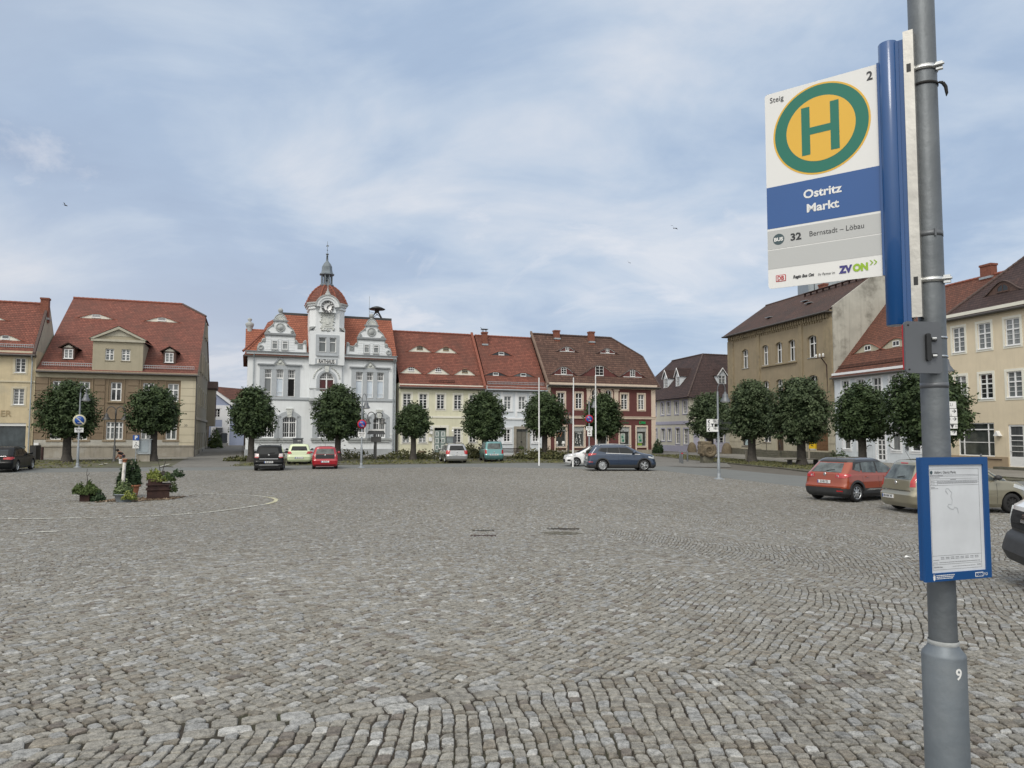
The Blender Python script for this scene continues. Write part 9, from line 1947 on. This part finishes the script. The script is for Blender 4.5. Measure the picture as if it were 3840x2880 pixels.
# grey tub, terracotta pot, birch post with two small pots
p = FPp(400,1425); t = thing('grey_tub', 'round grey tub with pale leafy plants, front middle of the pots', 'planter',tuple(p+Vector((0,.33,0))),0); b = MB(); b.lathe([(.27,0),(.33,.25),(.345,.25),(.345,.275),(.31,.275),(.30,.23),(0,.23)],(0,0,0),26); b.build('tub',M['zincpot'],t)
M['leaf_pale2'] = leaf_mat('pale_green_leaves',(.06,.10,.035),(.22,.27,.13)); clump('foliage',None,None,(-.06,0,.22),.30,.26,.55,800,.07, 'leaf_pale2',68,parent=t); clump('trailing_plant',None,None,(.26,-.24,.08),.27,.16,.32,480,.05, 'leaf_yel',69,parent=t)
p = FPp(600,1320)+Vector((0,.3,0)); t = thing('terracotta_pot', 'tall terracotta pot with a dark oleander bush, behind the grey tub', 'planter',tuple(g0(p)),0); b = MB(); b.lathe([(.13,0),(.20,.36),(.20,.38),(.235,.385),(.235,.45),(.21,.45),(.19,.41),(0,.41)],(0,0,0),24); b.build('pot',M['terracotta'],t)
clump('foliage',None,None,(-.20,.05,.40),.40,.34,1.0,1700,.085, 'leaf_dark',70,parent=t,aspect=2.4); b = MB(); [b.tube((0,0,.4),(-.2+.12*math.cos(k*2),.12*math.sin(k),1.0),.012,.006,5) for k in range(5)]; b.build('stems',M['bark'],t)
p = FPp(445,1330); zt = height_at(g0(p),cP(465,545)); b = MB(); b.tube((0,0,0),(.05,0,zt),.065,.055,14); o = b.build('birch_post',M['birch']); o.location = g0(p); tag(o, 'white birch trunk post standing upright between the pots', 'post')
pb = o.location.copy()
b = MB(); b.lathe([(.06,0),(.075,.09),(.085,.09),(.085,.13),(.07,.13),(.065,.10),(0,.10)],(0,0,0),18); o = b.build('flower_pot',M['terracotta']); o.location = pb+Vector((.06,0,zt)); tag(o, 'small orange terracotta pot on top of the birch post', 'flower pot')
b = MB(); b.lathe([(.055,0),(.065,.13),(.07,.135),(.07,.15),(.06,.15),(.055,.12),(0,.12)],(0,0,0),18); o = b.build('bucket',M['signwhite']); o.location = pb+Vector((-.075,-.02,zt-.045)); tag(o, 'small white bucket hanging beside the top of the birch post', 'bucket')
# drain grate, dark patch, manhole traces, scrap of paper
p = gpx(1812,2016); b = MB(); b.box(-.27,.27,-.2,-.17,-.02,.006); b.box(-.27,.27,.17,.2,-.02,.006); b.box(-.27,-.24,-.17,.17,-.02,.006); b.box(.24,.27,-.17,.17,-.02,.006); [b.box(-.2+k*.09,-.16+k*.09,-.17,.17,-.02,.004) for k in range(5)]; o = b.build('drain_grate',M['rust']); o.location = p; tag(o, 'rectangular iron drain grate set in the cobbles', 'drain grate')
p = gpx(2105,2004); b = MB(); q_ = [(math.cos(a)*(.46+.05*math.sin(3*a)),math.sin(a)*(.38+.04*math.cos(4*a))) for a in np.linspace(0,2*PI,28,endpoint=False)]; b.face([(p.x+x,p.y+y,float(G(p.x+x,p.y+y))+.0075) for x,y in q_]); o = b.build('asphalt_patch',mat('brown_mud_patch',(.085,.078,.055),.9,.2,20,.4)); o['kind'] = 'structure'
p = gpx(3408,2103); b = MB(); b.mesh([(-.07,0,.02),(0,-.03,.035),(.08,.01,.022),(.02,.045,.03),(-.03,.03,.05)], [(0,1,4),(1,2,3,4),(4,3,0)]); o = b.build('paper_scrap',M['signwhite']); o.location = p; tag(o, 'crumpled white scrap of paper lying on the cobbles left of the timetable', 'litter')
# birds
for (x,y,lab) in ((245,770, 'dark bird flying at the left of the sky'),(2527,856, 'dark bird flying in the middle of the sky, left of the sign'),(2358,985, 'tiny distant bird low in the middle of the sky')):
    P0 = at(x,y,30 if x != 2358 else 55); b = MB(); b.lathe([(0,-.11),(.03,-.05),(.035,.02),(.015,.09),(0,.12)],(0,0,0),8,axis='x')
    b.mesh([(.03,.0,.01),(-.04,0,.01),(-.10,.17,.10),(-.06,.30,.05),(0,.16,.10)], [(0,4,3,2,1)]); b.mesh([(.03,.0,.01),(-.04,0,.01),(-.10,-.17,.10),(-.06,-.30,.05),(0,-.16,.10)], [(0,1,2,3,4)]); b.mesh([(-.08,0,0),(-.2,.04,0),(-.2,-.04,0)], [(0,1,2)])
    o = b.build('bird',M['black']); o.location = P0; o.scale = (.62,)*3; o.rotation_euler = (R_(35),0,R_(70)); tag(o,lab, 'bird', 'birds in the sky')

# ================================================================== bus stop in the foreground
PX, PY = 1.400,2.420; zg_ = float(G(PX, PY)); PO = Vector((PX, PY,0))
t = thing('lamp_post', 'grey steel post in the right foreground, thicker below, with a painted number 9', 'post',(PX,PY,zg_))
zz = lambda z: z-zg_
b = MB(); b.lathe([(.0645,-.3),(.0645,zz(1.690)),(.0625,zz(1.697)),(.046,zz(1.718)),(.043,zz(1.728))],(0,0,0),40,0); lo = b.build('lower_sleeve',mat('blue_grey_sleeve',(.15,.175,.20),.5,.12,4,.12,metal=.3,streak=.15,dirt=(.24,.26,.275),dirt_amt=.45,dirt_scale=2.5),t)
b = MB(); b.lathe([(.0425,zz(1.70)),(.0415,zz(1.80)),(.0405,zz(6.0)),(0,zz(6.03))],(0,0,0),36,0); upp = b.build('shaft',mat('darker_grey_post',(.115,.13,.145),.5,.14,5,.15,metal=.35,streak=.3,dirt=(.20,.215,.225),dirt_amt=.4,dirt_scale=2.2),t)
b = MB(); b.lathe([(.0445,zz(1.724)),(.047,zz(1.731)),(.0445,zz(1.738))],(0,0,0),36,0,cap=False); b.build('weld_seam',M['stone_grey'],t)
n9 = text('number', '9',.048, M['signwhite'], lo,(0,0,0),(0,0,0), ext=0, sx=1., bold=.001)
import mathutils
a9 = math.atan2(-PY,-PX)+R_(38)          # faces right of the camera
for v in n9.data.vertices: x,y = v.co.x*.9,v.co.y; q = a9+x/.0645; v.co = Vector((math.cos(q)*.0650,math.sin(q)*.0650,zz(1.645)+y))
n9.location = (0,0,0)
def ringband(name, z, h, r, mt, par=None, bolt=None):
    b = MB(); b.lathe([(r,z-h/2),(r+.0016,z-h/2),(r+.0016,z+h/2),(r,z+h/2)],(PX,PY,0),36,cap=False)
    if bolt is not None: q = bolt; c_ = Vector((PX+math.cos(q)*(r+.008),PY+math.sin(q)*(r+.008),z)); b.box(c_.x-.007,c_.x+.007,c_.y-.006,c_.y+.006,z-h*.75,z+h*.75); b.tube((c_.x-.012,c_.y,z),(c_.x+.012,c_.y,z),.004,n=8)
    return b.build(name, M[mt], par)
camdir = math.atan2(-PY,-PX)
# flag sign: panel, blue profile, aluminium rail, clamps
AN = -38.; SG = Fac(.955,2.695,2.938, AN); SWd, SHt = .3985,.742
sg = thing('bus_stop_sign', 'tall white, blue and grey bus stop sign with a green H in a yellow disc', 'bus stop sign',(.955,2.695,2.938),R_(AN))
sx_ = lambda x, y: SG.loc(cI(x, y)); cI = lambda x, y: (2800+x/1.1846, y/1.185)
def rrect(x0, x1, z0, z1, r, n=5, corners=(1,1,1,1)):
    P = []
    for (cx,cz,a0,on) in ((x1-r,z0+r,-PI/2,corners[1]),(x1-r,z1-r,0,corners[2]),(x0+r,z1-r,PI/2,corners[3]),(x0+r,z0+r,PI,corners[0])):
        if on: P += [(cx+r*math.cos(a0+PI/2*k/n), cz+r*math.sin(a0+PI/2*k/n)) for k in range(n+1)]
        else: P.append((cx+r*math.copysign(1,math.cos(a0+PI/4)),cz+r*math.copysign(1,math.sin(a0+PI/4))))
    return P
b = MB(); b.prism(rrect(0, SWd,0, SHt,.012),-.0015,.0015); pn = b.build('panel', M['signwhite'], sg)
Yf = -.0017
zb1 = (sx_(90,838)[1]+sx_(610,732)[1])/2; zb0 = (sx_(92,1022)[1]+sx_(617,932)[1])/2; zg1 = zb0-.008; zg0 = (sx_(95,1200)[1]+sx_(620,1128)[1])/2; zgm = (sx_(95,1115)[1]+sx_(618,1035)[1])/2
b = MB(); b.box(.0005, SWd-.0005, Yf-.0004, Yf, zb0, zb1); b.build('name_band', M['signblue'], pn)
b = MB(); b.box(.0005,SWd-.0005,Yf-.0004,Yf,zg0,zgm-.0018); b.box(.0005,SWd-.0005,Yf-.0004,Yf,zgm+.0018,zg1); b.build('route_band',M['signgrey'],pn)
cx,cz = ((sx_(119,600)[0]+sx_(553,545)[0])/2,(sx_(345,358)[1]+sx_(330,778)[1])/2); ro_ = (sx_(553,545)[0]-sx_(119,600)[0])/2; ri_ = (sx_(487,545)[0]-sx_(179,600)[0])/2
def disc(par,name,r,y,mt,n=64): b = MB(); b.prism([(cx+r*math.cos(2*PI*k/n),cz+r*math.sin(2*PI*k/n)) for k in range(n)],y-.0004,y); return b.build(name,M[mt],par)
dk = disc(pn, 'disc',ro_,Yf, 'signyellow'); disc(dk, 'green_ring',ro_*.962,Yf-.0005, 'signgreen'); disc(dk, 'yellow_field',ri_,Yf-.0010, 'signyellow')
hz_ = (sx_(265,480)[1]-sx_(265,693)[1])/2*1.0; xb = (sx_(245,590)[0],sx_(283,585)[0],sx_(374,560)[0],sx_(412,550)[0]); mid = (sx_(265,480)[1]+sx_(265,693)[1])/2
b = MB(); y0,y1 = Yf-.0020,Yf-.0015; wbar = (xb[1]-xb[0]+xb[3]-xb[2])/2; b.box(xb[0],xb[0]+wbar,y0,y1,cz-hz_,cz+hz_); b.box(xb[3]-wbar,xb[3],y0,y1,cz-hz_,cz+hz_); b.box(xb[0]+wbar,xb[3]-wbar,y0,y1,cz-wbar*.55,cz+wbar*.35); b.build('letter_h',M['signgreen'],dk)
def fit(name, body_, x0, x1, zm, cap, mt, par=None, y=None, bold=0., shear=0.):
    o = text(name,body_,cap/.70,M[mt] if isinstance(mt,str) else mt,par or pn,(0,0,0),(0,0,0),align='LEFT',ext=0,bold=bold,shear=shear)
    X = [v.co.x for v in o.data.vertices]; Yv = [v.co.y for v in o.data.vertices]; k = (x1-x0)/(max(X)-min(X)); mx,ym = min(X),(min(Yv)+max(Yv))/2; kz = 1.
    for v in o.data.vertices: v.co = Vector((x0+(v.co.x-mx)*k,Yf-.0012 if y is None else y,zm+(v.co.y-ym)*kz))
    o.scale = (1,1,1); return o
a,c = sx_(253,862),sx_(424,838); fit('lettering', 'Ostritz',a[0],c[0],(a[1]+c[1])/2,.030, 'signwhite',bold=.0012)
a,c = sx_(268,924),sx_(412,905); fit('lettering', 'Markt',a[0],c[0],(a[1]+c[1])/2,.029, 'signwhite',bold=.0012)
a, c = sx_(104,448), sx_(165,442); fit('lettering', 'Steig', a[0], c[0],(a[1]+c[1])/2,.020, 'ink')
a,c = sx_(533,340),sx_(560,334); fit('lettering', '2',a[0],c[0],(a[1]+c[1])/2,.030, 'ink',bold=.001)
a = sx_(143,1064); b = MB(); rb = (sx_(168,1060)[0]-sx_(118,1068)[0])/2; b.prism([(a[0]+rb*math.cos(2*PI*k/32),a[1]+rb*math.sin(2*PI*k/32)) for k in range(32)],Yf-.0010,Yf-.0006); bd = b.build('bus_disc',M['busdot'],pn); fit('lettering', 'BUS',a[0]-rb*.80,a[0]+rb*.80,a[1],.0125, 'signwhite',bd,bold=.0008)
a,c = sx_(196,1056),sx_(244,1047); fit('lettering', '32',a[0],c[0],(a[1]+c[1])/2,.025, 'ink',bold=.0012)
a,c = sx_(280,1032),sx_(522,1008); fit('lettering', 'Bernstadt – Löbau',a[0],c[0],(a[1]+c[1])/2-.001,.019, 'ink')
a,c = sx_(207,1233),sx_(301,1222); fit('lettering', 'Regio Bus Ost',a[0],c[0],(a[1]+c[1])/2,.011, 'ink',bold=.0006,shear=.25)
a,c = sx_(318,1220),sx_(393,1212); fit('lettering', 'Ihr Partner im',a[0],c[0],(a[1]+c[1])/2,.010, 'ink',shear=.25)
a,c = sx_(410,1203),sx_(470,1193); zz_ = (a[1]+c[1])/2+.001; fit('lettering', 'ZV',a[0],c[0],zz_,.024, 'purple',bold=.0022); a2,c2 = sx_(472,1193),sx_(540,1182); fit('lettering', 'ON',a2[0],c2[0],(a2[1]+c2[1])/2,.024, 'lime',bold=.0022)
b = MB()
for dx in (0,.0125):
    a = sx_(547,1168); x0,z0,h = a[0]+dx,a[1],.0085; b.prism([(x0,z0+h),(x0+.004,z0+h),(x0+.0115,z0),(x0+.004,z0-h),(x0,z0-h),(x0+.0075,z0)],Yf-.0012,Yf-.0008)
b.build('chevrons', M['lime'], pn)
a,c = sx_(131,1250),sx_(175,1225); xm,zm = (a[0]+c[0])/2,(a[1]+c[1])/2+.001; hw,hh = (c[0]-a[0])/2,.0125
b = MB(); b.prism(rrect(xm-hw,xm+hw,zm-hh,zm+hh,.003),Yf-.0008,Yf-.0004); lg = b.build('operator_logo',M['signred'],pn); b = MB(); b.prism(rrect(xm-hw*.85,xm+hw*.85,zm-hh*.80,zm+hh*.80,.002),Yf-.0013,Yf-.0009); b.build('logo_field',M['signwhite'],lg); fit('lettering', 'DB',xm-hw*.66,xm+hw*.66,zm,.0155, 'signred',lg,y=Yf-.0018,bold=.0008)
# blue profile with side fin
L0 = SG
pc = Vector((SWd+.030,0)); b = MB(); z0, z1 = 2.765-2.938,3.742-2.938
b.lathe([(.029,z0),(.031,z0+.003),(.031,z1-.003),(.029,z1)],(SWd+.025,.004,0),28); b.box(SWd+.044,SWd+.074,-.012,.022,z0+.004,z1-.006); b.box(SWd+.050,SWd+.060,-.016,-.012,z0+.006,z1-.008); b.build('blue_profile',M['holderblue'],sg)
b = MB(); b.box(SWd-.010, SWd-.001,-.010,.012,0, SHt); b.build('clamp_edge', M['holderblue'], sg)
b = MB(); z0b = 2.785-2.938; b.box(SWd+.0745,SWd+.105,-.016,-.013,z0b,z1+.018); b.box(SWd+.0745,SWd+.078,-.013,.030,z0b,z1+.018); b.box(SWd+.102,SWd+.105,-.013,.020,z0b,z1+.018); rl = b.build('rail',M['galv'],sg)
b = MB()
for z in (3.630-2.938,2.905-2.938): b.box(SWd+.083, SWd+.096,-.0172,-.0155, z-.014, z+.014)
b.build('slot', M['black'], rl)
cl = []
for z in (3.637,2.912):
    b = MB(); z_ = z-2.938; lp = Vector((PX-.955,PY-2.695)); u = Vector((math.cos(R_(AN)),math.sin(R_(AN)))); v = Vector((-math.sin(R_(AN)),math.cos(R_(AN)))); lx,ly = lp.dot(u),lp.dot(v)
    b.lathe([(.0435,z_-.0085),(.0450,z_-.0085),(.0450,z_+.0085),(.0435,z_+.0085)],(lx,ly,0),36,cap=False)
    b.box(SWd+.088,lx-.030,ly-.046,ly-.043,z_-.0085,z_+.0085); q = R_(10); b.box(lx+.040,lx+.060,ly-.018,ly-.004,z_-.013,z_+.013); b.tube((lx+.036,ly-.024,z_),(lx+.066,ly-.024,z_),.0045,n=8); b.build('band_clamp',M['steel'],sg)
# black cable tie, tape
b = MB(); zt = 3.582; b.lathe([(.0425,zt-.004),(.0442,zt-.004),(.0442,zt+.004),(.0425,zt+.004)],(PX,PY,0),30,cap=False); q = camdir+R_(75); a = Vector((PX+math.cos(q)*.045,PY+math.sin(q)*.045,zt+.002))
b.path([a,a+Vector((.012,-.004,-.004)),a+Vector((.020,-.006,-.018)),a+Vector((.023,-.006,-.040)),a+Vector((.021,-.006,-.052))], [.003,.006,.006,.005,.001],6); q = camdir-R_(80); a = Vector((PX+math.cos(q)*.045,PY+math.sin(q)*.045,zt)); b.path([a+Vector((.01,-.02,.002)),a,a+Vector((-.012,-.005,-.002)),a+Vector((-.016,-.005,-.014))], [.003,.003,.002,.001],6)
o = b.build('cable_tie',M['rubber']); tag(o, 'black cable tie with a loose end round the foreground post below the upper clamp', 'cable tie')
for i, z in enumerate((3.068,2.562)):
    b = MB(); b.lathe([(.0418,z-.009),(.0424,z-.009),(.0424,z+.009),(.0418,z+.009)],(PX,PY,0),30,cap=False); q = camdir+R_(25); 
    if i == 0: b.box(PX+math.cos(q)*.042-.003,PX+math.cos(q)*.042+.003,PY+math.sin(q)*.042-.004,PY+math.sin(q)*.042+.002,z-.012,z+.012)
    o = b.build('tape_band',M['lampgrey']); tag(o, ['dark tape band round the foreground post beside the lower half of the sign', 'dark tape remnant round the foreground post above the timetable'][i], 'tape')
# small grey plate on the post
t = thing('grey_plate', 'dark grey rectangular plate with rounded corners and a bracket, below the blue profile', 'plate',(PX-.003,2.372,2.682),R_(8))
b = MB(); b.prism(rrect(-.130,.0,-.084,.084,.012),-.006,.004,0); pl = b.build('plate',M['lampgrey'],t); b = MB(); b.prism(rrect(-.1308,-.120,-.074,.074,.003),.002,.007); b.build('red_edge',M['signred'],pl)
b = MB(); b.prism(rrect(-.060,-.044,-.045,.045,.007),-.016,-.006); b.box(-.058,-.02,-.012,-.006,.020,.030); b.box(-.058,-.02,-.012,-.006,-.030,-.020)
for x,z in ((-.118,.072),(-.118,-.072)): b.lathe([(.0035,0),(.003,.002),(0,.002)],(x,-.006,z),8,axis='y')
b.build('bracket',M['black'],t); b = MB(); [b.tube((-.040,-.014,z),(-.028,-.018,z),.005,n=8) for z in (.028,-.028)]; b.build('bolt',M['steel'],t)
ringband('band_clamp',2.7185,.007,.0420, 'steel',None); o = S.objects['band_clamp.002'] if 'band_clamp.002' in S.objects else None
for k, z in enumerate((2.7185,2.6565)):
    if k: ringband('band_clamp', z,.007,.0420, 'steel', None)
for o in [q for q in S.objects if q.name.startswith('band_clamp') and q.parent is None]: 
    zz_ = o.data.vertices[0].co.z; M_ = o.matrix_world.copy(); o.parent = t; o.matrix_parent_inverse = (Matrix.Translation(t.location) @ Matrix.Rotation(t.rotation_euler[2],4, 'Z')).inverted()
# timetable case
TT = Fac(1.279,2.300,1.943, math.degrees(math.atan2(.09,.2644))); tw, thh = .2795,.3855
tt = thing('timetable_case', 'blue framed timetable case with a white printed sheet, strapped to the foreground post', 'timetable',(1.279,2.300,1.943),R_(TT.ang))
b = MB(); fw = .029; b.prism(rrect(.006,tw-.002,.001,thh-.001,.003),.004,.022,0); fr_ = b.build('back',M['holderblue'],tt)
b = MB(); b.box(0,fw,-.004,.004,0,thh); b.box(tw-.021,tw,-.004,.004,0,thh); b.box(fw,tw-.021,-.004,.004,thh-.024,thh); b.box(fw,tw-.021,-.004,.004,0,.026); b.build('frame',M['holderblue'],tt)
pap = mat('printed_sheet',(.60,.63,.67),.25,.07,9,0, spec=.5)
b = MB(); b.box(fw,tw-.021,.0012,.0038,.026,thh-.024); ps = b.build('sheet',pap,tt); lt = lambda x,y: TT.loc((3440+x/4.536,1750+y/4.54)); yy = .0008
x0,x1 = lt(213,60)[0],lt(1040,60)[0]; ztop = lt(620,36)[1]; zbot = TT.loc((3440+700/4.536,2030+462/4.54))[1]
b = MB(); lw_ = .0005
def hl(z, xa=x0, xb=x1): b.box(xa, xb, yy,.0012, z-lw_/2, z+lw_/2)
def vl(x, za, zb): b.box(x-lw_/2, x+lw_/2, yy,.0012, za, zb)
hl(ztop); hl(zbot); vl(x0,zbot,ztop); vl(x1,zbot,ztop); zr = [lt(620,v)[1] for v in (138,160,202,232,265,312)]
for z in zr: hl(z)
for z in (zbot+.016, zbot+.043): hl(z)
vl(x0+.016, zr[5], zr[3]); vl(x0+.030, zr[5], zr[3]); b.build('ruled_lines', M['ink'], ps)
a = lt(240,102); b = MB(); b.prism([(a[0]+.0052*math.cos(2*PI*k/20),a[1]+.0058*math.sin(2*PI*k/20)) for k in range(20)],.0004,.001); b.build('bus_disc',M['busdot'],ps)
a,c = lt(290,102),lt(658,88); fit('lettering', 'Abfahrt: Ostritz Markt',a[0],c[0],(a[1]+c[1])/2,.0085, 'ink',ps,y=.0004)
gr = mat('small_print_grey',(.22,.23,.25),.6,.3,60)
b = MB(); rr = random.Random(3)
def print_line(z, xa, xb, h=.0016):
    x = xa
    while x < xb: w_ = rr.uniform(.003,.010); b.box(x,min(x+w_,xb),.0006,.001,z-h/2,z+h/2); x += w_+rr.uniform(.0008,.002)
print_line((zr[0]+zr[1])/2,x0+.002,x0+.055,.0012); print_line((zr[1]+zr[2])/2,x0+.003,x0+.040,.0012); print_line((zr[2]+zr[3])/2,x0+.085,x0+.108,.0016); print_line((zr[3]+zr[4])/2,x0+.032,x1-.006); print_line((zr[4]+zr[5])/2+.002,x0+.032,x1-.006); print_line((zr[3]+zr[4])/2,x0+.004,x0+.011); print_line((zr[4]+zr[5])/2,x0+.004,x0+.011); print_line(zr[5]-.006,x0+.003,x0+.018); print_line(zr[5]-.010,x0+.003,x0+.032)
for k in range(8): print_line(zbot+.037,x0+.034+k*.0205,x0+.034+k*.0205+.014,.0018); print_line(zbot+.0325,x0+.034+k*.0205,x0+.034+k*.0205+.015,.0016)
print_line(zbot+.030,x0+.003,x0+.026); print_line(zbot+.022,x0+.003,x0+.020); print_line(zbot+.022,x0+.028,x1-.006); print_line(zbot+.008,x0+.082,x1-.028,.0012); b.build('small_print',gr,ps)
fit('lettering', 'ZVON-INFO-Telefon',x0+.003,x0+.040,zbot+.008,.0042, 'ink',ps,y=.0004); fit('lettering', 'ZVON',x1-.021,x1-.005,zbot+.009,.0038, 'ink',ps,y=.0004)
# damp stain on the sheet
st = mat('damp_stain',(.43,.46,.49),.4,.15,30); b = MB(); pp = [TT.loc((3300+x/2.37,1600+y/2.37)) for x,y in ((605,600),(585,570),(590,550),(610,550),(625,570),(640,585),(632,620),(645,650),(640,690),(610,690),(605,710),(630,730),(655,735),(665,715),(690,725),(700,770))]
for i in range(len(pp)-1):
    a,c = Vector((pp[i][0],pp[i][1])),Vector((pp[i+1][0],pp[i+1][1])); n = Vector((-(c-a).y,(c-a).x)).normalized()*.0012; b.prism([tuple(a-n),tuple(a+n),tuple(c+n),tuple(c-n)],.0005+.00001*i,.001)
b.build('stain', st, ps)
# marks on the lower frame
fz_ = -.0045; b = MB(); b.box(fw+.003,fw+.011,fz_,-.004,.007,.017); [b.box(fw+.003,fw+.011,fz_-.0001,fz_,.017+k*.002,.018+k*.002) for k in range(3)]; b.prism([(fw+.003,.007),(fw+.011,.007),(fw+.007,.002)],fz_,-.004)
for z in (.0185,.0135,.0085): 
    x = fw+.016
    while x < fw+.088-(.008 if z == .0085 else 0): w_ = rr.uniform(.003,.008); b.box(x,x+w_,fz_,-.004,z-.0011,z+.0011); x += w_+.0014
b.build('frame_print', M['signwhite'], tt)
b = MB(); b.box(tw-.072,tw-.038,fz_,-.004,.006,.020); lb = b.build('maker_label',M['signwhite'],tt); fit('lettering', 'RIES',tw-.070,tw-.040,.013,.0085, 'holderblue',lb,y=fz_-.0005,bold=.0008); fit('lettering', 'FGI',tw-.035,tw-.020,.013,.0085, 'signwhite',lb,y=fz_-.0005)

# ================================================================== crouching person
def skin_mesh(name, pts, edges, rad, mt, par, sub=2, root=0):
    me = bpy.data.meshes.new(name); me.from_pydata(pts,edges, []); o = link(bpy.data.objects.new(name,me)); md = o.modifiers.new('s', 'SKIN'); sv = me.skin_vertices[0].data
    for i, r in enumerate(rad): sv[i].radius = (r, r) if not isinstance(r, tuple) else r
    sv[root].use_root = True; o.modifiers.new('d', 'SUBSURF').levels = sub; o.modifiers['d'].render_levels = sub
    m2 = bpy.data.meshes.new_from_object(o.evaluated_get(bpy.context.evaluated_depsgraph_get())); o.modifiers.clear(); o.data = m2; m2.name = name; m2.materials.clear(); m2.materials.append(mt); m2.polygons.foreach_set('use_smooth', [True]*len(m2.polygons)); o.parent = par; return o
p = on_line(ROW,cA(838,1245)[0],7.2); t = thing('person', 'person crouching on the verge in dark t-shirt and shorts, reaching down with both arms', 'person',tuple(p),R_(12))
# side-on, facing left (-x)
B_ = [(.22,0,.34),(.14,0,.44),(.02,0,.56),(-.10,0,.66),(-.18,0,.72),(-.24,0,.76),(-.30,0,.80),      # hips .. neck, head
      (.20,.12,.32),(-.14,.16,.46),(-.02,.15,.10),(-.14,.15,.04),                                            # left leg
      (.20,-.12,.32),(-.12,-.17,.48),(.02,-.16,.10),(-.10,-.16,.04),                                         # right leg
      (-.10,.19,.66),(-.22,.22,.42),(-.38,.14,.22),(-.43,.12,.14),(-.10,-.19,.66),(-.20,-.22,.42),(-.36,-.12,.20),(-.41,-.10,.12)]
E_ = [(0,1),(1,2),(2,3),(3,4),(4,5),(5,6),(0,7),(7,8),(8,9),(9,10),(0,11),(11,12),(12,13),(13,14),(3,15),(15,16),(16,17),(17,18),(3,19),(19,20),(20,21),(21,22)]
r_ = [.13,.12,.13,.13,.06,.075,.085,.09,.065,.04,.035,.09,.065,.04,.035,.055,.042,.032,.03,.055,.042,.032,.03]
bd = skin_mesh('body', B_, E_, r_, M['skin'], t)
skin_mesh('t_shirt', [(.15,0,.43),(.02,0,.565),(-.10,0,.665),(-.10,.19,.665),(-.17,.215,.54),(-.10,-.19,.665),(-.16,-.215,.54)], [(0,1),(1,2),(2,3),(3,4),(2,5),(5,6)], [.135,.145,.14,.07,.062,.07,.062],mat('dark_tshirt',(.028,.026,.030),.9,.2,6),t)
skin_mesh('shorts', [(.23,0,.35),(.17,0,.42),(.20,.12,.33),(.02,.145,.40),(.20,-.12,.33),(.03,-.15,.41)], [(0,1),(0,2),(2,3),(0,4),(4,5)], [.14,.135,.105,.088,.105,.088],mat('navy_shorts',(.025,.025,.055),.9,.2,6),t)
b = MB(); b.lathe([(0,-.11),(.07,-.09),(.105,-.02),(.108,.04),(.07,.10),(0,.12)],(0,0,0),16); h = b.build('hair',mat('dark_hair',(.02,.015,.012),.7,.3,20),t); h.location = (-.275,0,.835); h.rotation_euler = (0,R_(-35),0)
for s_ in (-1,1):
    hx,hz = (-.43,.14) if s_ > 0 else (-.41,.12); hy = s_*.11; P_h = [(hx,hy,hz),(hx-.03,hy,hz-.05)]; Eh = [(0,1)]; rh = [.028,.03]
    for k in range(5):
        dy = (k-2)*.018; ln = (.05,.075,.082,.076,.06)[k]; i0 = len(P_h)
        if k == 0 : P_h += [(hx-.015-.02, hy-s_*.045, hz-.045),(hx-.03-.02, hy-s_*.055, hz-.075)]
        else: P_h += [(hx-.04, hy+dy, hz-.06-ln*.3),(hx-.035, hy+dy*1.1, hz-.05-ln*.75)]
        Eh += [(1, i0),(i0, i0+1)]; rh += [.011,.008]
    skin_mesh('hand', P_h, Eh, rh, M['skin'], bd,1)
    b = MB(); b.box(-.26,-.02,-.045,.045,0,.06) if False else b.lathe([(.04,0),(.055,.02),(.05,.055),(.0,.075)],(0,0,0),12); o = b.build('shoe',M['black'],t); o.location = (-.12 if s_ > 0 else -.08,s_*.155,-.01); o.scale = (2.3,.95,1)
